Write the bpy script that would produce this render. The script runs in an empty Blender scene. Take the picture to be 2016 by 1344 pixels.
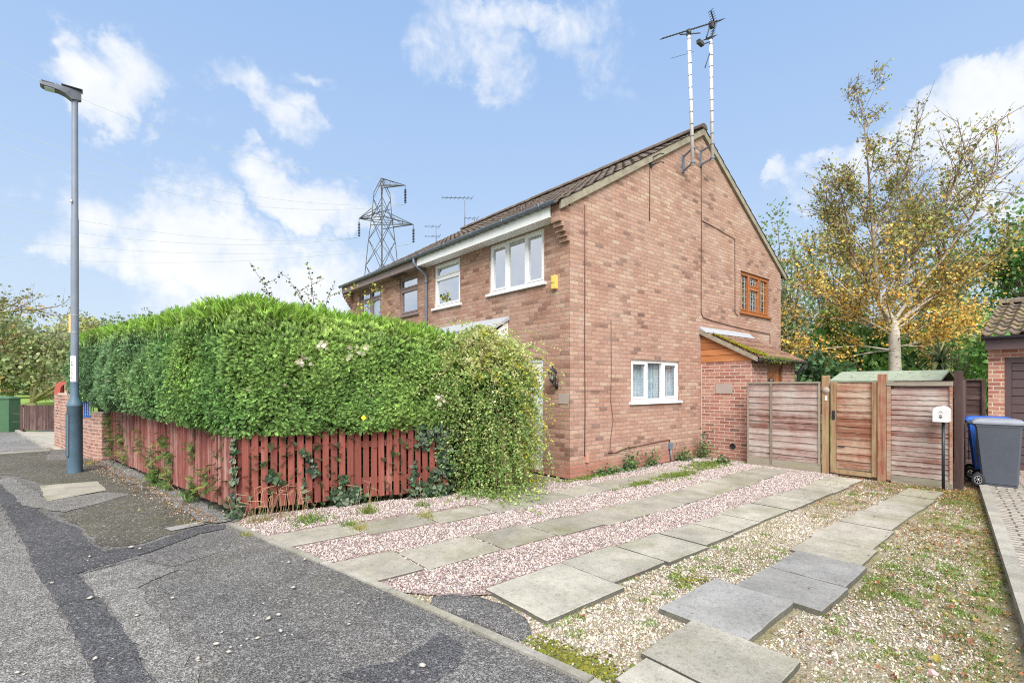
import bpy, bmesh, math, random
import numpy as np
from mathutils import Vector, Matrix
R = math.radians
scene = bpy.context.scene
col = scene.collection
rng = np.random.default_rng(7)
rnd = random.Random(11)

# ------------------------------------------------------------------ camera, sky, sun, exposure
# the world frame is the house's: x runs back along its gable, y runs along its front, z up
CAM = np.array([-6.151, -5.798, 1.6])
FW = np.array([.6432, .7657, 0]); RT = np.array([.7657, -.6432, 0]); UP = np.array([0, 0, 1.])
cam = bpy.data.objects.new('camera', bpy.data.cameras.new('camera'))
col.objects.link(cam); scene.camera = cam
cam.location = CAM; cam.rotation_euler = (R(90), 0, -math.atan2(.6432, .7657))
cam.data.lens = 17.43; cam.data.sensor_width = 36; cam.data.shift_y = .0422
cam.data.clip_start = .05; cam.data.clip_end = 3000
scene.view_settings.view_transform = 'Standard'; scene.view_settings.look = 'None'
scene.view_settings.gamma = 1; scene.view_settings.exposure = 1.08
scene.render.engine = 'CYCLES'
scene.cycles.use_denoising = False; scene.cycles.filter_width = 1.1
scene.cycles.max_bounces = 6; scene.cycles.transparent_max_bounces = 12
SUN_EL, SUN_AZ = 46., 205.       # the sun stands behind the camera, to its right

def skydir(u, v):
    d = FW + RT * (u - 1008) / 976. + UP * (757 - v) / 976.
    return d / np.linalg.norm(d)

class NT:
    """small wrapper for building node trees"""
    def __init__(s, tree): s.t = tree; s.n = tree.nodes; s.l = tree.links
    def add(s, typ, ins=(), **props):
        nd = s.n.new(typ)
        for k, v in props.items(): setattr(nd, k, v)
        items = ins.items() if isinstance(ins, dict) else enumerate(ins)
        for k, v in items:
            if v is None: continue
            sock = nd.inputs[k]
            if isinstance(v, bpy.types.NodeSocket): s.l.new(v, sock)
            elif isinstance(v, bpy.types.Node): s.l.new(v.outputs[0], sock)
            else: sock.default_value = v
        return nd
    def m(s, op, a, b=None, c=None, clamp=False):
        nd = s.n.new('ShaderNodeMath'); nd.operation = op; nd.use_clamp = clamp
        for i, v in enumerate((a, b, c)):
            if v is None: continue
            if isinstance(v, (int, float)): nd.inputs[i].default_value = v
            else: s.l.new(v if isinstance(v, bpy.types.NodeSocket) else v.outputs[0], nd.inputs[i])
        return nd.outputs[0]
    def dot(s, a, vec):
        nd = s.n.new('ShaderNodeVectorMath'); nd.operation = 'DOT_PRODUCT'
        s.l.new(a, nd.inputs[0]); nd.inputs[1].default_value = tuple(vec); return nd.outputs['Value']
    def ramp(s, fac, stops, interp='LINEAR'):
        nd = s.n.new('ShaderNodeValToRGB'); nd.color_ramp.interpolation = interp
        el = nd.color_ramp.elements
        while len(el) < len(stops): el.new(.5)
        for e, (p, c) in zip(el, stops):
            e.position = p; e.color = (c[0], c[1], c[2], 1) if not isinstance(c, (int, float)) else (c, c, c, 1)
        s.l.new(fac if isinstance(fac, bpy.types.NodeSocket) else fac.outputs[0], nd.inputs[0]); return nd.outputs[0]
    def mix(s, fac, a, b, mode='MIX'):
        nd = s.n.new('ShaderNodeMix'); nd.data_type = 'RGBA'; nd.blend_type = mode
        for i, v in ((0, fac), (6, a), (7, b)):
            if isinstance(v, (int, float)): nd.inputs[i].default_value = v if i == 0 else (v, v, v, 1)
            elif isinstance(v, (tuple, list)): nd.inputs[i].default_value = (*v[:3], 1)
            else: s.l.new(v if isinstance(v, bpy.types.NodeSocket) else v.outputs[0], nd.inputs[i])
        return nd.outputs[2]
    def noise(s, vec, scale, detail=4, rough=.55, dim='3D', dist=0):
        nd = s.add('ShaderNodeTexNoise', {'Vector': vec, 'Scale': scale, 'Detail': detail, 'Roughness': rough, 'Distortion': dist}, noise_dimensions=dim)
        return nd.outputs[0]
    def maprange(s, v, a, b, c=0., d=1., smooth=False):
        nd = s.add('ShaderNodeMapRange', {0: v, 1: a, 2: b, 3: c, 4: d}); nd.clamp = True
        if smooth: nd.interpolation_type = 'SMOOTHSTEP'
        return nd.outputs[0]

world = bpy.data.worlds.new('World'); scene.world = world; world.use_nodes = True
w = NT(world.node_tree); w.n.clear()
sky = w.add('ShaderNodeTexSky', sky_type='NISHITA'); sky.sun_disc = False
sky.sun_elevation = R(SUN_EL); sky.sun_rotation = R(SUN_AZ); sky.altitude = 50; sky.air_density = 1.0; sky.dust_density = 2.0; sky.ozone_density = 1.5
tc = w.add('ShaderNodeTexCoord').outputs['Generated']
nrm = w.add('ShaderNodeVectorMath', {0: tc}, operation='NORMALIZE').outputs[0]
# pale blue air over the physical sky: thin high cloud veils it
zz = w.add('ShaderNodeSeparateXYZ', {0: nrm}).outputs[2]
veil = w.ramp(zz, [(0., (6.1, 7.0, 7.9)), (.16, (5.1, 6.35, 8.0)), (.36, (3.9, 5.4, 7.85)), (.62, (2.95, 4.6, 7.5)), (1., (2.4, 4.0, 7.0))])
air = w.mix(.88, sky.outputs[0], veil)
nn_ = w.add('ShaderNodeTexNoise', {'Vector': nrm, 'Scale': 5.5, 'Detail': 6, 'Roughness': .62}); wv_ = w.add('ShaderNodeVectorMath', {0: nn_.outputs['Color'], 1: (.5, .5, .5)}, operation='SUBTRACT').outputs[0]
wrp = w.add('ShaderNodeVectorMath', {0: wv_, 1: (.30, .30, .30), 2: nrm}, operation='MULTIPLY_ADD').outputs[0]
n1 = w.noise(nrm, 7.0, 9, .62, dist=.35)
n2 = w.noise(nrm, 22.0, 6, .6, dist=.3)
# clouds: (u, v, half width, half height, tilt, weight) as directions in the sky
CL = [(235, 165, 120, 105, 10, 1.05), (540, 225, 130, 60, 28, .8), (470, 170, 70, 45, 10, .6), (620, 170, 90, 26, 5, .45), (600, 392, 165, 62, 10, 1.2),
      (300, 470, 210, 125, 24, 1.25), (500, 545, 240, 105, 0, 1.15), (900, 80, 110, 75, 15, .62), (1000, 20, 190, 40, 5, .75), (1150, 100, 150, 95, 25, .62), (960, 170, 70, 45, 35, .5),
      (1170, 170, 80, 55, 10, .5), (1960, 235, 165, 110, -12, 1.3), (1760, 300, 190, 75, -10, .9), (1970, 370, 110, 70, 0, .95), (1565, 325, 45, 26, -20, .6),
      (365, 285, 60, 22, -20, .5), (640, 560, 150, 50, -20, .7), (60, 440, 70, 30, -20, .45), (1990, 350, 90, 55, 0, .8), (1280, 190, 50, 30, 30, .3), (140, 350, 60, 25, -20, .25)]
mk = None
for (u, v, a, b, ti, wt) in CL:
    c = skydir(u, v); t0 = skydir(u + 40, v + 40 * math.tan(R(ti))) - c; t0 -= c * t0.dot(c); t0 /= np.linalg.norm(t0); u0 = np.cross(c, t0)
    k = 976. * (1 + ((u - 1008) / 976.) ** 2 + ((v - 757) / 976.) ** 2) ** .5
    sa = a / k * 1.15; sb = b / k * 1.15
    A = w.dot(wrp, t0 / sa); B = w.dot(wrp, u0 / sb)
    r2 = w.m('ADD', w.m('MULTIPLY', A, A), w.m('MULTIPLY', B, B))
    mi = w.m('MULTIPLY', w.m('SUBTRACT', 1.0, r2, clamp=True), wt)
    mi = w.m('MULTIPLY', mi, w.m('GREATER_THAN', w.dot(nrm, c), 0.))
    mk = mi if mk is None else w.m('MAXIMUM', mk, mi)
back = w.maprange(w.dot(nrm, -FW), -.60, -.05, 0., 1.5)      # unseen cloud added behind the camera, to whiten window reflections and soften light
mk = w.m('MAXIMUM', mk, back)
f = w.m('ADD', w.m('MULTIPLY', mk, .9), w.m('MULTIPLY', w.m('SUBTRACT', n1, .5), 2.2))
f = w.m('ADD', f, w.m('MULTIPLY', w.m('SUBTRACT', n2, .5), 1.3))
f = w.m('MULTIPLY', f, w.maprange(mk, 0., .4))
dens = w.maprange(f, .02, 1.15, 0., .92, True)
shade = w.ramp(w.noise(nrm, 9., 5, .6), [(.3, (6.9, 7.3, 7.9)), (.6, (8.3, 8.35, 8.4))])
skyc = w.mix(dens, air, shade)
bg = w.add('ShaderNodeBackground', {'Color': skyc, 'Strength': .060})
w.l.new(bg.outputs[0], w.add('ShaderNodeOutputWorld').inputs[0])

sl = bpy.data.lights.new('sun', 'SUN'); sl.energy = 3.0; sl.angle = R(40); sl.color = (1, .96, .9)
so = bpy.data.objects.new('sun', sl); col.objects.link(so)
sd = Vector((math.cos(R(SUN_EL)) * -.62, math.cos(R(SUN_EL)) * -.785, math.sin(R(SUN_EL))))
so.rotation_euler = sd.to_track_quat('Z', 'Y').to_euler()
az = math.atan2(sd.x, sd.y); sky.sun_rotation = az

# ------------------------------------------------------------------ materials
def mat(name, build, bump=None):
    m = bpy.data.materials.new(name); m.use_nodes = True
    t = NT(m.node_tree); t.n.clear()
    out = t.add('ShaderNodeOutputMaterial'); b = t.add('ShaderNodeBsdfPrincipled')
    t.l.new(b.outputs[0], out.inputs[0]); t.b = b; t.out = out
    t.obj = t.add('ShaderNodeTexCoord').outputs['Object']
    t.uv = t.add('ShaderNodeTexCoord').outputs['UV']
    build(t); return m
def setin(t, **k):
    names = {'c': 'Base Color', 'r': 'Roughness', 'me': 'Metallic', 'sp': 'Specular IOR Level', 'n': 'Normal'}
    for a, v in k.items():
        s_ = t.b.inputs[names[a]]
        if isinstance(v, bpy.types.NodeSocket): t.l.new(v, s_)
        elif a == 'c': s_.default_value = (*v, 1)
        else: s_.default_value = v
def bumpn(t, h, strength=.5, dist=.01):
    return t.add('ShaderNodeBump', {'Height': h, 'Strength': strength, 'Distance': dist}).outputs[0]
def simple(name, c, r=.6, var=.12, scale=8, bump=.0, metal=0., sp=.4):
    def f(t):
        n = t.noise(t.obj, scale, 6, .65)
        cc = t.mix(1., c, t.ramp(n, [(.25, 1 - var), (.75, 1 + var)]), 'MULTIPLY')
        setin(t, c=cc, r=t.maprange(t.noise(t.obj, scale * 3, 3), .3, .7, max(0, r - .1), min(1, r + .1)), me=metal, sp=sp)
        if bump: setin(t, n=bumpn(t, t.noise(t.obj, scale * 6, 4), bump, .004))
    return mat(name, f)
def brick(name, stops, mortar, bw=.225, bh=.075, mw=.010, low=None, soft=.35, mvar=.15, stain=1.):
    def f(t):
        s_ = t.add('ShaderNodeSeparateXYZ', {0: t.uv}); x, y = s_.outputs[0], s_.outputs[1]
        wv = t.noise(t.uv, 5., 3)
        y2 = t.m('ADD', y, t.m('MULTIPLY', t.m('SUBTRACT', wv, .5), .006))
        ry = t.m('DIVIDE', y2, bh); row = t.m('FLOOR', ry)
        off = t.m('MULTIPLY', t.m('MODULO', t.m('ABSOLUTE', row), 2.), .5)
        jit = t.add('ShaderNodeTexWhiteNoise', {'W': row}, noise_dimensions='1D').outputs[0]
        rx = t.m('ADD', t.m('ADD', t.m('DIVIDE', x, bw), off), t.m('MULTIPLY', jit, .12)); cx = t.m('FLOOR', rx)
        fx = t.m('SUBTRACT', rx, cx); fy = t.m('SUBTRACT', ry, row)
        ex = t.m('MULTIPLY', t.m('MINIMUM', fx, t.m('SUBTRACT', 1., fx)), bw); ey = t.m('MULTIPLY', t.m('MINIMUM', fy, t.m('SUBTRACT', 1., fy)), bh)
        edge = t.m('ADD', t.m('MINIMUM', ex, ey), t.m('MULTIPLY', t.m('SUBTRACT', t.noise(t.uv, 60., 3), .5), .004))
        mm = t.maprange(edge, mw * .5 - .0015, mw * .5 + .0025)          # 1 on the brick
        cell = t.add('ShaderNodeCombineXYZ', {0: cx, 1: row})
        wn = t.add('ShaderNodeTexWhiteNoise', {0: cell.outputs[0]}, noise_dimensions='2D')
        big = t.noise(t.uv, .55, 4)
        v = t.m('ADD', t.m('MULTIPLY', wn.outputs[0], .8), t.m('MULTIPLY', t.m('SUBTRACT', big, .35), .48))
        bc = t.ramp(v, stops)
        wn2 = t.add('ShaderNodeTexWhiteNoise', {0: t.m('ADD', cx, t.m('MULTIPLY', row, 17.3))}, noise_dimensions='1D')
        bc = t.mix(1., bc, t.ramp(wn2.outputs[0], [(0, .84), (1, 1.13)]), 'MULTIPLY')
        bc = t.mix(1., bc, t.ramp(t.noise(t.uv, 45., 5, .7), [(.25, .52), (.5, 1.), (.8, 1.36)]), 'MULTIPLY')
        if low is not None:
            g = t.maprange(t.m('ADD', y, t.m('MULTIPLY', t.m('SUBTRACT', t.noise(t.uv, 3., 4), .5), .35)), .30, .16)
            bc = t.mix(t.m('MULTIPLY', g, .75), bc, low)
        mc = t.mix(1., mortar, t.ramp(t.noise(t.uv, 12., 5), [(.3, 1 - mvar), (.7, 1 + mvar)]), 'MULTIPLY')
        c = t.mix(mm, mc, bc)
        st = t.m('MULTIPLY', t.maprange(t.noise(t.uv, 1.1, 8, .7), .46, .72), .38 * stain)
        c = t.mix(st, c, (.48, .39, .34))
        c = t.mix(t.m('MULTIPLY', t.maprange(t.noise(t.uv, .8, 7, .7), .55, .75), .22 * stain), c, (.24, .17, .14))
        setin(t, c=c, r=.88, sp=.25)
        h = t.m('ADD', t.m('MULTIPLY', mm, 1.), t.m('MULTIPLY', t.noise(t.uv, 80., 4), .35))
        setin(t, n=bumpn(t, h, .55, .006))
    return mat(name, f)
M = {}
M['brick'] = brick('brick_salmon', [(0., (.17, .10, .08)), (.08, (.24, .14, .11)), (.15, (.34, .195, .148)), (.4, (.39, .230, .175)), (.7, (.425, .265, .205)), (.9, (.46, .335, .25)), (1., (.50, .40, .31))],
                   (.25, .185, .155), mw=.011, low=(.36, .13, .09))
M['brick_front'] = brick('brick_front', [(0., (.17, .085, .06)), (.12, (.24, .125, .09)), (.25, (.34, .185, .135)), (.55, (.38, .22, .165)), (.8, (.41, .255, .19)), (.93, (.43, .31, .225)), (1., (.47, .37, .28))],
                         (.24, .185, .15), mw=.011, low=(.36, .14, .10))
M['brick_red'] = brick('brick_red_cream', [(0., (.16, .10, .09)), (.2, (.31, .125, .10)), (.5, (.38, .16, .125)), (.8, (.42, .22, .17)), (1., (.46, .31, .24))], (.55, .46, .39), mw=.014)
M['brick_garage'] = brick('brick_garage', [(0., (.20, .13, .11)), (.2, (.40, .14, .10)), (.5, (.45, .20, .15)), (.8, (.52, .29, .21)), (1., (.50, .36, .27))], (.66, .55, .43), mw=.014)
M['brick_wall'] = brick('brick_garden', [(0., (.15, .09, .08)), (.3, (.30, .14, .11)), (.6, (.38, .19, .15)), (1., (.45, .27, .2))], (.52, .43, .37), mw=.014)
M['block'] = brick('block_paving', [(0., (.25, .20, .18)), (.4, (.33, .26, .23)), (.7, (.40, .29, .25)), (1., (.42, .33, .28))], (.09, .09, .055), bw=.2, bh=.1, mw=.019, stain=.6)
M['block_grey'] = brick('block_grey', [(0., (.26, .24, .22)), (.5, (.34, .31, .28)), (1., (.42, .38, .34))], (.08, .08, .05), bw=.2, bh=.1, mw=.021, stain=.6)
M['upvc'] = simple('white_upvc', (.80, .81, .82), .35, .03, 3)
M['white_paint'] = simple('white_paint', (.74, .75, .76), .5, .06, 5)
M['gutter'] = simple('grey_gutter', (.15, .18, .235), .42, .2, 6)
M['black'] = simple('black_plastic', (.022, .024, .03), .4, .2, 9)
M['dark_metal'] = simple('dark_metal', (.045, .048, .055), .5, .2, 9)
M['lead'] = simple('lead_flashing', (.36, .39, .43), .45, .15, 12, .3)
M['yellow'] = simple('yellow_plastic', (.80, .52, .13), .45, .06, 9)
M['steel_white'] = simple('white_steel', (.66, .65, .67), .4, .08, 12)
M['lamp_grey'] = simple('lamp_grey', (.19, .22, .28), .45, .12, 5)
M['lamp_low'] = simple('lamp_low_blue', (.085, .145, .20), .5, .2, 4)
M['lamp_top'] = simple('lamp_top_grey', (.10, .11, .14), .5, .12, 9)
M['bin_grey'] = simple('bin_grey', (.075, .086, .11), .42, .10, 6, .1)
M['bin_lid'] = simple('bin_lid_grey', (.25, .27, .32), .4, .12, 8, .1)
M['bin_blue'] = simple('bin_blue', (.03, .12, .50), .35, .1, 6)
M['rubber'] = simple('rubber', (.022, .023, .027), .75, .2, 9)
M['alu'] = simple('pale_metal', (.45, .46, .48), .35, .1, 9, metal=.6)
M['cab_green'] = simple('cabinet_green', (.055, .125, .065), .5, .12, 3)
M['blue_paint'] = simple('blue_paint', (.03, .14, .45), .45, .15, 4)
M['red_paint'] = simple('red_paint', (.36, .09, .07), .5, .15, 4)
M['coping'] = simple('stone_coping', (.46, .42, .36), .85, .2, 10, .4)
M['lantern_glass'] = simple('lantern_glass', (.50, .55, .60), .15, .08, 8)
M['curtain'] = None
def f_curtain(t):
    s_ = t.add('ShaderNodeSeparateXYZ', {0: t.uv})
    wv = t.m('SINE', t.m('ADD', t.m('MULTIPLY', s_.outputs[0], 70.), t.m('MULTIPLY', t.noise(t.uv, 6., 2), 7.)))
    setin(t, c=t.ramp(t.maprange(wv, -1, 1), [(0, (.45, .49, .52)), (1, (.72, .75, .77))]), r=.9)
M['curtain'] = mat('net_curtain', f_curtain)
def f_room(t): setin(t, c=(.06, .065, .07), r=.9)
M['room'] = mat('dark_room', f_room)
def glassf(tint, refl, top=1.):
    def f(t):
        tr = t.add('ShaderNodeBsdfTransparent', {0: (*tint, 1)}); gl = t.add('ShaderNodeBsdfGlossy', {'Color': (.93, .96, 1, 1), 'Roughness': .025})
        lw = t.add('ShaderNodeLayerWeight', {0: .55}).outputs['Fresnel']
        t.l.new(bumpn(t, t.noise(t.obj, 1.6, 2), .05, .02), gl.inputs['Normal'])
        fac = t.maprange(lw, 0, 1, refl, top)
        mx = t.add('ShaderNodeMixShader', {0: fac, 1: tr.outputs[0], 2: gl.outputs[0]})
        t.l.new(mx.outputs[0], t.out.inputs[0])
    return f
M['glass'] = mat('window_glass', glassf((.85, .92, .95), .62))
M['glass_clear'] = mat('window_glass_clear', glassf((.9, .95, .97), .03, .30))
def f_frost(t):
    n = t.add('ShaderNodeTexVoronoi', {'Vector': t.uv, 'Scale': 38.})
    setin(t, c=t.ramp(n.outputs['Distance'], [(0, (.42, .5, .54)), (.7, (.68, .74, .77))]), r=.12, n=bumpn(t, n.outputs['Distance'], .6, .01))
M['frosted'] = mat('patterned_glass', f_frost)
def f_tile(c0, c1, lich, amt):
    def f(t):
        n = t.noise(t.obj, 4.5, 7, .7); n2 = t.noise(t.obj, 26., 5, .7)
        s_ = t.add('ShaderNodeSeparateXYZ', {0: t.uv})
        cell = t.add('ShaderNodeCombineXYZ', {0: t.m('FLOOR', t.m('DIVIDE', s_.outputs[0], .3)), 1: t.m('FLOOR', t.m('DIVIDE', s_.outputs[1], .32))})
        wn = t.add('ShaderNodeTexWhiteNoise', {0: cell.outputs[0]}, noise_dimensions='2D').outputs[0]
        c = t.mix(t.maprange(n2, .3, .7), c0, c1)
        c = t.mix(1., c, t.ramp(wn, [(0, .72), (1, 1.25)]), 'MULTIPLY')
        c = t.mix(t.m('MULTIPLY', t.maprange(t.m('ADD', n, t.m('MULTIPLY', n2, .35)), .68 - amt * .2, .85), .8), c, lich)
        setin(t, c=c, r=.9, sp=.2, n=bumpn(t, n2, .5, .01))
    return f
M['tile'] = mat('roof_tile_brown', f_tile((.085, .066, .06), (.15, .115, .10), (.22, .19, .15), .15))
M['tile_ext'] = mat('roof_tile_plum', f_tile((.17, .085, .08), (.26, .14, .125), (.22, .20, .05), .2))
M['tile_garage'] = mat('roof_tile_garage', f_tile((.09, .075, .066), (.17, .14, .12), (.33, .25, .11), .25))
M['verge'] = simple('verge_board', (.27, .245, .19), .9, .3, 7, .5)
def wood(name, c0, c1, worn, amt, axis=2, grain=22., r=.8, scalelong=1.2):
    def f(t):
        sc = [grain, grain, grain]; sc[axis] = scalelong
        mp = t.add('ShaderNodeMapping', {0: t.obj, 3: tuple(sc)}).outputs[0]
        g = t.noise(mp, 1., 7, .65); b = t.noise(t.obj, 1.7, 6, .7)
        g3 = t.noise(mp, 3.5, 4, .7)
        c = t.mix(t.maprange(g, .3, .7), c0, c1)
        c = t.mix(1., c, t.ramp(g3, [(.3, .78), (.7, 1.15)]), 'MULTIPLY')
        isl = t.m('FRACT', t.m('ADD', t.add('ShaderNodeNewGeometry').outputs['Random Per Island'], t.add('ShaderNodeObjectInfo').outputs['Random']))
        c = t.mix(1., c, t.ramp(isl, [(0, .74), (1, 1.16)]), 'MULTIPLY')
        v = t.m('ADD', t.m('ADD', t.m('MULTIPLY', g, .55), t.m('MULTIPLY', b, .6)), t.m('MULTIPLY', t.m('SUBTRACT', isl, .5), .10))
        c = t.mix(t.m('MULTIPLY', t.maprange(v, .66 - amt * .22, .78 - amt * .1), .85), c, worn)
        setin(t, c=c, r=r, sp=.25, n=bumpn(t, t.m('ADD', g, g3), .5, .004))
    return mat(name, f)
M['picket'] = wood('picket_red', (.215, .064, .05), (.265, .082, .064), (.36, .18, .14), .05)
M['picket_worn'] = wood('picket_red_worn', (.22, .066, .056), (.30, .10, .083), (.42, .28, .245), .42)
M['panel'] = wood('panel_worn_red', (.21, .085, .064), (.31, .145, .115), (.44, .41, .385), 1.05, axis=1, grain=34.)
M['panel_gate'] = wood('panel_gate_red', (.25, .09, .055), (.34, .16, .10), (.44, .38, .30), .8, axis=1, grain=34.)
M['post_red'] = wood('post_red', (.26, .085, .06), (.34, .14, .10), (.38, .29, .17), .6)
M['post_tan'] = wood('post_tan', (.27, .14, .08), (.36, .21, .13), (.36, .31, .17), .9)
M['rail_grey'] = wood('rail_grey', (.25, .22, .18), (.33, .30, .25), (.28, .28, .17), .4, axis=1)
M['dark_wood'] = wood('dark_brown_wood', (.070, .042, .040), (.115, .072, .068), (.19, .13, .12), .35)
M['dark_wood_h'] = wood('dark_brown_wood_level', (.070, .042, .040), (.115, .072, .068), (.19, .13, .12), .35, axis=1)
M['orange_wood'] = wood('orange_cladding', (.36, .14, .055), (.44, .18, .075), (.60, .36, .2), .0, axis=1, r=.5)
M['orange_frame'] = wood('orange_frame', (.32, .11, .04), (.42, .155, .06), (.6, .36, .2), .0, r=.4)
M['brown_frame'] = simple('brown_frame', (.23, .17, .165), .5, .15, 8)
M['brown_paint'] = simple('brown_paint', (.11, .075, .08), .42, .1, 6)
M['dark_gutter'] = simple('brown_gutter', (.035, .032, .045), .4, .15, 6)
M['felt'] = simple('green_felt', (.27, .32, .25), .9, .25, 5, .5)
M['cable'] = simple('brown_cable', (.13, .06, .045), .7, .1, 9)
M['moss'] = simple('moss', (.22, .23, .02), .95, .45, 20, .9)
M['plaque'] = simple('plaque_taupe', (.36, .31, .28), .7, .05, 6)
M['alloy'] = M['alu']

def f_asph(base, vary, moss=.0, speck=1.):
    def f(t):
        big = t.noise(t.obj, .55, 7, .6); mid = t.noise(t.obj, 4.5, 6, .65)
        vo = t.add('ShaderNodeTexVoronoi', {'Vector': t.obj, 'Scale': 150.}); vo2 = t.add('ShaderNodeTexVoronoi', {'Vector': t.obj, 'Scale': 62.})
        sp = t.add('ShaderNodeSeparateColor', {0: vo.outputs['Color']}).outputs[0]
        sp2 = t.add('ShaderNodeSeparateColor', {0: vo2.outputs['Color']}).outputs[1]
        c = t.mix(1., base, t.ramp(sp, [(0, .30), (.45, .78), (.78, 1.3), (1, 2.3)]), 'MULTIPLY')
        c = t.mix(1., c, t.ramp(big, [(.3, 1 - vary), (.5, 1.), (.72, 1 + vary)]), 'MULTIPLY')
        c = t.mix(1., c, t.ramp(mid, [(.3, .80), (.7, 1.2)]), 'MULTIPLY')
        c = t.mix(t.m('MULTIPLY', t.m('GREATER_THAN', sp2, .955), .55 * speck), c, (.40, .38, .36))
        if moss:
            mk = t.maprange(t.m('ADD', t.noise(t.obj, 1.3, 8, .72), t.m('MULTIPLY', sp, .10)), .60, .74)
            c = t.mix(t.m('MULTIPLY', mk, moss), c, (.13, .13, .045))
        setin(t, c=c, r=.88, sp=.3)
        h = t.m('ADD', t.m('MULTIPLY', vo.outputs['Distance'], -1.), t.m('MULTIPLY', mid, .5))
        setin(t, n=bumpn(t, h, .8, .006))
    return f
M['asph'] = mat('tarmac_worn', f_asph((.138, .134, .133), .24, .3))
M['asph_road'] = mat('tarmac_road', f_asph((.168, .163, .160), .22, 0))
M['asph_dark'] = mat('tarmac_dark', f_asph((.074, .075, .083), .28, 0, .6))
M['asph_dark2'] = mat('tarmac_mid', f_asph((.128, .126, .128), .2, 0, .7))
M['asph_moss'] = mat('tarmac_mossy', f_asph((.098, .094, .080), .28, .9))
M['asph_pale'] = mat('tarmac_pale', f_asph((.178, .174, .170), .2, .1))
def f_slab(base, green):
    def f(t):
        isl = t.add('ShaderNodeNewGeometry').outputs['Random Per Island']
        n = t.noise(t.obj, 2.2, 7, .65); n2 = t.noise(t.obj, 30., 6, .75); n3 = t.noise(t.obj, 130., 3, .7)
        c = t.mix(1., base, t.ramp(n, [(.3, .68), (.7, 1.18)]), 'MULTIPLY')
        c = t.mix(1., c, t.ramp(isl, [(0, .80), (1, 1.12)]), 'MULTIPLY')
        c = t.mix(1., c, t.ramp(n2, [(.30, .55), (.45, .95), (.8, 1.15)]), 'MULTIPLY')
        c = t.mix(1., c, t.ramp(n3, [(.3, .70), (.7, 1.22)]), 'MULTIPLY')
        g = t.maprange(t.noise(t.obj, 1.2, 6, .7), .47, .72)
        c = t.mix(t.m('MULTIPLY', g, green), c, (.17, .17, .075))
        setin(t, c=c, r=.9, sp=.2, n=bumpn(t, t.m('ADD', n2, t.m('MULTIPLY', n3, .6)), .6, .005))
    return f
M['slab'] = mat('slab_buff', f_slab((.37, .35, .305), .65))
M['slab_pale'] = mat('slab_pale', f_slab((.41, .395, .345), .45))
M['slab_grey'] = mat('slab_grey', f_slab((.30, .30, .30), .12))
M['slab_green'] = mat('slab_green', f_slab((.31, .295, .23), .8))
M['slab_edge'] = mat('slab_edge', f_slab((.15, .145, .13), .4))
M['kerb'] = mat('kerb_concrete', f_slab((.36, .345, .31), .45))
def f_soil(t):
    n = t.noise(t.obj, 2., 8, .7); n2 = t.noise(t.obj, 40., 6, .75)
    v = t.add('ShaderNodeTexVoronoi', {'Vector': t.obj, 'Scale': 70.})
    sc_ = t.add('ShaderNodeSeparateColor', {0: v.outputs['Color']}).outputs[0]
    c = t.mix(t.maprange(n2, .3, .7), (.20, .17, .12), (.37, .33, .26))
    c = t.mix(t.m('MULTIPLY', t.maprange(sc_, .4, .9), .7), c, (.40, .35, .29))
    c = t.mix(t.m('MULTIPLY', t.maprange(n, .40, .56), .7), c, (.21, .19, .085))
    setin(t, c=c, r=.95, sp=.15, n=bumpn(t, t.m('ADD', n2, v.outputs['Distance']), .8, .012))
M['soil'] = mat('gravelly_soil', f_soil)
def f_pinkbed(t):
    v = t.add('ShaderNodeTexVoronoi', {'Vector': t.obj, 'Scale': 60.})
    c = t.ramp(t.add('ShaderNodeSeparateColor', {0: v.outputs['Color']}).outputs[0], [(0, (.14, .10, .09)), (.5, (.30, .22, .21)), (1, (.42, .33, .32))])
    setin(t, c=c, r=.9, n=bumpn(t, v.outputs['Distance'], .9, .015))
M['pinkbed'] = mat('pink_gravel_bed', f_pinkbed)
def f_grass(t):
    n = t.noise(t.obj, .35, 6, .6); n2 = t.noise(t.obj, 14., 5, .7)
    c = t.mix(t.maprange(n, .35, .65), (.17, .27, .06), (.26, .35, .09))
    c = t.mix(1., c, t.ramp(n2, [(.3, .75), (.7, 1.2)]), 'MULTIPLY')
    setin(t, c=c, r=.9, sp=.1, n=bumpn(t, n2, .5, .03))
M['grass'] = mat('mown_grass', f_grass)
def f_col(rough=.7, trans=.3, sp=.3, flat=False):
    def f(t):
        c = t.add('ShaderNodeAttribute', attribute_name='Col').outputs['Color']
        n = t.noise(t.obj, 60. if flat else 25., 3)
        c = t.mix(1., c, t.ramp(n, [(.3, .85), (.7, 1.13)]), 'MULTIPLY')
        setin(t, c=c, r=rough, sp=sp)
        if trans:
            tl = t.add('ShaderNodeBsdfTranslucent', {0: c})
            mx = t.add('ShaderNodeMixShader', {0: trans, 1: t.b.outputs[0], 2: tl.outputs[0]})
            t.l.new(mx.outputs[0], t.out.inputs[0])
    return f
M['leaf'] = mat('leaf', f_col(.55, .35, .4))
M['conifer'] = mat('conifer_leaf', f_col(.6, .28, .35))
M['stone'] = mat('gravel_stone', f_col(.85, 0, .25, True))
M['blade'] = mat('grass_blade', f_col(.6, .4, .3))
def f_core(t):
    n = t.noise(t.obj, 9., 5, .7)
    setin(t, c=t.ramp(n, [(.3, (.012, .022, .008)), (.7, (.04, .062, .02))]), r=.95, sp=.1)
M['core'] = mat('inner_foliage', f_core)
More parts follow.
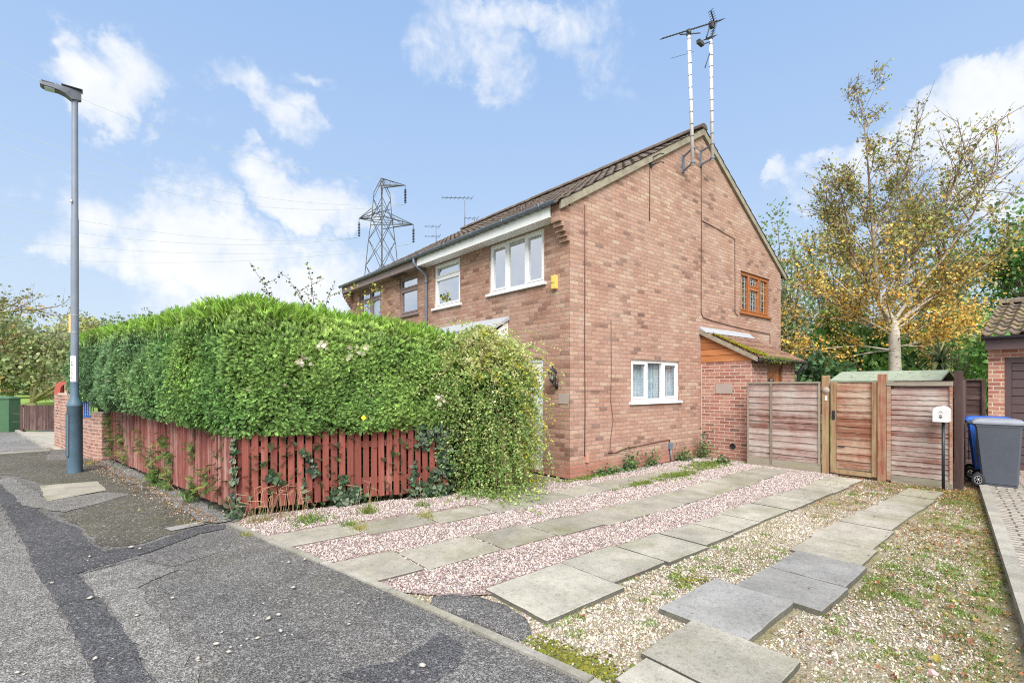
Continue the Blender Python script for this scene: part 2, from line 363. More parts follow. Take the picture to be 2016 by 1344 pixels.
def f_birch(t):
    mp = t.add('ShaderNodeMapping', {0: t.obj, 3: (6, 6, 30)}).outputs[0]
    n = t.noise(mp, 1., 6, .7); z = t.add('ShaderNodeSeparateXYZ', {0: t.obj}).outputs[2]
    c = t.mix(t.maprange(n, .54, .64), (.56, .51, .45), (.10, .08, .065))
    c = t.mix(t.maprange(z, 4.6, 6.6), c, (.22, .14, .10))
    setin(t, c=c, r=.8, n=bumpn(t, n, .5, .01))
M['birch'] = mat('birch_bark', f_birch)
M['twig'] = simple('brown_twig', (.16, .085, .055), .85, .3, 6)
M['bark'] = simple('grey_bark', (.17, .14, .10), .9, .35, 6, .8)
M['bark_moss'] = simple('mossy_bark', (.24, .24, .10), .9, .35, 4, .8)

# ------------------------------------------------------------------ mesh helpers
def auto_uv(me):
    nv, nl, npoly = len(me.vertices), len(me.loops), len(me.polygons)
    co = np.empty(nv * 3); me.vertices.foreach_get('co', co); co = co.reshape(-1, 3)
    li = np.empty(nl, int); me.loops.foreach_get('vertex_index', li)
    nm = np.empty(npoly * 3); me.polygons.foreach_get('normal', nm); nm = nm.reshape(-1, 3)
    lt = np.empty(npoly, int); me.polygons.foreach_get('loop_total', lt)
    n = np.repeat(nm, lt, axis=0)
    t = np.cross(np.tile([0, 0, 1.], (len(n), 1)), n); ln = np.linalg.norm(t, axis=1)
    flat = ln < .15; t[flat] = [1, 0, 0]; t /= np.linalg.norm(t, axis=1)[:, None]
    b = np.cross(n, t); p = co[li]
    uv = np.stack([(p * t).sum(1), (p * b).sum(1)], 1)
    l = me.uv_layers.new(name='UVMap'); l.data.foreach_set('uv', uv.ravel())
class MB:
    def __init__(s): s.v = []; s.f = []; s.smooth = []
    def poly(s, pts, sm=False):
        i = len(s.v); s.v += [tuple(map(float, p)) for p in pts]; s.f.append(tuple(range(i, i + len(pts)))); s.smooth.append(sm); return s
    def raw(s, pts, faces, sm=False):
        i = len(s.v); s.v += [tuple(map(float, p)) for p in pts]
        for f in faces: s.f.append(tuple(i + k for k in f)); s.smooth.append(sm)
        return s
    def hexa(s, p):     # 4 bottom points then 4 top points, anticlockwise from above
        return s.raw(p, [(3, 2, 1, 0), (4, 5, 6, 7), (0, 1, 5, 4), (1, 2, 6, 5), (2, 3, 7, 6), (3, 0, 4, 7)])
    def box(s, x0, x1, y0, y1, z0, z1, b=0.):
        if x0 > x1: x0, x1 = x1, x0
        if y0 > y1: y0, y1 = y1, y0
        if b <= 0: return s.hexa([(x0, y0, z0), (x1, y0, z0), (x1, y1, z0), (x0, y1, z0), (x0, y0, z1), (x1, y0, z1), (x1, y1, z1), (x0, y1, z1)])
        def ring(i, z): return [(x0 + i, y0 + i, z), (x1 - i, y0 + i, z), (x1 - i, y1 - i, z), (x0 + i, y1 - i, z)]
        pts = ring(b, z0) + ring(0, z0 + b) + ring(0, z1 - b) + ring(b, z1)
        fs = [(3, 2, 1, 0), (12, 13, 14, 15)]
        for k in range(3):
            for j in range(4): fs.append((k * 4 + j, k * 4 + (j + 1) % 4, k * 4 + 4 + (j + 1) % 4, k * 4 + 4 + j))
        return s.raw(pts, fs)
    def bar(s, p, q, wd, th, up=(0, 0, 1)):     # rectangular bar from p to q
        p = np.array(p, float); q = np.array(q, float); d = q - p; d /= np.linalg.norm(d)
        a = np.cross(d, up); 
        if np.linalg.norm(a) < 1e-4: a = np.cross(d, (1, 0, 0))
        a /= np.linalg.norm(a); c = np.cross(a, d)
        k = []
        for e in (p, q):
            for sa, sc in ((-1, -1), (1, -1), (1, 1), (-1, 1)): k.append(e + a * sa * wd / 2 + c * sc * th / 2)
        return s.raw(k, [(0, 1, 2, 3), (7, 6, 5, 4), (0, 4, 5, 1), (1, 5, 6, 2), (2, 6, 7, 3), (3, 7, 4, 0)])
    def tube(s, pts, rad, n=8, cap=True, sm=True):
        pts = [np.array(p, float) for p in pts]
        if not hasattr(rad, '__len__'): rad = [rad] * len(pts)
        base = len(s.v); a = None
        for i, p in enumerate(pts):
            d = pts[min(i + 1, len(pts) - 1)] - pts[max(i - 1, 0)]; d /= (np.linalg.norm(d) + 1e-9)
            if a is None: a = np.cross(d, (0, 0, 1) if abs(d[2]) < .9 else (1, 0, 0))
            a = a - d * a.dot(d); a /= (np.linalg.norm(a) + 1e-9); c = np.cross(d, a)
            for k in range(n):
                t = 2 * math.pi * k / n; s.v.append(tuple(p + (a * math.cos(t) + c * math.sin(t)) * rad[i]))
        for i in range(len(pts) - 1):
            for k in range(n):
                s.f.append((base + i * n + k, base + i * n + (k + 1) % n, base + (i + 1) * n + (k + 1) % n, base + (i + 1) * n + k)); s.smooth.append(sm)
        if cap:
            s.f.append(tuple(base + k for k in reversed(range(n)))); s.smooth.append(False)
            s.f.append(tuple(base + (len(pts) - 1) * n + k for k in range(n))); s.smooth.append(False)
        return s
    def lathe(s, prof, c=(0, 0, 0), n=24, axis='z', sm=True):
        base = len(s.v)
        for r, h in prof:
            for k in range(n):
                t = 2 * math.pi * k / n; x, y = r * math.cos(t), r * math.sin(t)
                p = (x, y, h) if axis == 'z' else ((x, h, y) if axis == 'y' else (h, x, y))
                s.v.append((p[0] + c[0], p[1] + c[1], p[2] + c[2]))
        for i in range(len(prof) - 1):
            for k in range(n):
                q = (base + i * n + k, base + i * n + (k + 1) % n, base + (i + 1) * n + (k + 1) % n, base + (i + 1) * n + k)
                s.f.append(q if axis != 'y' else q[::-1]); s.smooth.append(sm)
        return s
    def prism(s, poly, z0, z1):
        n = len(poly); pts = [(x, y, z0) for x, y in poly] + [(x, y, z1) for x, y in poly]
        fs = [tuple(reversed(range(n))), tuple(range(n, 2 * n))] + [(i, (i + 1) % n, n + (i + 1) % n, n + i) for i in range(n)]
        return s.raw(pts, fs)
    def xprism(s, poly, x0, x1):      # poly in (y, z)
        n = len(poly); pts = [(x0, y, z) for y, z in poly] + [(x1, y, z) for y, z in poly]
        return s.raw(pts, [tuple(reversed(range(n))), tuple(range(n, 2 * n))] + [(i, (i + 1) % n, n + (i + 1) % n, n + i) for i in range(n)])
    def yprism(s, poly, y0, y1):      # poly in (x, z)
        n = len(poly); pts = [(x, y0, z) for x, z in poly] + [(x, y1, z) for x, z in poly]
        return s.raw(pts, [tuple(range(n)), tuple(reversed(range(n, 2 * n)))] + [(i, n + i, n + (i + 1) % n, (i + 1) % n) for i in range(n)])
    def build(s, name, m, parent=None, uv=True, fix=False):
        me = bpy.data.meshes.new(name)
        me.from_pydata(s.v, [], s.f); me.validate(verbose=False)
        if fix:
            bm = bmesh.new(); bm.from_mesh(me); bmesh.ops.recalc_face_normals(bm, faces=bm.faces); bm.to_mesh(me); bm.free()
        if len(me.polygons) == len(s.smooth): me.polygons.foreach_set('use_smooth', s.smooth)
        me.update()
        if uv: auto_uv(me)
        me.materials.append(m)
        return link(name, me, parent)
def root_loc(o):
    v = Vector((0, 0, 0))
    while o is not None: v += o.location; o = o.parent
    return v
def link(name, me, parent=None):
    o = bpy.data.objects.new(name, me); col.objects.link(o)
    if parent is not None:
        o.parent = parent
        off = root_loc(parent)
        if off.length > 0: me.transform(Matrix.Translation(-off))
    return o
def tag(o, label=None, cat=None, group=None, kind=None):
    if label: o['label'] = label
    if cat: o['category'] = cat
    if group: o['group'] = group
    if kind: o['kind'] = kind
    return o
def thing(name, label, cat, loc=(0, 0, 0), group=None):
    o = bpy.data.objects.new(name, None); col.objects.link(o); o.location = loc; o.empty_display_size = .2
    return tag(o, label, cat, group)
def struct(o): o['kind'] = 'structure'; return o
def copy_tree(o, parent=None):
    c = o.copy(); col.objects.link(c)
    if parent is not None: c.parent = parent
    for ch in list(o.children): copy_tree(ch, c)
    return c

def np_mesh(name, v, f, m, cols=None, parent=None, smooth=False):
    """v (N,3), f (M,k) arrays; cols (N,3) per vertex"""
    me = bpy.data.meshes.new(name); N, (Mf, k) = len(v), f.shape
    me.vertices.add(N); me.vertices.foreach_set('co', np.ascontiguousarray(v, np.float32).ravel())
    me.loops.add(Mf * k); me.loops.foreach_set('vertex_index', f.ravel().astype(np.int32))
    me.polygons.add(Mf); me.polygons.foreach_set('loop_start', np.arange(0, Mf * k, k, dtype=np.int32)); me.polygons.foreach_set('loop_total', np.full(Mf, k, np.int32))
    me.polygons.foreach_set('use_smooth', np.full(Mf, smooth))
    me.update(calc_edges=True)
    if cols is not None:
        a = me.color_attributes.new('Col', 'FLOAT_COLOR', 'POINT')
        a.data.foreach_set('color', np.concatenate([cols, np.ones((N, 1))], 1).astype(np.float32).ravel())
    me.materials.append(m)
    return link(name, me, parent)
def frames(d, up=None, roll=None):
    """rotation matrices whose local y axis is d (n,3), x sideways, z roughly up"""
    d = d / (np.linalg.norm(d, axis=1)[:, None] + 1e-9)
    if up is None: up = np.tile([0, 0, 1.], (len(d), 1))
    x = np.cross(d, up); l = np.linalg.norm(x, axis=1); x[l < 1e-3] = [1, 0, 0]; x /= np.linalg.norm(x, axis=1)[:, None]
    z = np.cross(x, d)
    if roll is not None:
        c, s_ = np.cos(roll)[:, None], np.sin(roll)[:, None]; x, z = x * c + z * s_, z * c - x * s_
    return np.stack([x, d, z], 2)
def scatter(tv, tf, pos, rot, sc, cols, vm=None):
    """many copies of a small template merged into arrays; cols (n,3)"""
    n, tn = len(pos), len(tv)
    if np.ndim(sc) == 1: sc = np.repeat(np.asarray(sc)[:, None], 3, 1)
    v = np.einsum('nij,ntj->nti', rot, tv[None] * sc[:, None, :]) + pos[:, None, :]
    f = tf[None] + (np.arange(n) * tn)[:, None, None]
    return v.reshape(-1, 3), f.reshape(-1, tf.shape[1]), (np.repeat(cols, tn, 0) if vm is None else np.clip(cols[:, None, :] * vm[None, :, None], 0, .95).reshape(-1, 3))
def merge(parts):
    vs, fs, cs, o = [], [], [], 0
    for v, f, c in parts: vs.append(v); fs.append(f + o); cs.append(c); o += len(v)
    return np.concatenate(vs), np.concatenate(fs), np.concatenate(cs)
def pal(n, colors, weights=None, var=.15, g=None):
    g = g or rng
    c = np.array(colors)[g.choice(len(colors), n, p=weights)]
    return np.clip(c * (1 + g.normal(0, var, (n, 1))) * (1 + g.normal(0, var * .35, (n, 3))), .003, .95)
def unit(n, g=None):
    v = (g or rng).normal(size=(n, 3)); return v / np.linalg.norm(v, axis=1)[:, None]
LEAF_V = np.array([(0, 0, 0), (.5, .45, .12), (0, 1, 0), (-.5, .45, .12)]); LEAF_F = np.array([(0, 1, 2), (0, 2, 3)])
IVY_V = np.array([(0, 0, 0), (.5, .1, .06), (.42, .5, .04), (0, 1, -.05), (-.42, .5, .04), (-.5, .1, .06)]); IVY_F = np.array([(0, 1, 2), (0, 2, 3), (0, 3, 4), (0, 4, 5)])
BL_V = np.array([(-.5, 0, 0), (.5, 0, 0), (.3, .55, .08), (-.3, .55, .08), (0, 1, .0)]); BL_F = np.array([(0, 1, 2), (0, 2, 3), (3, 2, 4)])
ST_V = np.array([(1, 0, .1), (.1, 1, -.1), (-1, .1, .05), (-.1, -1, 0), (.15, .1, .8), (-.1, 0, -.8), (.7, .65, .35), (-.6, -.7, .3)])
ST_F = np.array([(0, 6, 4), (6, 1, 4), (1, 2, 4), (2, 7, 4), (7, 3, 4), (3, 0, 4), (0, 1, 6), (2, 3, 7), (1, 0, 5), (2, 1, 5), (3, 2, 5), (0, 3, 5)])
def frond_template(pairs=6, droop=.5):
    v = []; f = []
    for i in range(pairs):
        y = .12 + .75 * i / pairs; ln = (.34 - .24 * abs(i / pairs - .35)) ; z = -droop * y * y
        for s_ in (-1, 1):
            k = len(v)
            v += [(0, y - .015, z), (0, y + .028, z - .01), (s_ * ln * .80, y + ln * .85, z - .22 * ln), (s_ * ln * .50, y + ln * .34 - .012, z + .05)]
            f += [(k, k + 3, k + 2), (k, k + 2, k + 1)]
    k = len(v); v += [(-.014, 0, 0), (.014, 0, 0), (.024, .7, -droop * .5), (0, 1.05, -droop * 1.1), (-.024, .7, -droop * .5)]
    f += [(k, k + 1, k + 2), (k, k + 2, k + 4), (k + 4, k + 2, k + 3)]
    return np.array(v), np.array(f)
FR_V, FR_F = frond_template()
FR_T = .42 + .95 * np.clip(FR_V[:, 1] * .75 + np.abs(FR_V[:, 0]) * .9, 0, 1)      # new growth at the tips is paler than the old wood

# ------------------------------------------------------------------ ground, road, paving (the setting)
def ragged(poly, step=.12, amp=.012, seed=1):
    g = random.Random(seed); out = []
    for i in range(len(poly)):
        a = Vector(poly[i]); b = Vector(poly[(i + 1) % len(poly)]); n = max(1, int((b - a).length / step)); p = Vector((-(b - a).y, (b - a).x)).normalized()
        for k in range(n):
            t = k / n; out.append(tuple(a.lerp(b, t) + p * (g.uniform(-amp, amp) if k else 0)))
    return out
def sheet(name, poly, z, m, rag=0., step=.12):
    if rag: poly = ragged(poly, step, rag, len(name) + int(abs(poly[0][0] * 10)))
    mb = MB(); mb.poly([(x, y, z) for x, y in poly]); o = mb.build(name, m)
    if o.data.polygons[0].normal.z < 0: o.data.flip_normals()
    return struct(o)
def inpoly(P, poly):
    x, y = P[:, 0], P[:, 1]; c = np.zeros(len(P), bool); n = len(poly)
    for i in range(n):
        x0, y0 = poly[i]; x1, y1 = poly[(i + 1) % n]
        if y0 == y1: continue
        k = ((y0 > y) != (y1 > y)) & (x < (x1 - x0) * (y - y0) / (y1 - y0) + x0); c ^= k
    return c
sheet('ground', [(-900, -900), (900, -900), (900, 900), (-900, 900)], -.12, M['grass'])
KL = [(-3.9, -8.), (-4.13, -4.03), (-4.42, -2.25), (-5.0, .62)]          # kerb between tarmac and driveway
sheet('road', [(-40, -40), (-3.0, -40), (-3.85, -9)] + KL + [(-4.75, .95), (-5.85, 7.8), (-6.3, 10.), (-6.5, 10.9), (-40, 12.5)], 0., M['asph'])
sheet('road_lane', [(-40, -40), (-6.0, -40), (-5.9, -6), (-6.1, -2.6), (-6.33, -1.2), (-6.66, .82), (-7.2, 4.0), (-8.6, 10.8), (-40, 12.)], .004, M['asph_road'], .02)
sheet('tarmac_trench', [(-7.55, 6.9), (-7.38, 6.05), (-6.98, 4.26), (-6.6, 2.4), (-6.3, 1.55), (-6.17, .62), (-6.09, .37), (-5.8, .32), (-5.26, .76), (-5.02, .62),
      (-5.05, .46), (-5.3, .42), (-5.75, .05), (-6.27, -.22), (-6.16, -.9), (-6.02, -1.6), (-5.90, -2.6), (-5.75, -5), (-5.95, -5), (-6.13, -2.4), (-6.3, -1.23), (-6.5, -.2), (-6.64, .82), (-7.05, 3.3), (-7.75, 6.9)], .008, M['asph_dark'], .012)
sheet('tarmac_patch_worn', [(-6.17, .02), (-5.75, .0), (-5.4, .32), (-5.05, .40), (-4.98, .1), (-5.2, -.35), (-5.62, -.55), (-5.86, -.1), (-6.24, -.25)], .0045, M['asph_dark2'], .02)
sheet('tarmac_patch_pale', [(-6.24, -.27), (-5.88, -.12), (-5.6, -.66), (-5.9, -.92), (-5.75, -2.2), (-5.62, -4.8), (-5.74, -4.8), (-5.9, -2.5), (-6.04, -1.5)], .006, M['asph_pale'], .03)
sheet('tarmac_patch_mid', [(-5.62, -.9), (-5.28, -1.3), (-5.12, -2.4), (-5.02, -3.2), (-5.0, -5), (-5.5, -5), (-5.62, -2.3), (-5.74, -1.0)], .0045, M['asph_dark2'], .03)
sheet('tarmac_patch_kerb', [(-4.50, -2.25), (-4.36, -2.95), (-4.25, -4.0), (-4.9, -4.4), (-4.72, -3.3), (-4.66, -2.5)], .004, M['asph_dark2'], .02)
sheet('pavement_mossy', [(-6.98, 8.6), (-6.1, 8.1), (-5.75, 6.2), (-5.4, 3.6), (-5.02, 1.2), (-5.2, .85), (-5.8, .42), (-6.05, .5), (-6.15, .75), (-6.28, 1.6), (-6.5, 2.4), (-5.95, 3.2), (-6.1, 3.9), (-6.7, 4.9), (-7.2, 6.4), (-8.6, 8.4), (-8.9, 10.5), (-7.02, 10.6)], .0048, M['asph_moss'], .03)
sheet('pavement_strip', [(-6.66, 3.6), (-6.0, 3.7), (-5.75, 3.3), (-6.45, 2.55), (-6.9, 3.4), (-7.4, 6.0), (-7.25, 6.3)], .0088, M['asph_pale'], .02)
sheet('tarmac_patch_lane', [(-8.6, 6.6), (-7.55, 7.2), (-7.3, 5.8), (-8.2, 4.8)], .0085, M['asph_dark2'], .03)
sheet('path_concrete', [(-6.83, 4.98), (-6.13, 4.86), (-6.02, 3.86), (-6.66, 3.47)], .0125, M['slab'], .01)
sheet('drain_cover', [(-5.57, .9), (-5.2, .95), (-5.17, .80), (-5.52, .72)], .0125, M['slab_grey'])
sheet('pavement_far', [(-40, 12.), (-8.9, 10.8), (-7.02, 10.62), (-8.2, 18.0), (-40, 19)], .005, M['asph_pale'])
sheet('neighbour_drive', [(-7.0, 10.7), (-6.5, 10.6), (-2, 12), (-1, 22), (-7.8, 17.9), (-8.15, 17.95)], .005, M['slab_pale'])
mb = MB(); mb.bar((-8.2, 17.95, .03), (-7.02, 10.7, .03), .10, .08); mb.bar((-9.6, 10.75, .004), (-7.0, 10.62, .004), .12, .03)
struct(mb.build('kerb_far', M['kerb']))
sheet('tarmac_stain', [(-4.45, -3.05), (-4.42, -3.25), (-4.58, -3.45), (-4.86, -3.52), (-5.12, -3.1), (-4.84, -3.18)], .0084, M['asph_dark'], .03)
g_ = random.Random(12); edge = []
for k in range(24):
    t = k / 23; x = -6.08 + 1.08 * t; y = 7.75 - 7.0 * t; edge.append((x - .10 - g_.uniform(.0, .12) * (.5 + .8 * math.sin(t * 9) ** 2), y))
sheet('pavement_edge_soil', edge + [(-4.86, .80), (-5.88, 7.85)], .0135, M['asph_pale'], .02, .08)
# park lawn beyond the houses
sheet('lawn', [(-60, 18), (-8.2, 17.98), (30, 30), (60, 140), (-120, 140)], -.03, M['grass'])

# driveway bed
KR = [(7.0, -4.15), (4.33, -4.57), (-.9, -5.37), (-1.68, -5.49), (-4.6, -5.94), (-8, -6.4)]     # left side of the right-hand kerb
DRIVE = [(-4.08, -5.95)] + KL[1:] + [(-4.8, .95), (-2.2, .42), (0.1, .1), (4.3, 0.1), (4.4, -.6)] + [(7.4, -1.2), (7.4, -4.2)] + [(a, b - .07) for a, b in KR[1:4]]
NX, NY = 170, 110
gx, gy = np.meshgrid(np.linspace(-5.2, 7.2, NX), np.linspace(-6.2, 1.2, NY), indexing='ij')
def fbm(x, y, s, seed=0):
    g = np.random.default_rng(seed); o = np.zeros_like(x)
    for k in range(4):
        for _ in range(3):
            a = g.uniform(0, 6.28); ph = g.uniform(0, 6.28); o += np.sin((x * math.cos(a) + y * math.sin(a)) * s * 2 ** k + ph + 1.7 * np.sin(x * s * .9 * 2 ** k * math.cos(a + 1.3) + ph)) * .5 ** k / 3
    return o
gz = -.022 + .006 * fbm(gx, gy, 1.2, 3)
v = np.stack([gx, gy, gz], 2).reshape(-1, 3)
ii = (np.arange(NX - 1)[:, None] * NY + np.arange(NY - 1)[None]).reshape(-1)
f = np.stack([ii, ii + NY, ii + NY + 1, ii + 1], 1)
cent = v[f].mean(1); f = f[inpoly(cent, DRIVE)]
struct(np_mesh('drive_bed', v, f, M['soil']))
sheet('gravel_bed', [(-4.42, -2.2), (-4.98, .6), (-4.78, .93), (-2.2, .42), (-.05, .05), (-.05, -.02), (4.2, -.02), (4.22, -1.2), (3.98, -1.3), (3.95, -2.8), (-3.8, -2.8), (-4.1, -2.6)], -.006, M['pinkbed'])

sheet('garden_bed', [(-4.86, .98), (-2.1, .36), (-.01, .02), (-.01, 9.6), (-6.1, 9.6), (-5.9, 7.8)], -.02, M['soil'])
# kerbs
mb = MB()
for a, b in zip(KL, KL[1:]):
    L = math.dist(a, b); n = max(1, int(L / .9))
    for k in range(n):
        p = np.array(a) + (np.array(b) - a) * (k + .006) / n; q = np.array(a) + (np.array(b) - a) * (k + .994) / n
        d = (q - p) / np.linalg.norm(q - p); nn = np.array([d[1], -d[0]]) * .055; zz = .014 + .004 * rnd.random()
        s_ = rnd.uniform(-.004, .004)
        mb.hexa([(*(p - nn * .1 + s_), -.1), (*(p + nn + s_), -.1), (*(q + nn + s_), -.1), (*(q - nn * .1 + s_), -.1), (*(p - nn * .1 + s_), zz), (*(p + nn + s_), zz), (*(q + nn + s_), zz), (*(q - nn * .1 + s_), zz)])
struct(mb.build('kerb', M['kerb'], fix=True))
mb = MB()
kr = [np.array(p) for p in KR[1:]]
for a, b in zip(kr, kr[1:]):
    L = np.linalg.norm(b - a); n = max(1, int(L / .9))
    for k in range(n):
        p = a + (b - a) * (k + .004) / n; q = a + (b - a) * (k + .996) / n; d = (q - p) / np.linalg.norm(q - p); nn = np.array([d[1], -d[0]])
        if nn[1] > 0: nn = -nn
        nn = nn * .105
        mb.hexa([(*p, -.12), (*q, -.12), (*(q + nn), -.12), (*(p + nn), -.12), (*p, .062), (*q, .062), (*(q + nn), .062), (*(p + nn), .062)])
struct(mb.build('kerb_drive', M['kerb'], fix=True))
def kro(off, i):
    a, b = np.array(KR[1]), np.array(KR[4]); d = (b - a) / np.linalg.norm(b - a); nn = np.array([d[1], -d[0]]); nn = nn if nn[1] < 0 else -nn
    return tuple((a if i == 0 else b) + nn * off)
# block paving of the next drive: a header course beside the kerb, then stretchers
def block_field(name, off0, off1, m):
    a, b = np.array(KR[1]), np.array(KR[4]); d = (b - a) / np.linalg.norm(b - a); n_ = np.array([d[1], -d[0]]); n_ = n_ if n_[1] < 0 else -n_
    L = np.linalg.norm(b - a) + 3.5
    me = bpy.data.meshes.new(name); pts = [a + n_ * off0 - d * 2.4, a + n_ * off0 + d * L, a + n_ * off1 + d * L, a + n_ * off1 - d * 2.4]
    me.from_pydata([(*p, .052) for p in pts], [], [(0, 1, 2, 3)]); me.update()
    if me.polygons[0].normal.z < 0: me.flip_normals()
    uvl = me.uv_layers.new(name='UVMap')
    for lp in me.loops:
        p = np.array(me.vertices[lp.vertex_index].co[:2]); uvl.data[lp.index].uv = ((p - a) @ n_, (p - a) @ d)
    me.materials.append(m); return struct(link(name, me))
block_field('drive_paving_border', .105, .50, M['block_grey'])
block_field('drive_paving', .504, 7., M['block'])

# paving slabs: four rows (x0, x1, y left edge, y right edge) set as they lie
def slab_row(name, slabs, m, zt=.026, seed=3):
    g = random.Random(seed); mb = MB()
    for (x0, x1, yl0, yl1, yr0, yr1) in slabs:
        yl, yr = (yl0 + yl1) / 2, (yr0 + yr1) / 2; yl0, yl1, yr0, yr1 = [.3 * q + .7 * m__ for q, m__ in ((yl0, yl), (yl1, yl), (yr0, yr), (yr1, yr))]
        dz = [g.uniform(-.005, .005) for _ in range(4)]; a = .009; th = .05
        kx = lambda y: -4.42 - .2021 * (y + 2.25) + .065
        xl, xrr = (kx(yl0), kx(yr0)) if x0 < -4.5 else (x0 + a, x0 + a)
        p = [(xrr, yr0), (x1 - a, yr1), (x1 - a, yl1), (xl, yl0)]
        cx = sum(q[0] for q in p) / 4; cy = sum(q[1] for q in p) / 4
        # edge broken into short irregular runs so that corners look chipped
        ring = ragged(p, .11, .004, g.randint(0, 9999)); n = len(ring)
        def zz(q): return zt + (dz[0] + (dz[1] - dz[0]) * (q[0] - x0) / (x1 - x0)) 
        ins = [(cx + (q[0] - cx) * .985, cy + (q[1] - cy) * .985) for q in ring]
        pts = [(q[0], q[1], zt - th - .02) for q in ring] + [(q[0], q[1], zz(q) - .006) for q in ring] + [(q[0], q[1], zz(q)) for q in ins]
        fs = [(i, (i + 1) % n, n + (i + 1) % n, n + i) for i in range(n)] + [(n + i, n + (i + 1) % n, 2 * n + (i + 1) % n, 2 * n + i) for i in range(n)] + [tuple(range(2 * n, 3 * n))]
        mb.raw(pts, fs)
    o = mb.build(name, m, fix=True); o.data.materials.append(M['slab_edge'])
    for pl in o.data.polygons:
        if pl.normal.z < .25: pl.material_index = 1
    return struct(o)
S1 = [(-4.79, -3.94, -.08, -.22, -.60, -.70), (-3.92, -3.11, -.22, -.40, -.70, -.86), (-3.10, -2.32, -.36, -.52, -.86, -.94), (-2.31, -1.6, -.5, -.52, -.95, -.97), (-1.59, -.92, -.5, -.5, -.97, -.98),
      (-.91, -.18, -.5, -.52, -.96, -1.0), (-.17, .6, -.5, -.55, -1.0, -1.03), (.62, 1.4, -.55, -.58, -1.0, -1.05), (1.42, 2.2, -.56, -.6, -1.04, -1.06)]
S2 = [(-4.56, -3.97, -1.34, -1.46, -1.98, -2.04), (-3.95, -3.13, -1.47, -1.49, -2.04, -2.06), (-3.11, -2.41, -1.5, -1.55, -2.05, -2.08), (-2.40, -1.71, -1.58, -1.66, -2.08, -2.16),
      (-1.70, -.91, -1.66, -1.66, -2.19, -2.21), (-.90, -.1, -1.65, -1.67, -2.22, -2.22), (-.09, .7, -1.66, -1.66, -2.2, -2.22), (.71, 1.45, -1.64, -1.62, -2.2, -2.2), (1.46, 2.15, -1.6, -1.57, -2.2, -2.18), (2.16, 2.9, -1.55, -1.54, -2.15, -2.1), (2.92, 3.7, -1.54, -1.52, -2.08, -2.04)]
S3 = [(-3.83, -2.96, -2.73, -2.66, -3.40, -3.37), (-2.95, -2.22, -2.65, -2.69, -3.25, -3.27), (-2.215, -1.53, -2.69, -2.74, -3.29, -3.31), (-1.52, -.9, -2.74, -2.77, -3.27, -3.26), (-.89, -.25, -2.77, -2.8, -3.26, -3.24),
      (-.22, .61, -2.75, -2.72, -3.22, -3.24), (.63, 1.38, -2.71, -2.77, -3.25, -3.26), (1.40, 2.15, -2.76, -2.82, -3.25, -3.24), (2.17, 2.9, -2.8, -2.78, -3.26, -3.25), (2.92, 3.72, -2.76, -2.72, -3.24, -3.2)]
S4a = [(-4.02, -3.70, -4.13, -4.08, -4.62, -4.7), (-3.69, -3.06, -4.07, -4.0, -4.74, -4.66)]
S4b = [(-3.10, -2.28, -3.78, -3.77, -4.42, -4.33), (-2.27, -1.68, -3.92, -3.95, -4.54, -4.53), (-1.665, -1.02, -3.97, -3.9, -4.53, -4.46)]
S4c = [(-1.01, -.38, -3.88, -3.81, -4.46, -4.38), (-.37, .5, -3.80, -3.82, -4.38, -4.33), (.52, 1.33, -3.81, -3.83, -4.33, -4.28), (1.34, 2.12, -3.83, -3.87, -4.27, -4.34)]
S4d = [(2.13, 2.8, -3.87, -3.88, -4.32, -4.3), (2.82, 3.5, -3.88, -3.86, -4.3, -4.28)]
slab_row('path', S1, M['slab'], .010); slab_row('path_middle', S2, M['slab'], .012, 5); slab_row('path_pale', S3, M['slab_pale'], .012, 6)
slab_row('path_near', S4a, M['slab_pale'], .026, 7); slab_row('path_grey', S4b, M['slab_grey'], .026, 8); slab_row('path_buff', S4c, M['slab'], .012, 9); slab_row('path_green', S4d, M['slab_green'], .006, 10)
SL = [(a[0], a[1], min(a[4], a[5]), max(a[2], a[3])) for r_ in (S1, S2, S3, S4a, S4b, S4c, S4d) for a in r_]
def offslab(P, pad=0.):
    k = np.ones(len(P), bool)
    for x0, x1, y0, y1 in SL: k &= ~((P[:, 0] > x0 - pad) & (P[:, 0] < x1 + pad) & (P[:, 1] > y0 - pad) & (P[:, 1] < y1 + pad))
    return k
# raised lump of old tarmac just inside the kerb
hp = ragged([(-4.30, -2.66), (-4.22, -2.56), (-4.10, -2.60), (-3.95, -2.80), (-3.88, -3.05), (-3.90, -3.28), (-4.00, -3.44), (-4.13, -3.44)], .07, .01, 4)
cx, cy = -4.14, -3.0; n = len(hp); mb = MB()
rings = [(1.0, -.03), (.97, .014), (.88, .030), (.6, .036), (.25, .038)]
pts = [(cx + (x - cx) * k, cy + (y - cy) * k, z) for k, z in rings for x, y in hp]
fs = [(j * n + i, j * n + (i + 1) % n, (j + 1) * n + (i + 1) % n, (j + 1) * n + i) for j in range(len(rings) - 1) for i in range(n)] + [tuple(range((len(rings) - 1) * n, len(rings) * n))]
mb.raw(pts, fs, True); struct(mb.build('tarmac_lump', M['asph_dark2'], fix=True))
HUMP = hp

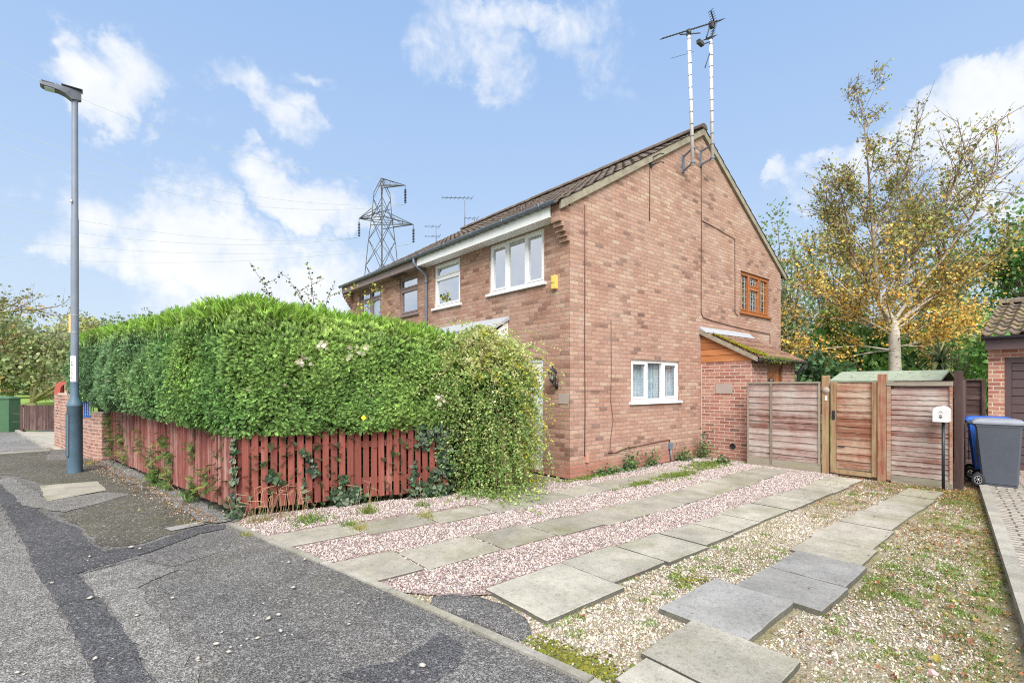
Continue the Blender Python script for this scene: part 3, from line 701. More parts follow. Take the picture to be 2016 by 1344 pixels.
# gravel: every stone is geometry
def stones(name, n, region, zb, size, colors, weights, dens=None, kind='stuff', label=None):
    lo = np.min(region, 0); hi = np.max(region, 0)
    P = rng.uniform(lo, hi, (n, 2)); P = P[inpoly(P, region) & offslab(P, .003) & ~inpoly(P, HUMP)]
    if dens is not None: P = P[rng.random(len(P)) < dens(P)]
    m = len(P); s = size * np.exp(rng.normal(0, .28, m))
    sc = s[:, None] * rng.uniform(.6, 1.15, (m, 3)); sc[:, 2] *= .75
    pos = np.column_stack([P, zb + s * .25 + rng.uniform(0, .006, m)])
    rot = frames(unit(m) * [1, 1, .5], roll=rng.uniform(0, 6, m))
    v, f, c = scatter(ST_V, ST_F, pos, rot, sc, pal(m, colors, weights, .14))
    o = np_mesh(name, v, f, M['stone'], c); tag(o, label, None, None, 'stuff'); return o
PINK = [(.47, .40, .385), (.39, .31, .30), (.56, .50, .475), (.30, .24, .23), (.62, .57, .52), (.27, .245, .235)]
PW = [.3, .22, .2, .12, .1, .06]
BEI = [(.54, .49, .41), (.43, .38, .32), (.32, .26, .21), (.60, .57, .51), (.40, .38, .35), (.21, .175, .15), (.44, .36, .32)]
BW = [.24, .2, .14, .18, .11, .05, .08]
bed = [(-4.36, -2.3), (-4.96, .5), (-4.76, .9), (-2.2, .40), (-.05, .0), (-.0, -.05), (4.2, -.05), (4.22, -1.15), (3.95, -1.3), (3.93, -2.78), (-3.8, -2.78), (-4.08, -2.58)]
stones('pink_gravel', 150000, bed, -.004, .0085, PINK, PW, lambda P: np.clip(1.15 - .15 * (P[:, 0] < -3.9) * (P[:, 1] < -2.1) - .35 * (P[:, 1] > -.55) * (P[:, 0] > -2) , 0, 1), label='crushed pink and white gravel between the paving rows')
bei = [(-4.11, -4.0), (-4.40, -2.3), (-3.86, -2.3), (-3.0, -2.3), (3.9, -2.9), (4.0, -4.2), (4.3, -4.5), (-4.0, -5.82), (-4.0, -4.5)]
def bd(P):
    x, y = P[:, 0], P[:, 1]; n = fbm(x, y, 1.6, 9)
    d = .62 - .28 * (x > .8) + .38 * n; d = np.where(y < -4.35, d - .16 - .18 * (x > -1.5), d); d = np.where(y > -2.7, .5 * (x < -3.3), d)
    kr = -4.57 + (x - 4.33) * .1535
    return np.clip(np.where(y < kr + .22, d * .25, d), 0, 1)
stones('beige_gravel', 190000, bei, -.024, .0080, BEI, BW, bd, label='loose cream and tan gravel worn thin over soil')
# larger loose stones on the bed
stones('loose_stones', 700, bei, -.02, .018, BEI, BW, lambda P: np.where((P[:, 0] < -2.2), .8, .25), label='larger pale stones lying loose in the beige gravel')

# dead leaves
def leaves(name, pts_fn, n, cols_, w_, size, label):
    P = pts_fn(n); m = len(P); s = size * np.exp(rng.normal(0, .3, m))
    z = np.where(offslab(P), -.006, .018) + rng.uniform(0, .012, m)
    d = unit(m); d[:, 2] *= .22
    v, f, c = scatter(LEAF_V * [1, 1, 2.2], LEAF_F, np.column_stack([P, z]), frames(d, roll=rng.normal(0, .35, m)), s, pal(m, cols_, w_, .2))
    return tag(np_mesh(name, v, f, M['leaf'], c), label, None, None, 'stuff')
def lf(n):
    P = rng.uniform([-4.0, -5.9], [6.2, -2.8], (n, 2)); x, y = P[:, 0], P[:, 1]; kr = -4.57 + (x - 4.33) * .1535
    k = np.where(y < -4.3, .10 + .85 * np.clip((x + 1.2) / 3.5, 0, 1), .02 + .55 * np.clip((x - .2) / 3., 0, 1)); k = np.where(y < kr + .5, np.maximum(k, .35), k)
    k *= .35 + .65 * (fbm(x, y, 2., 5) > -.15)
    k = np.where(offslab(P), k, k * .08)
    return P[(rng.random(n) < k) & (y > kr + .03) & (x < 6.1)]
BRN = [(.30, .15, .07), (.42, .24, .11), (.20, .10, .06), (.50, .34, .19), (.36, .12, .06), (.48, .38, .10)]
leaves('fallen_leaves', lf, 42000, BRN, [.25, .25, .15, .17, .1, .08], .020, 'brown dead leaves drifted along the kerb and the fence')
def lf2(n):
    t = rng.random(n); x = -6.12 + 1.1 * t - np.abs(rng.normal(0, .16, n)); return np.column_stack([x, 7.8 - 7.05 * t + rng.normal(0, .03, n)])
leaves('pavement_litter', lf2, 900, BRN, [.25, .25, .15, .17, .1, .08], .022, 'brown leaf litter along the foot of the weathered pickets').location.z = .022
stones('pavement_grit', 2600, [(-6.5, 7.9), (-5.9, 7.9), (-4.85, .9), (-5.35, .7)], .012, .007, BEI, BW, None, label='fine pale grit along the foot of the weathered pickets')
# moss and low weeds growing through the gravel
def carpet(name, P, h, wd, cols_, w_, blades, label, m=None, spread=.035, z0=-.03, lean=.6):
    n = len(P); Q = np.repeat(P, blades, 0); k = len(Q); Q = Q + rng.normal(0, spread, (k, 2))
    if P.shape[1] == 2: pos = np.column_stack([Q, np.full(k, z0)])
    d = rng.normal(0, lean, (k, 3)); d[:, 2] = 1.; hh = h * np.exp(rng.normal(0, .35, k))
    sc = np.column_stack([np.full(k, wd) * rng.uniform(.6, 1.3, k), hh, hh])
    v, f, c = scatter(BL_V, BL_F, pos, frames(d, up=unit(k)), sc, pal(k, cols_, w_, .2))
    return tag(np_mesh(name, v, f, M['blade'], c), label, None, None, 'stuff')
GR = [(.16, .25, .045), (.24, .30, .06), (.10, .19, .05), (.36, .34, .11)]
def wp(n):
    P = rng.uniform([-4.1, -5.9], [5.5, -2.9], (n, 2)); x, y = P[:, 0], P[:, 1]; kr = -4.57 + (x - 4.33) * .1535
    q = fbm(x, y, 2.3, 21) ; k = np.clip(.20 + 1.2 * (q - .12), .04, 1); k = np.where(y < -4.3, k * 1.1, k * .5); k = np.where((x < -2.8) & (y > -3.5), k * .6, k)
    return P[(rng.random(n) < k) & (y > kr + .04) & offslab(P, .01) & ~inpoly(P, HUMP) & (x > -4.08)]
carpet('weeds', wp(17000), .022, .009, [(.19, .25, .07), (.27, .30, .10), (.14, .20, .07), (.36, .33, .15), (.34, .25, .13)], [.28, .28, .16, .16, .12], 13, 'low green weeds and moss dotted through the gravel', spread=.034)
cc = rng.uniform([-3.9, -5.8], [4.0, -3.3], (900, 2)); cc = cc[(cc[:, 1] > -4.50 + (cc[:, 0] - 4.33) * .1535) & offslab(cc, .03) & ~inpoly(cc, HUMP)]
cc = cc[rng.random(len(cc)) < np.where(cc[:, 1] < -4.3, .62, .26) * (.45 + .9 * (fbm(cc[:, 0], cc[:, 1], 1.5, 77) > -.05))]
carpet('grass_patches', np.repeat(cc, 5, 0) + rng.normal(0, .035, (len(cc) * 5, 2)), .026, .0085, [(.20, .32, .07), (.28, .38, .10), (.15, .25, .06), (.36, .38, .14)], [.35, .3, .2, .15], 13, 'small green grass patches dotted over the right hand gravel', spread=.022, z0=-.024)
# moss cushions by the kerbs
def moss(name, spots, label):
    Ps = []
    for (x, y, rx, ry, n) in spots:
        q = rng.normal(0, 1, (n, 2)) * [rx, ry]; Ps.append(q + [x, y])
    P = np.concatenate(Ps); m = len(P); pos = np.column_stack([P, np.full(m, -.012)])
    s = .009 * np.exp(rng.normal(0, .35, m)); v, f, c = scatter(ST_V, ST_F, pos, frames(unit(m)), np.column_stack([s, s, s * .7]), pal(m, [(.30, .30, .035), (.22, .24, .05), (.17, .18, .05)], None, .15))
    return tag(np_mesh(name, v, f, M['blade'], c), label, None, None, 'stuff')
moss('moss', [(-4.02, -3.72, .05, .13, 520), (-3.97, -3.98, .07, .12, 420), (-2.4, -3.62, .1, .06, 120), (0.4, -4.62, .5, .14, 160), (-1.2, -4.72, .4, .12, 70)] +
     [(-.5 + k * .62, -5.25 + k * .62 * .1535, .26, .06, 110) for k in range(7)] + [(-4.44, -2.2, .03, .10, 90), (-4.52, -1.6, .02, .16, 60), (-4.26, -3.2, .02, .2, 110), (-4.33, -2.75, .02, .12, 80)], 'bright yellow green moss cushions beside the kerbs')

# ------------------------------------------------------------------ the pair of brick houses
def wall_plane(mb, axis, c, inward, u0, u1, v0, v1, holes, depth=.10):
    """flat wall with window openings and their reveals; axis 'x' is the plane x=c (u runs along y), 'y' the plane y=c (u runs along x)"""
    us = sorted({u0, u1, *[h[0] for h in holes], *[h[1] for h in holes]}); vs = sorted({v0, v1, *[h[2] for h in holes], *[h[3] for h in holes]})
    P = (lambda u, d, v: (c + d * inward, u, v)) if axis == 'x' else (lambda u, d, v: (u, c + d * inward, v))
    flip = (axis == 'x') == (inward > 0)
    def q(a):
        mb.poly(a[::-1] if flip else a)
    for i in range(len(us) - 1):
        for j in range(len(vs) - 1):
            a, b, e, f_ = us[i], us[i + 1], vs[j], vs[j + 1]
            if any(h[0] <= a and b <= h[1] and h[2] <= e and f_ <= h[3] for h in holes): continue
            q([P(a, 0, e), P(b, 0, e), P(b, 0, f_), P(a, 0, f_)])
    for h in holes:
        a, b, e, f_ = h
        q([P(a, 0, e), P(a, 0, f_), P(a, depth, f_), P(a, depth, e)][::-1]); q([P(b, 0, e), P(b, depth, e), P(b, depth, f_), P(b, 0, f_)][::-1])
        q([P(a, 0, e), P(a, depth, e), P(b, depth, e), P(b, 0, e)][::-1]); q([P(a, 0, f_), P(b, 0, f_), P(b, depth, f_), P(a, depth, f_)][::-1])
EZ, RZ, RX, HL, HM = 4.66, 7.33, 4.30, 9.45, 4.73
def rz(x): return RZ - (RZ - EZ - .06) * abs(x - RX) / 4.42
H1 = thing('brick_house', 'near half of the brick semi with the wide gable wall and white framed windows', 'house', (0, 0, 0))
H2 = thing('brick_house', 'far half of the brick semi with brown framed windows behind the hedge', 'house', (0, HM, 0))
WF = [(.63, 2.25, 3.44, 4.42), (3.30, 4.40, 3.40, 4.42)]
WG = [(1.70, 3.37, 1.27, 2.09), (6.16, 7.83, 3.42, 4.45)]
DOOR = (.66, 1.6, .05, 2.07)
mb = MB(); wall_plane(mb, 'x', 0, 1, .0, HM, 0, 4.46, WF + [DOOR])
mb.build('front_wall', M['brick_front'], H1)
mb = MB(); wall_plane(mb, 'y', 0, 1, 0, 8.56, 0, 4.60, WG)
mb.poly([(0, 0, 4.60), (8.56, 0, 4.60), (8.56, 0, rz(8.56) - .07), (RX, 0, RZ - .07), (0, 0, rz(0) - .07)])
mb.poly([(8.56, 0, 0), (8.56, HM, 0), (8.56, HM, 4.6), (8.56, 0, 4.6)])
mb.build('gable_wall', M['brick'], H1)
# corbelled brick end that carries the eaves
mb = MB()
steps = [(4.03, .055), (4.105, .10), (4.18, .15), (4.255, .20), (4.33, .245)]
for k, (z, d) in enumerate(steps):
    z1 = steps[k + 1][0] if k + 1 < len(steps) else 4.62
    mb.box(-d, -.001, -.003, .20, z + .002, z1)
mb.build('corbel', M['brick_front'], H1)
mb = MB(); mb.box(.22, 8.4, .2, HM - .1, .05, .09); mb.box(.22, 8.4, .2, HM - .1, 2.45, 2.55); mb.box(.9, 1.0, .2, HM - .1, .1, 4.4)
mb.build('floor', M['room'], H1)
def tile_roof(xe, ze, xr, zr_, y0, y1, rows, period=.22, amp=.017, lift=.024, seg=8, axis='x'):
    """pantiles: eave at (xe, ze) rising to (xr, zr_); waves run along y"""
    mb = MB(); L = math.hypot(xr - xe, zr_ - ze); sx, sz = (xr - xe) / L, (zr_ - ze) / L; nxv, nz = -sz * (1 if sx > 0 else -1) , abs(sx)
    n = int((y1 - y0) / period * seg); g = random.Random(5)
    ys = [y0 + (y1 - y0) * i / n for i in range(n + 1)]
    prof = [max(-.25, math.cos(2 * math.pi * (y - y0) / period)) * amp for y in ys]
    rl = L / rows
    for r in range(rows):
        a0, a1 = r * rl - .02, (r + 1) * rl
        base = len(mb.v); jit = [g.uniform(-.004, .004) for _ in range(n // seg + 2)]
        for (a, hh, down) in ((a0, lift, True), (a0, lift, False), (a1, .0, False)):
            for i, y in enumerate(ys):
                h = prof[i] + hh + jit[i // seg] - (.028 if down else 0)
                p = (xe + sx * a + nxv * h, y, ze + sz * a + nz * h)
                mb.v.append(p if axis == 'x' else (p[1], p[0], p[2]))
        for k in range(2):
            for i in range(n):
                q = (base + k * (n + 1) + i, base + k * (n + 1) + i + 1, base + (k + 1) * (n + 1) + i + 1, base + (k + 1) * (n + 1) + i)
                mb.f.append(q); mb.smooth.append(k == 1)
    return mb
XE, XE2 = -.31, 8.86
mb = tile_roof(XE, rz(XE), RX, RZ, -.07, HM, 16)
mb2 = tile_roof(XE2, rz(XE2), RX, RZ, -.07, HM, 16); o = len(mb.v); mb.v += mb2.v; mb.f += [tuple(i + o for i in q) for q in mb2.f]; mb.smooth += mb2.smooth
roof1 = mb.build('roof', M['tile'], H1, fix=False)
mb = tile_roof(XE, rz(XE), RX, RZ, HM + .002, HL + .05, 16)
mb2 = tile_roof(XE2, rz(XE2), RX, RZ, HM + .002, HL + .05, 16); o = len(mb.v); mb.v += mb2.v; mb.f += [tuple(i + o for i in q) for q in mb2.f]; mb.smooth += mb2.smooth
roof2 = mb.build('roof', M['tile'], H2, fix=False)
def ridge(y0, y1, par):
    mb = MB(); y = y0; g = random.Random(2)
    while y < y1 - .05:
        e = min(y + .45, y1); z = RZ + .005 + g.uniform(-.004, .004)
        pr = [(RX + .13 * math.cos(t), z + .115 * math.sin(t)) for t in [math.pi * k / 8 for k in range(9)]]
        mb.yprism(pr, y, e - .008); y = e
    return mb.build('ridge_tile', M['tile'], par)
ridge(-.07, HM, roof1); ridge(HM + .002, HL + .05, roof2)
# verge board under the tiles on the gable
mb = MB()
for s_, xa in ((1, XE + .05), (-1, XE2 - .05)):
    p0 = (xa, rz(xa)); p1 = (RX, RZ)
    mb.yprism([(p0[0], p0[1] - .125), (p1[0], p1[1] - .125), (p1[0], p1[1] + .015), (p0[0], p0[1] + .015)] if s_ > 0 else
              [(p1[0] + .001, p1[1] - .125), (p0[0], p0[1] - .125), (p0[0], p0[1] + .015), (p1[0] + .001, p1[1] + .015)], -.055, -.003)
mb.build('verge', M['verge'], H1, fix=True)
def gutter(y0, y1, x, z, par, m, br=True, xs=-1, nb=6, top=.055):
    mb = MB(); pr = [(x + xs * .055 + .055 * math.cos(t), z + .055 * math.sin(t)) for t in [math.pi + math.pi * k / 8 for k in range(9)]]
    pr += [(p[0] * .92 + (x + xs * .055) * .08, p[1]) for p in pr[::-1]]
    mb.yprism(pr, y0, y1)
    g = mb.build('gutter', m, par, fix=True)
    if br:
        mb = MB()
        for k in range(nb):
            y = y0 + .35 + (y1 - y0 - .7) * k / max(1, nb - 1)
            mb.tube([(x + xs * (.055 + .062 * math.cos(t)), y, z - .062 * math.sin(t)) for t in [math.pi * j / 6 for j in range(7)]], .012, 6)
        mb.build('gutter_bracket', m, par)
    return g
gutter(.02, HM, -.275, 4.66, H1, M['gutter'], nb=5); gutter(HM + .01, HL + .02, -.275, 4.655, H2, M['gutter'], nb=5)
mb = MB(); mb.box(-.275, -.255, .205, HM, 4.43, 4.63); mb.box(-.255, -.002, .205, HM, 4.435, 4.45); mb.build('fascia', M['upvc'], H1)
mb = MB(); mb.box(-.275, -.255, HM + .002, HL, 4.43, 4.63); mb.box(-.255, -.002, HM + .002, HL, 4.435, 4.45); mb.build('fascia', M['brown_frame'], H2)
mb = MB(); mb.box(-.20, -.06, 5.55, 6.35, 4.428, 4.434); mb.build('soffit_vent', M['dark_metal'], H2)
mb = MB(); X = -.33
mb.tube([(X, 4.78, 4.63), (X, 4.78, 4.50), (-.20, 4.72, 4.36), (-.06, 4.68, 4.24), (-.05, 4.68, 4.10), (-.05, 4.68, .2)], .034, 12)
for z in (4.1, 3.0, 1.6): mb.tube([(-.05, 4.68, z), (-.05, 4.68, z - .06)], .042, 12)
mb.build('downpipe', M['gutter'], H1)

def window(par, axis, c, s, hole, mframe, cuts, curt, glass='glass', sill=True, fw=.055, rec=.035, transom=None, leads=False):
    """frame in its opening; s = outward sign; cuts = fractions where mullions stand"""
    a, b, e, f_ = hole
    def B(mb, u0, u1, v0, v1, d0, d1):
        x0, x1 = c - s * d0, c - s * d1       # d grows inward
        mb.box(x0, x1, u0, u1, v0, v1) if axis == 'x' else mb.box(u0, u1, x0, x1, v0, v1)
    mb = MB(); g = .002
    B(mb, a + g, a + fw, e + g, f_ - g, rec, .098); B(mb, b - fw, b - g, e + g, f_ - g, rec, .098)
    B(mb, a + fw, b - fw, e + g, e + fw, rec, .098); B(mb, a + fw, b - fw, f_ - fw, f_ - g, rec, .098)
    xs = [a + fw] + [a + (b - a) * t for t in cuts] + [b - fw]
    panes = []
    for i, t in enumerate(cuts): B(mb, a + (b - a) * t - fw * .5, a + (b - a) * t + fw * .5, e + fw, f_ - fw, rec, .098)
    for i in range(len(xs) - 1):
        u0 = xs[i] + (fw * .5 if i else 0); u1 = xs[i + 1] - (fw * .5 if i < len(xs) - 2 else 0)
        zz = [(e + fw, f_ - fw)]
        tr = transom if not isinstance(transom, dict) else transom.get(i)
        if tr:
            zt = e + (f_ - e) * tr; B(mb, u0, u1, zt - fw * .5, zt + fw * .5, rec, .098); zz = [(e + fw, zt - fw * .5), (zt + fw * .5, f_ - fw)]
        for z0, z1 in zz: panes.append((u0, u1, z0, z1, i))
    w_ = mb.build('window', mframe, par)
    for (u0, u1, z0, z1, i) in panes:       # opening sashes stand proud
        if i % 2 == 0 or transom:
            k = .034; mo = MB()
            B(mo, u0 + .002, u0 + k, z0 + .002, z1 - .002, rec - .012, rec + .03); B(mo, u1 - k, u1 - .002, z0 + .002, z1 - .002, rec - .012, rec + .03)
            B(mo, u0 + k, u1 - k, z0 + .002, z0 + k, rec - .012, rec + .03); B(mo, u0 + k, u1 - k, z1 - k, z1 - .002, rec - .012, rec + .03); mo.build('sash', mframe, w_)
    gl = MB()
    for (u0, u1, z0, z1, i) in panes: B(gl, u0, u1, z0, z1, rec + .028, rec + .034)
    gl.build('pane', M[glass], w_)
    if leads:
        lm = MB()
        for (u0, u1, z0, z1, i) in panes:
            nx_ = max(2, round((u1 - u0) / .15)); nz_ = max(2, round((z1 - z0) / .19))
            for k in range(1, nx_): u = u0 + (u1 - u0) * k / nx_; B(lm, u - .005, u + .005, z0, z1, rec + .022, rec + .0275)
            for k in range(1, nz_): z = z0 + (z1 - z0) * k / nz_; B(lm, u0, u1, z - .005, z + .005, rec + .0215, rec + .0275)
        lm.build('leading', M['lead'], w_)
    if sill:
        sm = MB(); B(sm, a - .06, b + .06, e - .05, e - .001, -.05, .09); sm.build('sill', mframe, w_)
    if curt:
        cm = MB()
        (cu0, cu1) = curt if isinstance(curt, tuple) else (0, 1)
        n = 60; pts = []
        for k in range(n + 1):
            u = a + (b - a) * (cu0 + (cu1 - cu0) * k / n); d = .15 + .012 * math.sin(k * 1.9)
            for z in (e, f_): pts.append((c - s * d, u, z) if axis == 'x' else (u, c - s * d, z))
        cm.raw(pts, [(2 * k, 2 * k + 2, 2 * k + 3, 2 * k + 1) for k in range(n)]); cm.build('net_curtain', M['curtain'], w_)
    return w_
window(H1, 'x', 0, -1, WF[0], M['upvc'], [.33, .66], (.0, 1.), transom=None)
window(H1, 'x', 0, -1, WF[1], M['upvc'], [], (0, 1), transom=.68)
window(H1, 'y', 0, -1, WG[0], M['upvc'], [.33, .66], (0, 1), glass='glass_clear')
window(H1, 'y', 0, -1, WG[1], M['orange_frame'], [.30, .66], (.62, 1.), glass='glass', transom={1: .66}, leads=True)
# front door: white frame and patterned oval glass half hidden by the shrub
mb = MB(); a, b, e, f_ = DOOR
mb.box(.03, .095, a + .002, a + .06, e, f_ - .002); mb.box(.03, .095, b - .06, b - .002, e, f_ - .002); mb.box(.03, .095, a + .06, b - .06, f_ - .06, f_ - .002)
dr = mb.build('door', M['upvc'], H1)
mb = MB(); mb.box(.05, .088, a + .062, b - .062, e, f_ - .062); mb.build('door_panel', M['upvc'], dr)
mb = MB(); cyy = a + .22
mb.xprism([(cyy + .13 * math.cos(t), 1.35 + .42 * math.sin(t)) for t in [2 * math.pi * k / 24 for k in range(24)]], .030, .0495); mb.build('door_glass', M['frosted'], dr, fix=True)
# far half
WB = [(HM + .42, HM + 1.42, 3.40, 4.40), (HM + 2.53, HM + 4.02, 3.40, 4.38)]
mb = MB(); wall_plane(mb, 'x', 0, 1, HM, HL, 0, 4.46, WB); mb.poly([(0, HL, 0), (8.56, HL, 0), (8.56, HL, 4.6), (RX, HL, RZ - .07), (0, HL, 4.6)][::-1]); mb.poly([(8.56, HM, 0), (8.56, HL, 0), (8.56, HL, 4.6), (8.56, HM, 4.6)])
mb.build('front_wall', M['brick_front'], H2)
mb = MB()
for k, (z, d) in enumerate(steps):
    z1 = steps[k + 1][0] if k + 1 < len(steps) else 4.62
    mb.box(-d, -.001, HL - .20, HL + .003, z + .002, z1)
mb.build('corbel', M['brick_front'], H2)
mb = MB(); mb.box(.22, 8.4, HM + .1, HL - .2, 2.45, 2.55); mb.box(.9, 1.0, HM + .1, HL - .2, .1, 4.4); mb.build('floor', M['room'], H2)
window(H2, 'x', 0, -1, WB[0], M['brown_frame'], [], (0, 1), transom=.66); window(H2, 'x', 0, -1, WB[1], M['brown_frame'], [.48], (0, 1), transom={0: .7, 1: .7})

# porch over the front door
mb = MB(); PY0, PY1 = 1.62, 4.45
mb.hexa([(-.36, PY0 - .02, 2.66), (-.0, PY0 - .02, 2.86), (-.0, PY1, 2.86), (-.36, PY1, 2.66), (-.36, PY0 - .02, 2.70), (-.0, PY0 - .02, 2.93), (-.0, PY1, 2.93), (-.36, PY1, 2.70)])
pr = mb.build('porch_roof', M['lead'], H1, fix=True)
tile_roof(-1.0, 2.26, -.30, 2.655, PY0, PY1, 2).build('porch_tiles', M['tile'], pr)
mb = MB(); mb.yprism([(-.95, 2.12), (-.002, 2.12), (-.002, 2.84), (-.3, 2.62), (-.95, 2.25)], PY0 + .02, PY0 + .045); mb.build('porch_cheek', M['white_paint'], H1, fix=True)
mb = MB(); mb.box(-.98, -.95, PY0, PY1, 2.08, 2.26); mb.box(-.95, -.86, PY0 + .05, PY0 + .14, 0, 2.1); mb.box(-.95, -.86, PY1 - .14, PY1 - .05, 0, 2.1); mb.build('porch_post', M['white_paint'], H1)
mb = MB()
mb.box(-.955, -.90, 1.9, 1.95, 2.1, 2.13); mb.build('porch_trim', M['white_paint'], H1)

# cables on the gable
def cable(pts, r, name='cable', m='cable'):
    mb = MB(); mb.tube([(x, -.012, z) for x, z in pts], r, 6); return mb.build(name, M[m], H1)
cable([(.36, 4.72), (.365, 3.4), (.36, 2.2), (.372, 1.2), (.36, .36)], .009)
cable([(2.283, 6.0), (2.29, 5.4), (2.28, 4.85)], .008)
cable([(4.26, 6.62), (4.27, 5.3), (4.26, 4.), (4.255, 3.22), (4.33, 3.12), (4.8, 3.07), (6.5, 2.99), (7.83, 2.97), (7.84, 2.72)], .009)
cable([(4.27, 5.29), (5.0, 5.24), (5.84, 5.16), (5.85, 4.2), (5.85, 3.36), (6.0, 3.31)], .008)
cable([(1.08, 2.78), (1.09, 1.9), (1.07, 1.3), (1.14, .95), (1.07, .62), (1.05, .40), (1.14, .355), (1.28, .34)], .005)
cable([(1.0, .37), (1.2, .345), (1.5, .40), (2.2, .43), (2.98, .46), (3.0, .40)], .009)
cable([(.12, 1.49), (.6, 1.49), (1.0, 1.48)], .0035)
mb = MB(); mb.box(.38, .44, -.035, -.001, .24, .40, .006); mb.build('junction_box', simple('box_terracotta', (.50, .26, .19), .6), H1)
mb = MB(); mb.box(2.95, 3.05, -.05, -.001, .26, .40, .01); mb.tube([(3.0, -.03, .27), (3.02, -.04, -.02)], .02, 8); mb.build('cable_box', M['gutter'], H1)

# side store with a lean-to roof
EX0, EX1, EY = 4.26, 6.5, -1.12
mb = MB()
mb.poly([(EX0, EY, -.05), (EX0, -.002, -.05), (EX0, -.002, 2.10), (EX0, EY, 2.10)][::-1])
DX0, DX1 = 5.02, 5.84
mb.poly([(EX0, EY, -.05), (DX0, EY, -.05), (DX0, EY, 2.10), (EX0, EY, 2.10)]); mb.poly([(DX1, EY, -.05), (EX1, EY, -.05), (EX1, EY, 2.10), (DX1, EY, 2.10)])
mb.poly([(DX0, EY, 2.06), (DX1, EY, 2.06), (DX1, EY, 2.10), (DX0, EY, 2.10)])
mb.poly([(EX1, EY, -.05), (EX1, -.002, -.05), (EX1, -.002, 2.8), (EX1, EY, 2.2)])
mb.poly([(DX0, EY, 0), (DX0, EY + .1, 0), (DX0, EY + .1, 2.06), (DX0, EY, 2.06)]); mb.poly([(DX1, EY, 0), (DX1, EY + .1, 0), (DX1, EY + .1, 2.06), (DX1, EY, 2.06)][::-1])
ext = mb.build('store_wall', M['brick_red'], H1)
mb = MB()
n = 5
for k in range(n):
    z0 = 2.102 + k * .142; z1 = z0 + .136; t = max(0, (z0 - 2.16) / .62)
    def yat(z): return -1.20 * (2.82 - z) / (2.82 - 2.12)
    y0, y1 = max(yat(z0), -1.19), yat(min(z1, 2.82))
    if z0 > 2.8: break
    mb.raw([(EX0 - .012, y0, z0), (EX0 - .012, -.005, z0), (EX0 - .004, -.005, min(z1, 2.82)), (EX0 - .004, min(y1, -.005), min(z1, 2.82)),
            (EX0 + .02, y0, z0), (EX0 + .02, -.005, z0), (EX0 + .02, -.005, min(z1, 2.82)), (EX0 + .02, min(y1, -.005), min(z1, 2.82))],
           [(3, 2, 1, 0), (4, 5, 6, 7), (0, 1, 5, 4), (2, 3, 7, 6), (3, 0, 4, 7)])
mb.build('gable_cladding', M['orange_wood'], ext, fix=True)
mb = tile_roof(-1.27, 2.15, 0, 2.80, EX0 - .06, EX1 + .1, 4, period=.16, amp=.018, lift=.02, axis='y')
er = mb.build('store_roof', M['tile_ext'], H1)
mb = MB(); mb.hexa([(EX0 - .08, -1.27, 2.075), (EX0 - .045, -1.27, 2.075), (EX0 - .045, -.002, 2.735), (EX0 - .08, -.002, 2.735), (EX0 - .08, -1.27, 2.165), (EX0 - .045, -1.27, 2.165), (EX0 - .045, -.002, 2.83), (EX0 - .08, -.002, 2.83)])
mb.build('store_verge', M['verge'], er, fix=True)
mb = MB(); mb.hexa([(EX0 - .07, -.16, 2.755), (EX1 + .12, -.16, 2.755), (EX1 + .12, -.002, 2.84), (EX0 - .07, -.002, 2.84), (EX0 - .07, -.16, 2.765), (EX1 + .12, -.16, 2.765), (EX1 + .12, -.002, 2.90), (EX0 - .07, -.002, 2.90)])
mb.build('flashing', M['lead'], er, fix=True)
mb = MB(); 
pr_ = [(-1.33 + .05 * math.cos(t), 2.13 + .05 * math.sin(t)) for t in [math.pi + math.pi * k / 8 for k in range(9)]]; pr_ += [(-1.33 + .042 * math.cos(t), 2.13 + .042 * math.sin(t)) for t in [2 * math.pi - math.pi * k / 8 for k in range(9)]]
mb.xprism(pr_, EX0 - .06, EX1 + .12); mb.box(EX0, EX1, -1.28, -1.13, 2.08, 2.12); mb.tube([(EX1 + .02, -1.33, 2.09), (EX1 + .02, -1.2, 1.9), (EX1 + .02, -1.2, 0)], .034, 10)
mb.build('store_gutter', M['dark_gutter'], er, fix=True)
mb = MB(); mb.box(DX0 + .002, DX0 + .06, EY + .03, EY + .09, 0, 2.055); mb.box(DX1 - .06, DX1 - .002, EY + .03, EY + .09, 0, 2.055); mb.box(DX0 + .06, DX1 - .06, EY + .03, EY + .09, 2.0, 2.055)
mb.box(DX0 + .06, DX1 - .06, EY + .05, EY + .08, .02, 2.0)
for z0, z1 in ((.2, .9), (1.05, 1.85)):
    for x0, x1 in ((DX0 + .14, DX0 + .38), (DX0 + .44, DX1 - .14)): mb.box(x0, x1, EY + .044, EY + .05, z0, z1)
mb.build('store_door', M['orange_frame'], H1)
# moss on the store roof, running down behind the verge, and grass in its gutter
P = []
for k in range(1500):
    t = rng.random(); y = -1.25 + 1.0 * t; x = EX0 + .06 + abs(rng.normal(0, .16 * (1.25 - t)))
    P.append((x, y, 2.15 + (y + 1.27) * .512 + .055 + rng.uniform(0, .015)))
P = np.array(P); m_ = len(P); s_ = .016 * np.exp(rng.normal(0, .3, m_))
v, f, c = scatter(ST_V, ST_F, P, frames(unit(m_)), s_, pal(m_, [(.26, .26, .015), (.18, .20, .02), (.32, .29, .03)], None, .15))
np_mesh('moss', v, f, M['blade'], c, H1)
Q = np.column_stack([rng.uniform(EX0 + .05, EX1 - .3, 900), rng.normal(-1.31, .03, 900), np.full(900, 2.12)])
Q = Q[rng.random(900) < np.clip(1.1 - abs(Q[:, 0] - 4.9) / 1.2, .1, 1)]; m_ = len(Q); d = rng.normal(0, .7, (m_, 3)); d[:, 1] -= .35; d[:, 2] = .6 + rng.random(m_) * .6; d[rng.random(m_) < .3, 2] *= -.8
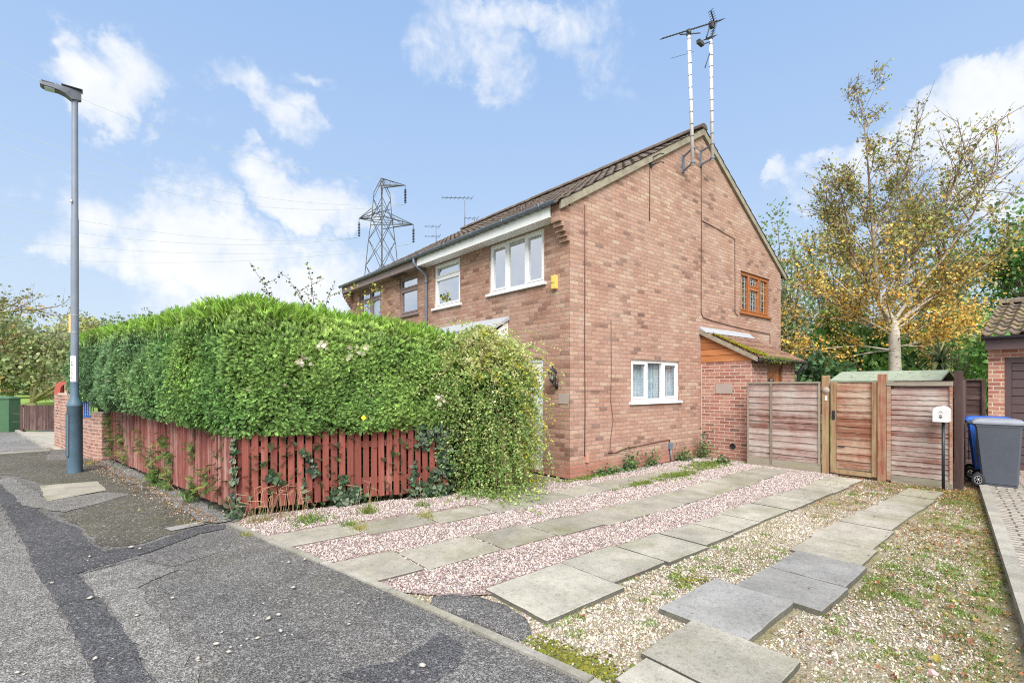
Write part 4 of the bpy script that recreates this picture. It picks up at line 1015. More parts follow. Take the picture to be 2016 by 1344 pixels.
v, f, c = scatter(BL_V, BL_F, Q, frames(d, up=unit(m_)), np.column_stack([np.full(m_, .012), np.full(m_, .11), np.full(m_, .11)]), pal(m_, GR, None, .2))
np_mesh('gutter_weeds', v, f, M['blade'], c, H1)
mb = MB(); mb.lathe([(.062, -.004), (.062, -.02), (.045, -.02), (.045, .03)], (EX0, -.73, .29), 16, 'x')
mb.build('vent_pipe', M['black'], ext)
mb = MB(); mb.xprism([(-.73 + .044 * math.cos(t), .29 + .044 * math.sin(t)) for t in [2 * math.pi * k / 16 for k in range(16)]], EX0 - .006, EX0 - .003); mb.build('vent_hole', M['rubber'], ext, fix=True)
mb = MB(); mb.box(EX0 - .012, EX0 - .004, -.03, -.008, 0, 2.06); mb.build('wall_joint', M['coping'], ext)
# plates fixed to the brickwork (their faces carry nothing legible)
def plate(label, x0, x1, y0, y1, z0, z1):
    mb = MB(); mb.box(x0, x1, y0, y1, z0, z1, .002); o = mb.build('name_plate', M['plaque']); return tag(o, label, 'sign', None)
plate('blank taupe plate on the red brick wall of the side store', EX0 - .014, EX0 - .001, -.72, -.35, 1.41, 1.62)
plate('small blank taupe plate beside the front corner of the house under the lantern', -.012, -.001, .03, .26, 1.27, 1.45)
# disused bracket near the verge
mb = MB(); mb.box(2.30, 2.36, -.03, -.001, 5.93, 6.13); mb.tube([(2.33, -.03, 6.11), (2.33, -.22, 6.13), (2.42, -.25, 6.14)], .012, 6); mb.tube([(2.33, -.03, 5.96), (2.33, -.22, 5.97), (2.42, -.25, 5.97)], .012, 6)
tag(mb.build('wall_bracket', M['dark_metal']), 'small empty dark bracket high on the gable near the sloping verge', 'bracket')
mb = MB(); mb.box(-.075, -.001, .285, .385, 3.26, 3.50, .012); o = tag(mb.build('alarm_box', M['yellow']), 'yellow alarm box on the front wall under the eaves by the corner', 'alarm box')
mb = MB(); mb.box(-.079, -.0755, .30, .372, 3.37, 3.376); mb.box(-.079, -.0755, .372, .376, 3.28, 3.48); mb.build('lid_seam', M['cable'], o)
# lanterns
def lantern(x, y, z, s, label, out=(-1, 0)):
    t = thing('wall_lantern', label, 'lantern', (x, y, z)); ox, oy = out; r = .115
    cx, cy = x + ox * r, y + oy * r
    mb = MB(); mb.lathe([(.001, .0), (.045 * s, .0), (.045 * s, .012)], (0, 0, 0), 14)
    mb = MB(); mb.tube([(x + ox * .006, y + oy * .006, z - .085 * s), (x + ox * .02, y + oy * .02, z + .035 * s)], [.03 * s, .036 * s], 10)
    mb.tube([(x + ox * .01, y + oy * .01, z), (x + ox * .05, y + oy * .05, z - .04 * s), (x + ox * .09, y + oy * .09, z - .035 * s), (cx, cy, z + .02 * s)], .010 * s, 8); mb.build('bracket', M['black'], t)
    mb = MB(); mb.lathe([(.001, .0), (.045 * s, .01), (.05 * s, .03 * s)], (cx, cy, z + .02 * s), 6); mb.lathe([(.085 * s, 0), (.075 * s, .03 * s), (.045 * s, .07 * s), (.012 * s, .09 * s), (.014 * s, .11 * s), (.001, .13 * s)], (cx, cy, z + .18 * s), 6, sm=False)
    mb.lathe([(.085 * s, 0), (.001, .004)], (cx, cy, z + .178 * s), 6, sm=False)
    for k in range(6):
        a = 2 * math.pi * k / 6; mb.tube([(cx + .05 * s * math.cos(a), cy + .05 * s * math.sin(a), z + .05 * s), (cx + .072 * s * math.cos(a), cy + .072 * s * math.sin(a), z + .18 * s)], .005 * s, 5)
    mb.build('cap', M['black'], t)
    mb = MB(); mb.lathe([(.046 * s, .05 * s), (.068 * s, .178 * s)], (cx, cy, z), 6, sm=False); mb.build('glass', M['glass_clear'], t)
    mb = MB(); mb.lathe([(.001, .05 * s), (.02 * s, .06 * s), (.024 * s, .12 * s), (.001, .145 * s)], (cx, cy, z), 10); mb.build('bulb', M['lantern_glass'], t)
    return t
lantern(0, .30, 1.62, 1.0, 'black lantern on the front brick wall beside the white door frame')
lantern(4.93, EY, 1.55, .75, 'small dark lantern beside the brown store door, above the fence', (0, -1))

# ------------------------------------------------------------------ aerials
def yagi(mb, c, d, L, n, el0, el1, rad=.010, vert=False, tail=True):
    d = np.array(d, float); d /= np.linalg.norm(d); side = np.cross(d, (0, 0, 1)); side /= np.linalg.norm(side)
    if vert: side = np.array([0, 0, 1.])
    c = np.array(c, float); mb.tube([c - d * L * .5, c + d * L * .5], rad, 6)
    for k in range(n):
        t = -.5 + k / (n - 1); p = c + d * L * t; l = el0 + (el1 - el0) * k / (n - 1); mb.tube([p - side * l, p + side * l], rad * .7, 5)
def mast(p0, p1, nb, label, brx, group='tall aerial masts on the gable'):
    t = thing('tv_aerial', label, 'aerial', tuple(p0), group)
    mb = MB(); mb.tube([p0, p1], .035, 12); mb.build('mast', M['steel_white'], t)
    mb = MB(); p0 = np.array(p0); p1 = np.array(p1)
    for k in range(nb): 
        q = p0 + (p1 - p0) * (.22 + .74 * k / (nb - 1)); mb.tube([q, q + [0, 0, .022]], .0365, 10)
    mb.build('band', M['dark_metal'], t)
    mb = MB(); mb.box(brx - .02, brx + .04, -.03, -.001, p0[2] + .02, p0[2] + .40)
    for z in (p0[2] + .06, p0[2] + .36): mb.bar((brx + .01, -.03, z), (p0[0], p0[1], z), .03, .03); mb.tube([(p0[0], p0[1], z - .02), (p0[0], p0[1], z + .02)], .05, 8)
    mb.build('bracket', M['gutter'], t)
    return t
a1 = mast((3.315, -.35, 6.13), (3.155, -.35, 8.77), 9, 'leaning white aerial mast on the gable with the long comb antenna, left of two', 3.50)
mb = MB(); bc = np.array([3.37, -.35, 8.99]); bd_ = np.array([4.55 - 2.19, .0, 9.75 - 8.27]); 
yagi(mb, (3.37, -.35, 8.99), bd_ , 2.75, 22, .045, .07, .012)
mb.tube([(3.157, -.35, 8.75), (3.16, -.35, 8.86)], .05, 8); mb.tube([(2.83, -.35, 8.62), (3.2, -.35, 8.80), (3.6, -.35, 9.0)], .012, 6); mb.box(4.02, 4.12, -.39, -.31, 9.33, 9.45)
for dz in (-.35, .35): mb.bar((4.22, -.35, 9.47), (4.22 - abs(dz) * .5, -.35, 9.47 + dz * (.62 if dz > 0 else 1.2)), .025, .012)
for k in range(7):
    for dz in (-1, 1):
        q = np.array([4.22 - .175 * k / 6, -.35, 9.47 + (.217 if dz > 0 else -.42) * k / 6]); mb.tube([q - [.02, .07, 0], q + [.02, .07, 0]], .007, 5)
mb.build('antenna', M['dark_metal'], a1)
a2 = mast((4.12, -.35, 6.46), (4.036, -.35, 9.05), 9, 'upright white aerial mast on the gable with a box antenna, right of two', 4.22)
mb = MB(); mb.box(3.52, 3.70, -.39, -.31, 8.75, 8.84, .01); mb.tube([(3.70, -.35, 8.80), (4.04, -.35, 9.02)], .014, 6); mb.tube([(3.86, -.35, 9.02), (3.98, -.35, 9.28)], .014, 6); mb.tube([(3.8, -.35, 8.35), (4.0, -.35, 8.75)], .011, 6)
yagi(mb, (4.0, -.35, 9.08), (1, 0, .55), .30, 4, .09, .1, .011); mb.tube([(2.5, -.35, 8.0), (3.35, -.35, 8.5)], .004, 4)
mb.build('antenna', M['dark_metal'], a2)
def small_aerial(p, h, L, n, label, vert=False, double=False, m='gutter'):
    t = thing('tv_aerial', label, 'aerial', p, 'small aerials on the roofs behind')
    mb = MB(); mb.tube([p, (p[0], p[1], p[2] + h)], .012, 6); mb.build('mast', M[m], t)
    mb = MB(); yagi(mb, (p[0] - L * .3, p[1], p[2] + h), (1, -.4, .1), L, n, .12, .22, .010, vert)
    if double: yagi(mb, (p[0] - L * .3, p[1], p[2] + h - .35), (1, -.4, .1), L, n, .12, .22, .010, vert)
    mb.build('antenna', M['dark_metal'], t)
small_aerial((4.3, 9.36, 7.30), 1.12, 1.1, 8, 'tallest small aerial on a pale thin mast over the far end of the roof')
small_aerial((3.1, 9.40, 6.60), .58, .5, 3, 'short aerial with two stacked crosses low on the far roof edge', False, True)
small_aerial((4.3, 8.75, 7.40), .16, .45, 4, 'tiny aerial peeping over the ridge nearest the white fascia')

# ------------------------------------------------------------------ red picket fences
def picket_run(p, q, n, wd, th, z0, z1, name, label, m, lean=.004, rails=True, gaps=0, post=None, zvar=.006, z0b=None, z1b=None):
    p = np.array(p, float); q = np.array(q, float); L = np.linalg.norm(q - p); d = (q - p) / L; nn = np.array([d[1], -d[0]])
    t = thing(name, label, 'fence', (p[0], p[1], 0)); g = random.Random(4)
    for k in range(n):
        s_ = L * (k + .5) / n; c = p + d * s_; e = g.uniform(-lean, lean) * 2; zz0 = (z0 if z0b is None else z0 + (z0b - z0) * k / n) + g.uniform(-zvar, zvar); zz1 = (z1 if z1b is None else z1 + (z1b - z1) * k / n) + g.uniform(-zvar, zvar)
        o = nn * g.uniform(-.003, .003 + zvar * .6); mb = MB(); w2 = wd / 2 * g.uniform(.96, 1.03); b = .004
        pts = []
        for z, ee in ((zz0, 0), (zz1, e)):
            for a, bb in ((-1, 0), (-1 + b / w2, -1), (1 - b / w2, -1), (1, 0), (1, 1), (-1, 1)):
                off = nn * ((th if bb <= 0 else 0) - (b if bb == 0 else 0)) 
                cc = c + d * (a * w2 + ee) + off + o; pts.append((cc[0], cc[1], z))
        mb.raw(pts, [(0, 1, 7, 6), (1, 2, 8, 7), (2, 3, 9, 8), (3, 4, 10, 9), (4, 5, 11, 10), (5, 0, 6, 11), (6, 7, 8, 9, 10, 11), (5, 4, 3, 2, 1, 0)])
        mb.build('picket', m, t, fix=True)
    if rails:
        for z in (z0 + .22, z1 - .24):
            zb = z + ((z0b - z0) if z0b is not None else 0)
            mb = MB(); mb.bar((*(p - nn * .022), z), (*(q - nn * .022), zb), .035, .08); mb.build('rail', m, t)
    return t, p, q, d, nn
tf, *_ = picket_run((-4.80, .93), (-2.20, .345), 26, .079, .018, .085, 1.04, 'picket_fence', 'brick red picket fence with open gaps facing the driveway under the hedge', M['picket'])
for x, y in ((-4.79, .985), (-2.24, .40), (-3.5, .68)):
    mb = MB(); mb.box(x - .04, x + .04, y - .04, y + .04, -.1, 1.0); mb.build('post', M['picket'], tf)
mb = MB(); mb.box(-4.86, -4.73, .885, .925, -.08, .10); mb.build('gravel_board', M['picket'], tf)
tf2, *_ = picket_run((-5.93, 7.85), (-4.87, .95), 72, .074, .020, .07, 1.10, 'picket_fence', 'weathered brick red picket fence of close boards along the pavement', M['picket_worn'], .012, zvar=.012, z0b=.10, z1b=1.05)
for k in range(4):
    x, y = -5.93 + 1.06 * k / 3 + .09, 7.85 - 6.9 * k / 3; mb = MB(); mb.box(x, x + .08, y - .04, y + .04, -.1, 1.0); mb.build('post', M['picket_worn'], tf2)

# ------------------------------------------------------------------ conifer hedge above the pickets
OUT = [(-6.62, 9.1), (-6.42, 7.6), (-6.12, 6.0), (-5.72, 4.2), (-5.38, 2.4), (-5.14, 1.25), (-4.98, .82), (-4.66, .66), (-4.0, .56), (-3.1, .36), (-2.15, .16)]
ZT = [2.42, 2.50, 2.52, 2.50, 2.48, 2.49, 2.50, 2.48, 2.43, 2.35, 2.24]; ZB = [1.36, 1.28, 1.16, 1.10, 1.05, 1.00, .98, .99, .98, .98, .97]
def path_sample(s):
    P = np.array(OUT); seg = np.linalg.norm(np.diff(P, axis=0), axis=1); cum = np.r_[0, np.cumsum(seg)]; s = s * cum[-1]
    x = np.interp(s, cum, P[:, 0]); y = np.interp(s, cum, P[:, 1]); zt = np.interp(s, cum, ZT); zb = np.interp(s, cum, ZB)
    e = .12; x2 = np.interp(s + e, cum, P[:, 0]); y2 = np.interp(s + e, cum, P[:, 1]); x1 = np.interp(s - e, cum, P[:, 0]); y1 = np.interp(s - e, cum, P[:, 1])
    dx, dy = x2 - x1, y2 - y1; l = np.hypot(dx, dy) + 1e-9; return x, y, zt, zb, dx / l, dy / l, cum[-1]
def hedge_points(n, g):
    """points on the hedge's outer skin with outward directions"""
    s = g.random(n); x, y, zt, zb, tx, ty, L = path_sample(s); nx_, ny_ = ty, -tx
    out = (nx_ * (x + 3.2) + ny_ * (y - 4.5)) < 0; nx_[out] *= -1; ny_[out] *= -1
    u = g.random(n) * 1.55        # 0..1 up the face, beyond 1 over the top
    face = u < 1; bulge = .07 * fbm(s * L, u * 1.5, 2.4, 31) + .07 * fbm(s * L, u * 1.5, 7., 32)
    hgt = zb + (zt - zb) * np.clip(u, 0, 1) ** .93
    rr = np.clip((u - .80) / .2, 0, 1); inset = np.where(face, .07 * rr ** 2 + .12 * np.clip((.12 - u) / .12, 0, 1), .07 + (u - 1) / .55 * .95)
    tz = np.where(face, .04 + .6 * rr ** 2, 1.); nh = np.where(face, 1 - .55 * rr, .12)
    zz = np.where(face, hgt, zt + .05 * fbm(s * L, u * 3, 3., 33) + .04 * fbm(s * L, u * 6, 9., 35) + .05 * np.sin(np.clip((u - 1) / .55, 0, 1) * 3.1))
    px = x - nx_ * inset + nx_ * bulge; py = y - ny_ * inset + ny_ * bulge
    N = np.column_stack([nx_ * nh, ny_ * nh, tz]); N /= np.linalg.norm(N, axis=1)[:, None]
    T = np.column_stack([tx, ty, 0 * tx]); return np.column_stack([px, py, zz]), N, T, s, u, L
g = np.random.default_rng(5)
hedge = thing('hedge', 'tall dense green conifer hedge above the red picket fences at the corner', 'hedge', (-4.6, 1.0, 0))
P, N, T, s, u, L = hedge_points(165000, g); n = len(P)
sw = fbm(s * L, u * 2, 1.7, 41); d = N * .62 + T * (.60 * sw + g.normal(0, .30, n))[:, None] + g.normal(0, .24, (n, 3)); d[:, 2] += np.where(u < .8, .12 + .25 * fbm(s * L, u * 2, 2.6, 44), .85)
d[:, 2] = np.where((u < .12), d[:, 2] - .35, d[:, 2])
depth = g.random(n) ** 1.2 * .16; P = P - N * depth[:, None]
size = g.uniform(.034, .080, n) * np.where(u > .95, 1.3, 1)
cn = .5 + .5 * np.clip(fbm(s * L, u * 2, 1.1, 51) * 1.2 + .5 * fbm(s * L, u * 3, 5., 52), -1, 1); left = np.clip((.62 - s) / .18, 0, 1)     # pavement side's shade painted into the leaf colour: bluer, less bright green
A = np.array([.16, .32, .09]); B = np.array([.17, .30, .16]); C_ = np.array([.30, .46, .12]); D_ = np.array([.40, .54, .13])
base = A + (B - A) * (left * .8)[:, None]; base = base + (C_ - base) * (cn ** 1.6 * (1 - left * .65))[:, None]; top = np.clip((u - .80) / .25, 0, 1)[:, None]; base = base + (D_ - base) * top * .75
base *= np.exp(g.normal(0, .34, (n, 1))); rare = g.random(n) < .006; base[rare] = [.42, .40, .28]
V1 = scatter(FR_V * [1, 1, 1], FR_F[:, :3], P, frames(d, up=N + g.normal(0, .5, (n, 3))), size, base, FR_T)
# loose leading shoots along the top
P2, N2, T2, s2, u2, _ = hedge_points(40000, g); k = (u2 > .93); P2 = P2[k]; n2_ = len(P2); keep = g.random(n2_) < np.clip(.45 + .8 * fbm(s2[k] * L, u2[k] * 3, 5., 61), .05, 1); P2 = P2[keep]; n2_ = len(P2)
d2 = g.normal(0, .30, (n2_, 3)); d2[:, 2] = 1; b2 = np.array([.25, .43, .065]) * np.exp(g.normal(0, .25, (n2_, 1)))
V2 = scatter(FR_V * [.55, 1, 1], FR_F, P2 + [0, 0, -.02], frames(d2, up=unit(n2_, g)), g.uniform(.07, .22, n2_), b2)
v, f, c = merge([V1, V2]); np_mesh('foliage', v, f, M['conifer'], c, hedge)
# inner mass of the hedge
mb = MB(); ns = 60; rows = [(0., .50), (.02, .24), (.1, .12), (.5, .10), (.88, .16), (1., .34)]
xs = []
for i in range(ns + 1):
    x, y, zt, zb, tx, ty, L = path_sample(np.array([i / ns])); x, y, zt, zb, tx, ty = [float(q[0]) for q in (x, y, zt, zb, tx, ty)]; nx_, ny_ = ty, -tx
    if nx_ * (x + 3.2) + ny_ * (y - 4.5) < 0: nx_, ny_ = -nx_, -ny_
    col_ = [(x - nx_ * .55, y - ny_ * .55, -.02)] + [(x - nx_ * ins, y - ny_ * ins, zb + (zt - .06 - zb) * t) for t, ins in rows] + [(x - nx_ * 1.15, y - ny_ * 1.15, zt - .1), (x - nx_ * 1.1, y - ny_ * 1.1, -.02)]
    xs.append(col_)
m_ = len(xs[0]); pts = [p for c_ in xs for p in c_]
mb.raw(pts, [(i * m_ + j, (i + 1) * m_ + j, (i + 1) * m_ + (j + 1) % m_, i * m_ + (j + 1) % m_) for i in range(ns) for j in range(m_)] + [tuple(range(m_)), tuple(reversed(range(ns * m_, ns * m_ + m_)))], True)
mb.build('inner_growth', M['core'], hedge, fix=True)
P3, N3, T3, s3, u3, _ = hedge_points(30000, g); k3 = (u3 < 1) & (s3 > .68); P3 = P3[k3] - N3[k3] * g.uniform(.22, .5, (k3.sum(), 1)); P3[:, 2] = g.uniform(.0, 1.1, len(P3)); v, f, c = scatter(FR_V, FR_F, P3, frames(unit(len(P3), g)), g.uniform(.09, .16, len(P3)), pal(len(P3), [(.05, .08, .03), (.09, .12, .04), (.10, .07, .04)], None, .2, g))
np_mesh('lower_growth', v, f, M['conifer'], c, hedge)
mb = MB(); r2_ = random.Random(8)
for i in range(14):
    x, y, zt, zb, tx, ty, L = [float(np.ravel(q)[0]) for q in path_sample(np.array([(i + .5) / 14]))]; nx_, ny_ = ty, -tx
    if nx_ * (x + 3.2) + ny_ * (y - 4.5) < 0: nx_, ny_ = -nx_, -ny_
    cx, cy = x - nx_ * .62, y - ny_ * .62; mb.tube([(cx, cy, -.05), (cx + r2_.uniform(-.05, .05), cy + r2_.uniform(-.05, .05), .7), (cx, cy, 1.6)], [.05, .04, .03], 7)
mb.build('stem', M['bark'], hedge)

# climbing shoots that stand above the hedge and reach the far gutter
def sprig(name, label, stems, cols_, size, m='leaf', cat='shoot', group=None, stemr=.004, dens=26, tmpl=(LEAF_V, LEAF_F), loc=None, sm='twig', spread=.06):
    t = thing(name, label, cat, loc or stems[0][0], group); mb = MB(); Ps = []
    gg = np.random.default_rng(len(stems) * 7 + int(abs(stems[0][0][0] * 100)))
    for st in stems:
        st = [np.array(p, float) for p in st]; mb.tube(st, [stemr * (1.2 - .8 * i / (len(st) - 1)) for i in range(len(st))], 5)
        for a, b in zip(st, st[1:]):
            k = max(1, int(np.linalg.norm(b - a) * dens)); Ps.append(a + (b - a) * gg.random((k, 1)) + gg.normal(0, spread, (k, 3)) * .5)
    P = np.concatenate(Ps); n = len(P); mb.build('stem', M[sm], t)
    d = unit(n, gg); d[:, 2] -= .3
    v, f, c = scatter(tmpl[0], tmpl[1], P, frames(d, roll=gg.uniform(0, 6, n)), size * np.exp(gg.normal(0, .25, n)), pal(n, cols_, None, .2, gg)); np_mesh('leaves', v, f, M[m], c, t); return t
DK = [(.04, .07, .03), (.07, .10, .035), (.10, .12, .04)]
YG = [(.34, .36, .06), (.22, .30, .06), (.45, .42, .10)]
def atp(u, v, D): return tuple(CAM + (FW + RT * (u - 1008) / 976. + UP * (757 - v) / 976.) * D)
for i, (lab, pts) in enumerate([('dark leafy shoot arching alone over the hedge, leftmost of its kind', [(535, 590), (520, 560), (500, 530), (490, 515)]),
      ('longest dark shoot arching up left over the hedge top', [(600, 600), (585, 575), (565, 545), (545, 532)]),
      ('upright dark shoot between the arching shoots and the far roof', [(618, 600), (614, 560), (608, 530), (604, 515)]),
      ('dark twiggy shoot in the sky just left of the far eaves', [(640, 610), (645, 585), (658, 560), (660, 552)])]):
    st = [[atp(a, b, 7.2) for a, b in pts], [atp(pts[1][0], pts[1][1], 7.2), atp(pts[1][0] + 25, pts[1][1] - 12, 7.3)], [atp(pts[0][0], pts[0][1], 7.2), atp(pts[0][0] - 18, pts[0][1] - 26, 7.3)]]
    sprig('climber_shoot', lab, st, DK + YG[1:2], .036, dens=42, group='dark climber shoots above the hedge', spread=.04)
sprig('climber_shoot', 'pale yellow leafed shoot reaching up to the far gutter corner', [[atp(690, 640, 12.2), atp(706, 612, 12.2), atp(722, 585, 12.1), atp(742, 560, 12.0), atp(752, 552, 12.)], [atp(700, 622, 12.2), atp(725, 600, 12.), atp(755, 590, 12.)], [atp(742, 575, 12.0), atp(746, 560, 12.0)], [atp(690, 560, 12.3), atp(700, 553, 12.2)], [atp(686, 590, 12.3), atp(690, 560, 12.3)]], YG, .075, dens=26, spread=.14)

# fronds pushing out between the pavement pickets
def fence_tuft(x, y, z, r, n, label, cols_=None, drop=-.1, size=.085, group='conifer sprigs pushing through the weathered pickets', ground=False):
    t = thing('conifer_sprig', label, 'sprig', (x, y, z), group); gg = np.random.default_rng(int(abs(x * 1000) + abs(z * 777)))
    P = np.array([x, y, z]) + gg.normal(0, 1, (n, 3)) * [r * .35, r * .8, r]; d = gg.normal(0, .5, (n, 3)) + [-.8, -.3, drop]
    if ground: P[:, 2] = np.abs(P[:, 2]); d[:, 2] += .7
    v, f, c = scatter(FR_V, FR_F, P, frames(d, up=unit(n, gg)), size * np.exp(gg.normal(0, .25, n)), pal(n, cols_ or [(.10, .20, .06), (.15, .26, .06), (.22, .28, .07), (.07, .13, .05)], None, .2, gg))
    np_mesh('leaves', v, f, M['conifer'], c, t)
    mb = MB(); mb.tube([(x + .1, y, z - .02 if not ground else .0), (x - .03, y, z + .02 if not ground else z + .1)], .008, 6); mb.build('stem', M['twig'], t); return t
def fx(y): return -5.93 + (7.85 - y) / 6.9 * 1.06 - .03
TU = [(7.55, .84, .14, 90, 'large tuft near the garden wall, upper one'), (7.35, .35, .16, 90, 'ragged tuft low by the garden wall end'), (6.5, .62, .14, 70, 'round tuft halfway up, right of the lamp post'),
      (6.15, .20, .15, 70, 'tuft at the foot of the pickets right of the lamp post'), (5.05, .62, .12, 40, 'thin brownish tuft halfway along'), (4.4, .42, .10, 40, 'small tuft at mid height in the middle'),
      (3.55, .64, .14, 60, 'bright tuft at mid height past the middle'), (3.3, .46, .10, 40, 'small hanging tuft just under the bright one'), (2.35, .70, .08, 36, 'narrow upright tuft near the corner'), (1.75, .36, .09, 36, 'yellow green sprig nearest the corner post')]
for (y, z, r, n, lab) in TU: fence_tuft(fx(y), y, z, r, n, lab + ', on the weathered pickets')
for (y, r, n, lab) in [(3.95, .15, 150, 'bushy conifer clump on the ground mid way along the weathered pickets'), (3.3, .11, 90, 'smaller dark conifer clump on the ground right of the bushy one'), (2.15, .11, 80, 'yellow green conifer clump on the ground nearest the corner post')]:
    fence_tuft(fx(y) - .05, y, .10, r, n, lab, group='conifer clumps on the pavement edge', ground=True)
# ivy
IVY = [(.055, .11, .05), (.08, .15, .075), (.15, .22, .13), (.04, .075, .045), (.22, .27, .2)]
def ivy(label, P, size=.05, cols_=None, out=(-.2, -1, .1), extra=None, group='ivy on the red pickets'):
    P = np.asarray(P, float); n = len(P); gg = np.random.default_rng(n); t = thing('ivy', label, 'ivy', tuple(P[0]), group)
    d = gg.normal(0, .5, (n, 3)); d[:, 2] -= .55; v, f, c = scatter(IVY_V, IVY_F, P, frames(d, up=np.tile(out, (n, 1)) + gg.normal(0, .45, (n, 3))), size * np.exp(gg.normal(0, .28, n)), pal(n, cols_ or IVY, None, .2, gg))
    np_mesh('leaves', v, f, M['leaf'], c, t); st = MB(); o = P[np.argsort(P[:, 2])]; st.tube([o[0], o[len(o) // 2], o[-1]], .004, 5); st.build('stem', M['twig'], t); return t
def fy(x): return .93 - (x + 4.80) * .225 - .03
def ivy_line(x0, z0, x1, z1, n, sp, front=True, yy=None):
    gg = np.random.default_rng(int(abs(x0 * 999) + n)); t = gg.random(n); x = x0 + (x1 - x0) * t + gg.normal(0, sp, n); z = z0 + (z1 - z0) * t + gg.normal(0, sp, n)
    return np.column_stack([x, fy(x) - .02 - gg.random(n) * .03, np.maximum(z, .02)])
ivy('dark ivy mat over the top right end of the open pickets', np.concatenate([ivy_line(-2.65, 1.02, -2.2, .95, 330, .07), ivy_line(-2.4, .98, -2.25, .35, 260, .06), ivy_line(-2.55, .9, -2.6, .75, 60, .05)]))
ivy('leafy ivy at the foot of the right end of the open pickets', np.concatenate([ivy_line(-2.75, .12, -2.2, .08, 220, .06), ivy_line(-2.5, .25, -2.2, .45, 120, .06), ivy_line(-2.72, .5, -2.75, .2, 40, .03)]))
ivy('blue green ivy clump at the foot of the open pickets near their middle', np.concatenate([ivy_line(-3.72, .14, -3.5, .16, 150, .06), ivy_line(-3.68, .2, -3.66, .42, 26, .02)]), .06)
ivy('ivy strand climbing in the gap between two pickets left of centre', np.concatenate([ivy_line(-4.14, .80, -3.98, .45, 46, .018), ivy_line(-4.13, .4, -4.12, .15, 12, .015)]))
ivy('short slanting ivy strand on the third picket from the corner post', ivy_line(-4.52, .50, -4.40, .38, 30, .015))
P = []
gg = np.random.default_rng(3)
for k in range(110): z = .12 + .85 * gg.random(); P.append((-4.885 + gg.normal(0, .012), .90 + gg.normal(0, .012), z))
for k in range(150): P.append((-4.86 + gg.normal(0, .06), .84 + gg.normal(0, .05), abs(gg.normal(.06, .08))))
ivy('narrow grey green ivy strand up the corner post with a clump at its foot', P, .045, IVY + [(.3, .32, .28)])
# pale leaves and one yellow leaf caught on the hedge
def hedge_spray(u, v, D, n, r, label, cols_, size, cat='spray'):
    P = np.array(atp(u, v, D)) + rng.normal(0, 1, (n, 3)) * r; t = thing('leaf_spray', label, cat, atp(u, v, D), 'pale leaf sprays on the hedge face')
    d = unit(n); d[:, 2] -= .4; vv, f, c = scatter(LEAF_V * [1.1, 1, 1], LEAF_F, P, frames(d, up=-FW + unit(n) * .5), size * np.exp(rng.normal(0, .2, n)), pal(n, cols_, None, .12)); np_mesh('leaves', vv, f, M['leaf'], c, t)
    mb = MB(); a = np.array(atp(u, v, D)); mb.tube([a + [r * .9, 0, r], a - [r * .9, 0, r]], .003, 5); mb.build('stem', M['twig'], t)
PC = [(.58, .52, .38), (.48, .50, .30), (.62, .58, .45)]
hedge_spray(592, 708, 5.55, 10, .03, 'small pale cream leaf spray on the front face of the hedge, lower left', PC, .055)
hedge_spray(640, 678, 5.6, 12, .04, 'pale cream leaf spray hanging on the hedge face, top middle', PC, .05)
hedge_spray(700, 690, 5.85, 14, .045, 'pale cream leaf spray on the hedge face, upper right', PC, .05)
hedge_spray(868, 782, 6.65, 12, .04, 'pale cream leaf spray where the hedge meets the loose shrub', PC, .05)
mb = MB(); a = np.array(atp(716, 822, 5.80)); d_ = RT * .035; mb.poly([a - d_, a - UP * .03, a + d_, a + UP * .035]); tag(mb.build('leaf', simple('yellow_leaf', (.80, .62, .03), .6)), 'single bright yellow leaf on the hedge low above the pickets', 'leaf')

# ------------------------------------------------------------------ arching shrub between hedge and house
g = np.random.default_rng(17)
shrub = thing('shrub', 'sprawling green and yellow shrub arching over at the right end of the pickets', 'shrub', (-1.35, .35, 0))
def shrub_shell(n, g, z0=.0):
    """points over the shrub's outline: wide at mid height, drooping skirts"""
    th = g.uniform(0, 2 * math.pi, n); z = g.uniform(z0, 1, n) ** .85
    prof = np.interp(z, [0, .12, .3, .5, .68, .82, .93, 1.], [.70, .86, .98, 1.0, .98, .86, .62, .05])
    rx, ry = .88, .70; lump = 1 + .10 * np.sin(th * 3 + 1 + z * 4) + .08 * np.sin(th * 7 + z * 9)
    x = -1.50 + np.cos(th) * np.where(np.cos(th) < 0, np.interp(z, [0, .45, .62, 1], [.62, .66, 1.12, 1.1]), rx) * prof * lump + .0 * z; y = .42 + np.sin(th) * ry * prof * lump - .05 * z
    return np.column_stack([x, y, .02 + z * 2.30]), np.column_stack([np.cos(th), np.sin(th), .35 + 0 * th]), th, z
stems = MB(); allP, allC, allD = [], [], []
S0, SN, STH, SZ = shrub_shell(2500, g)
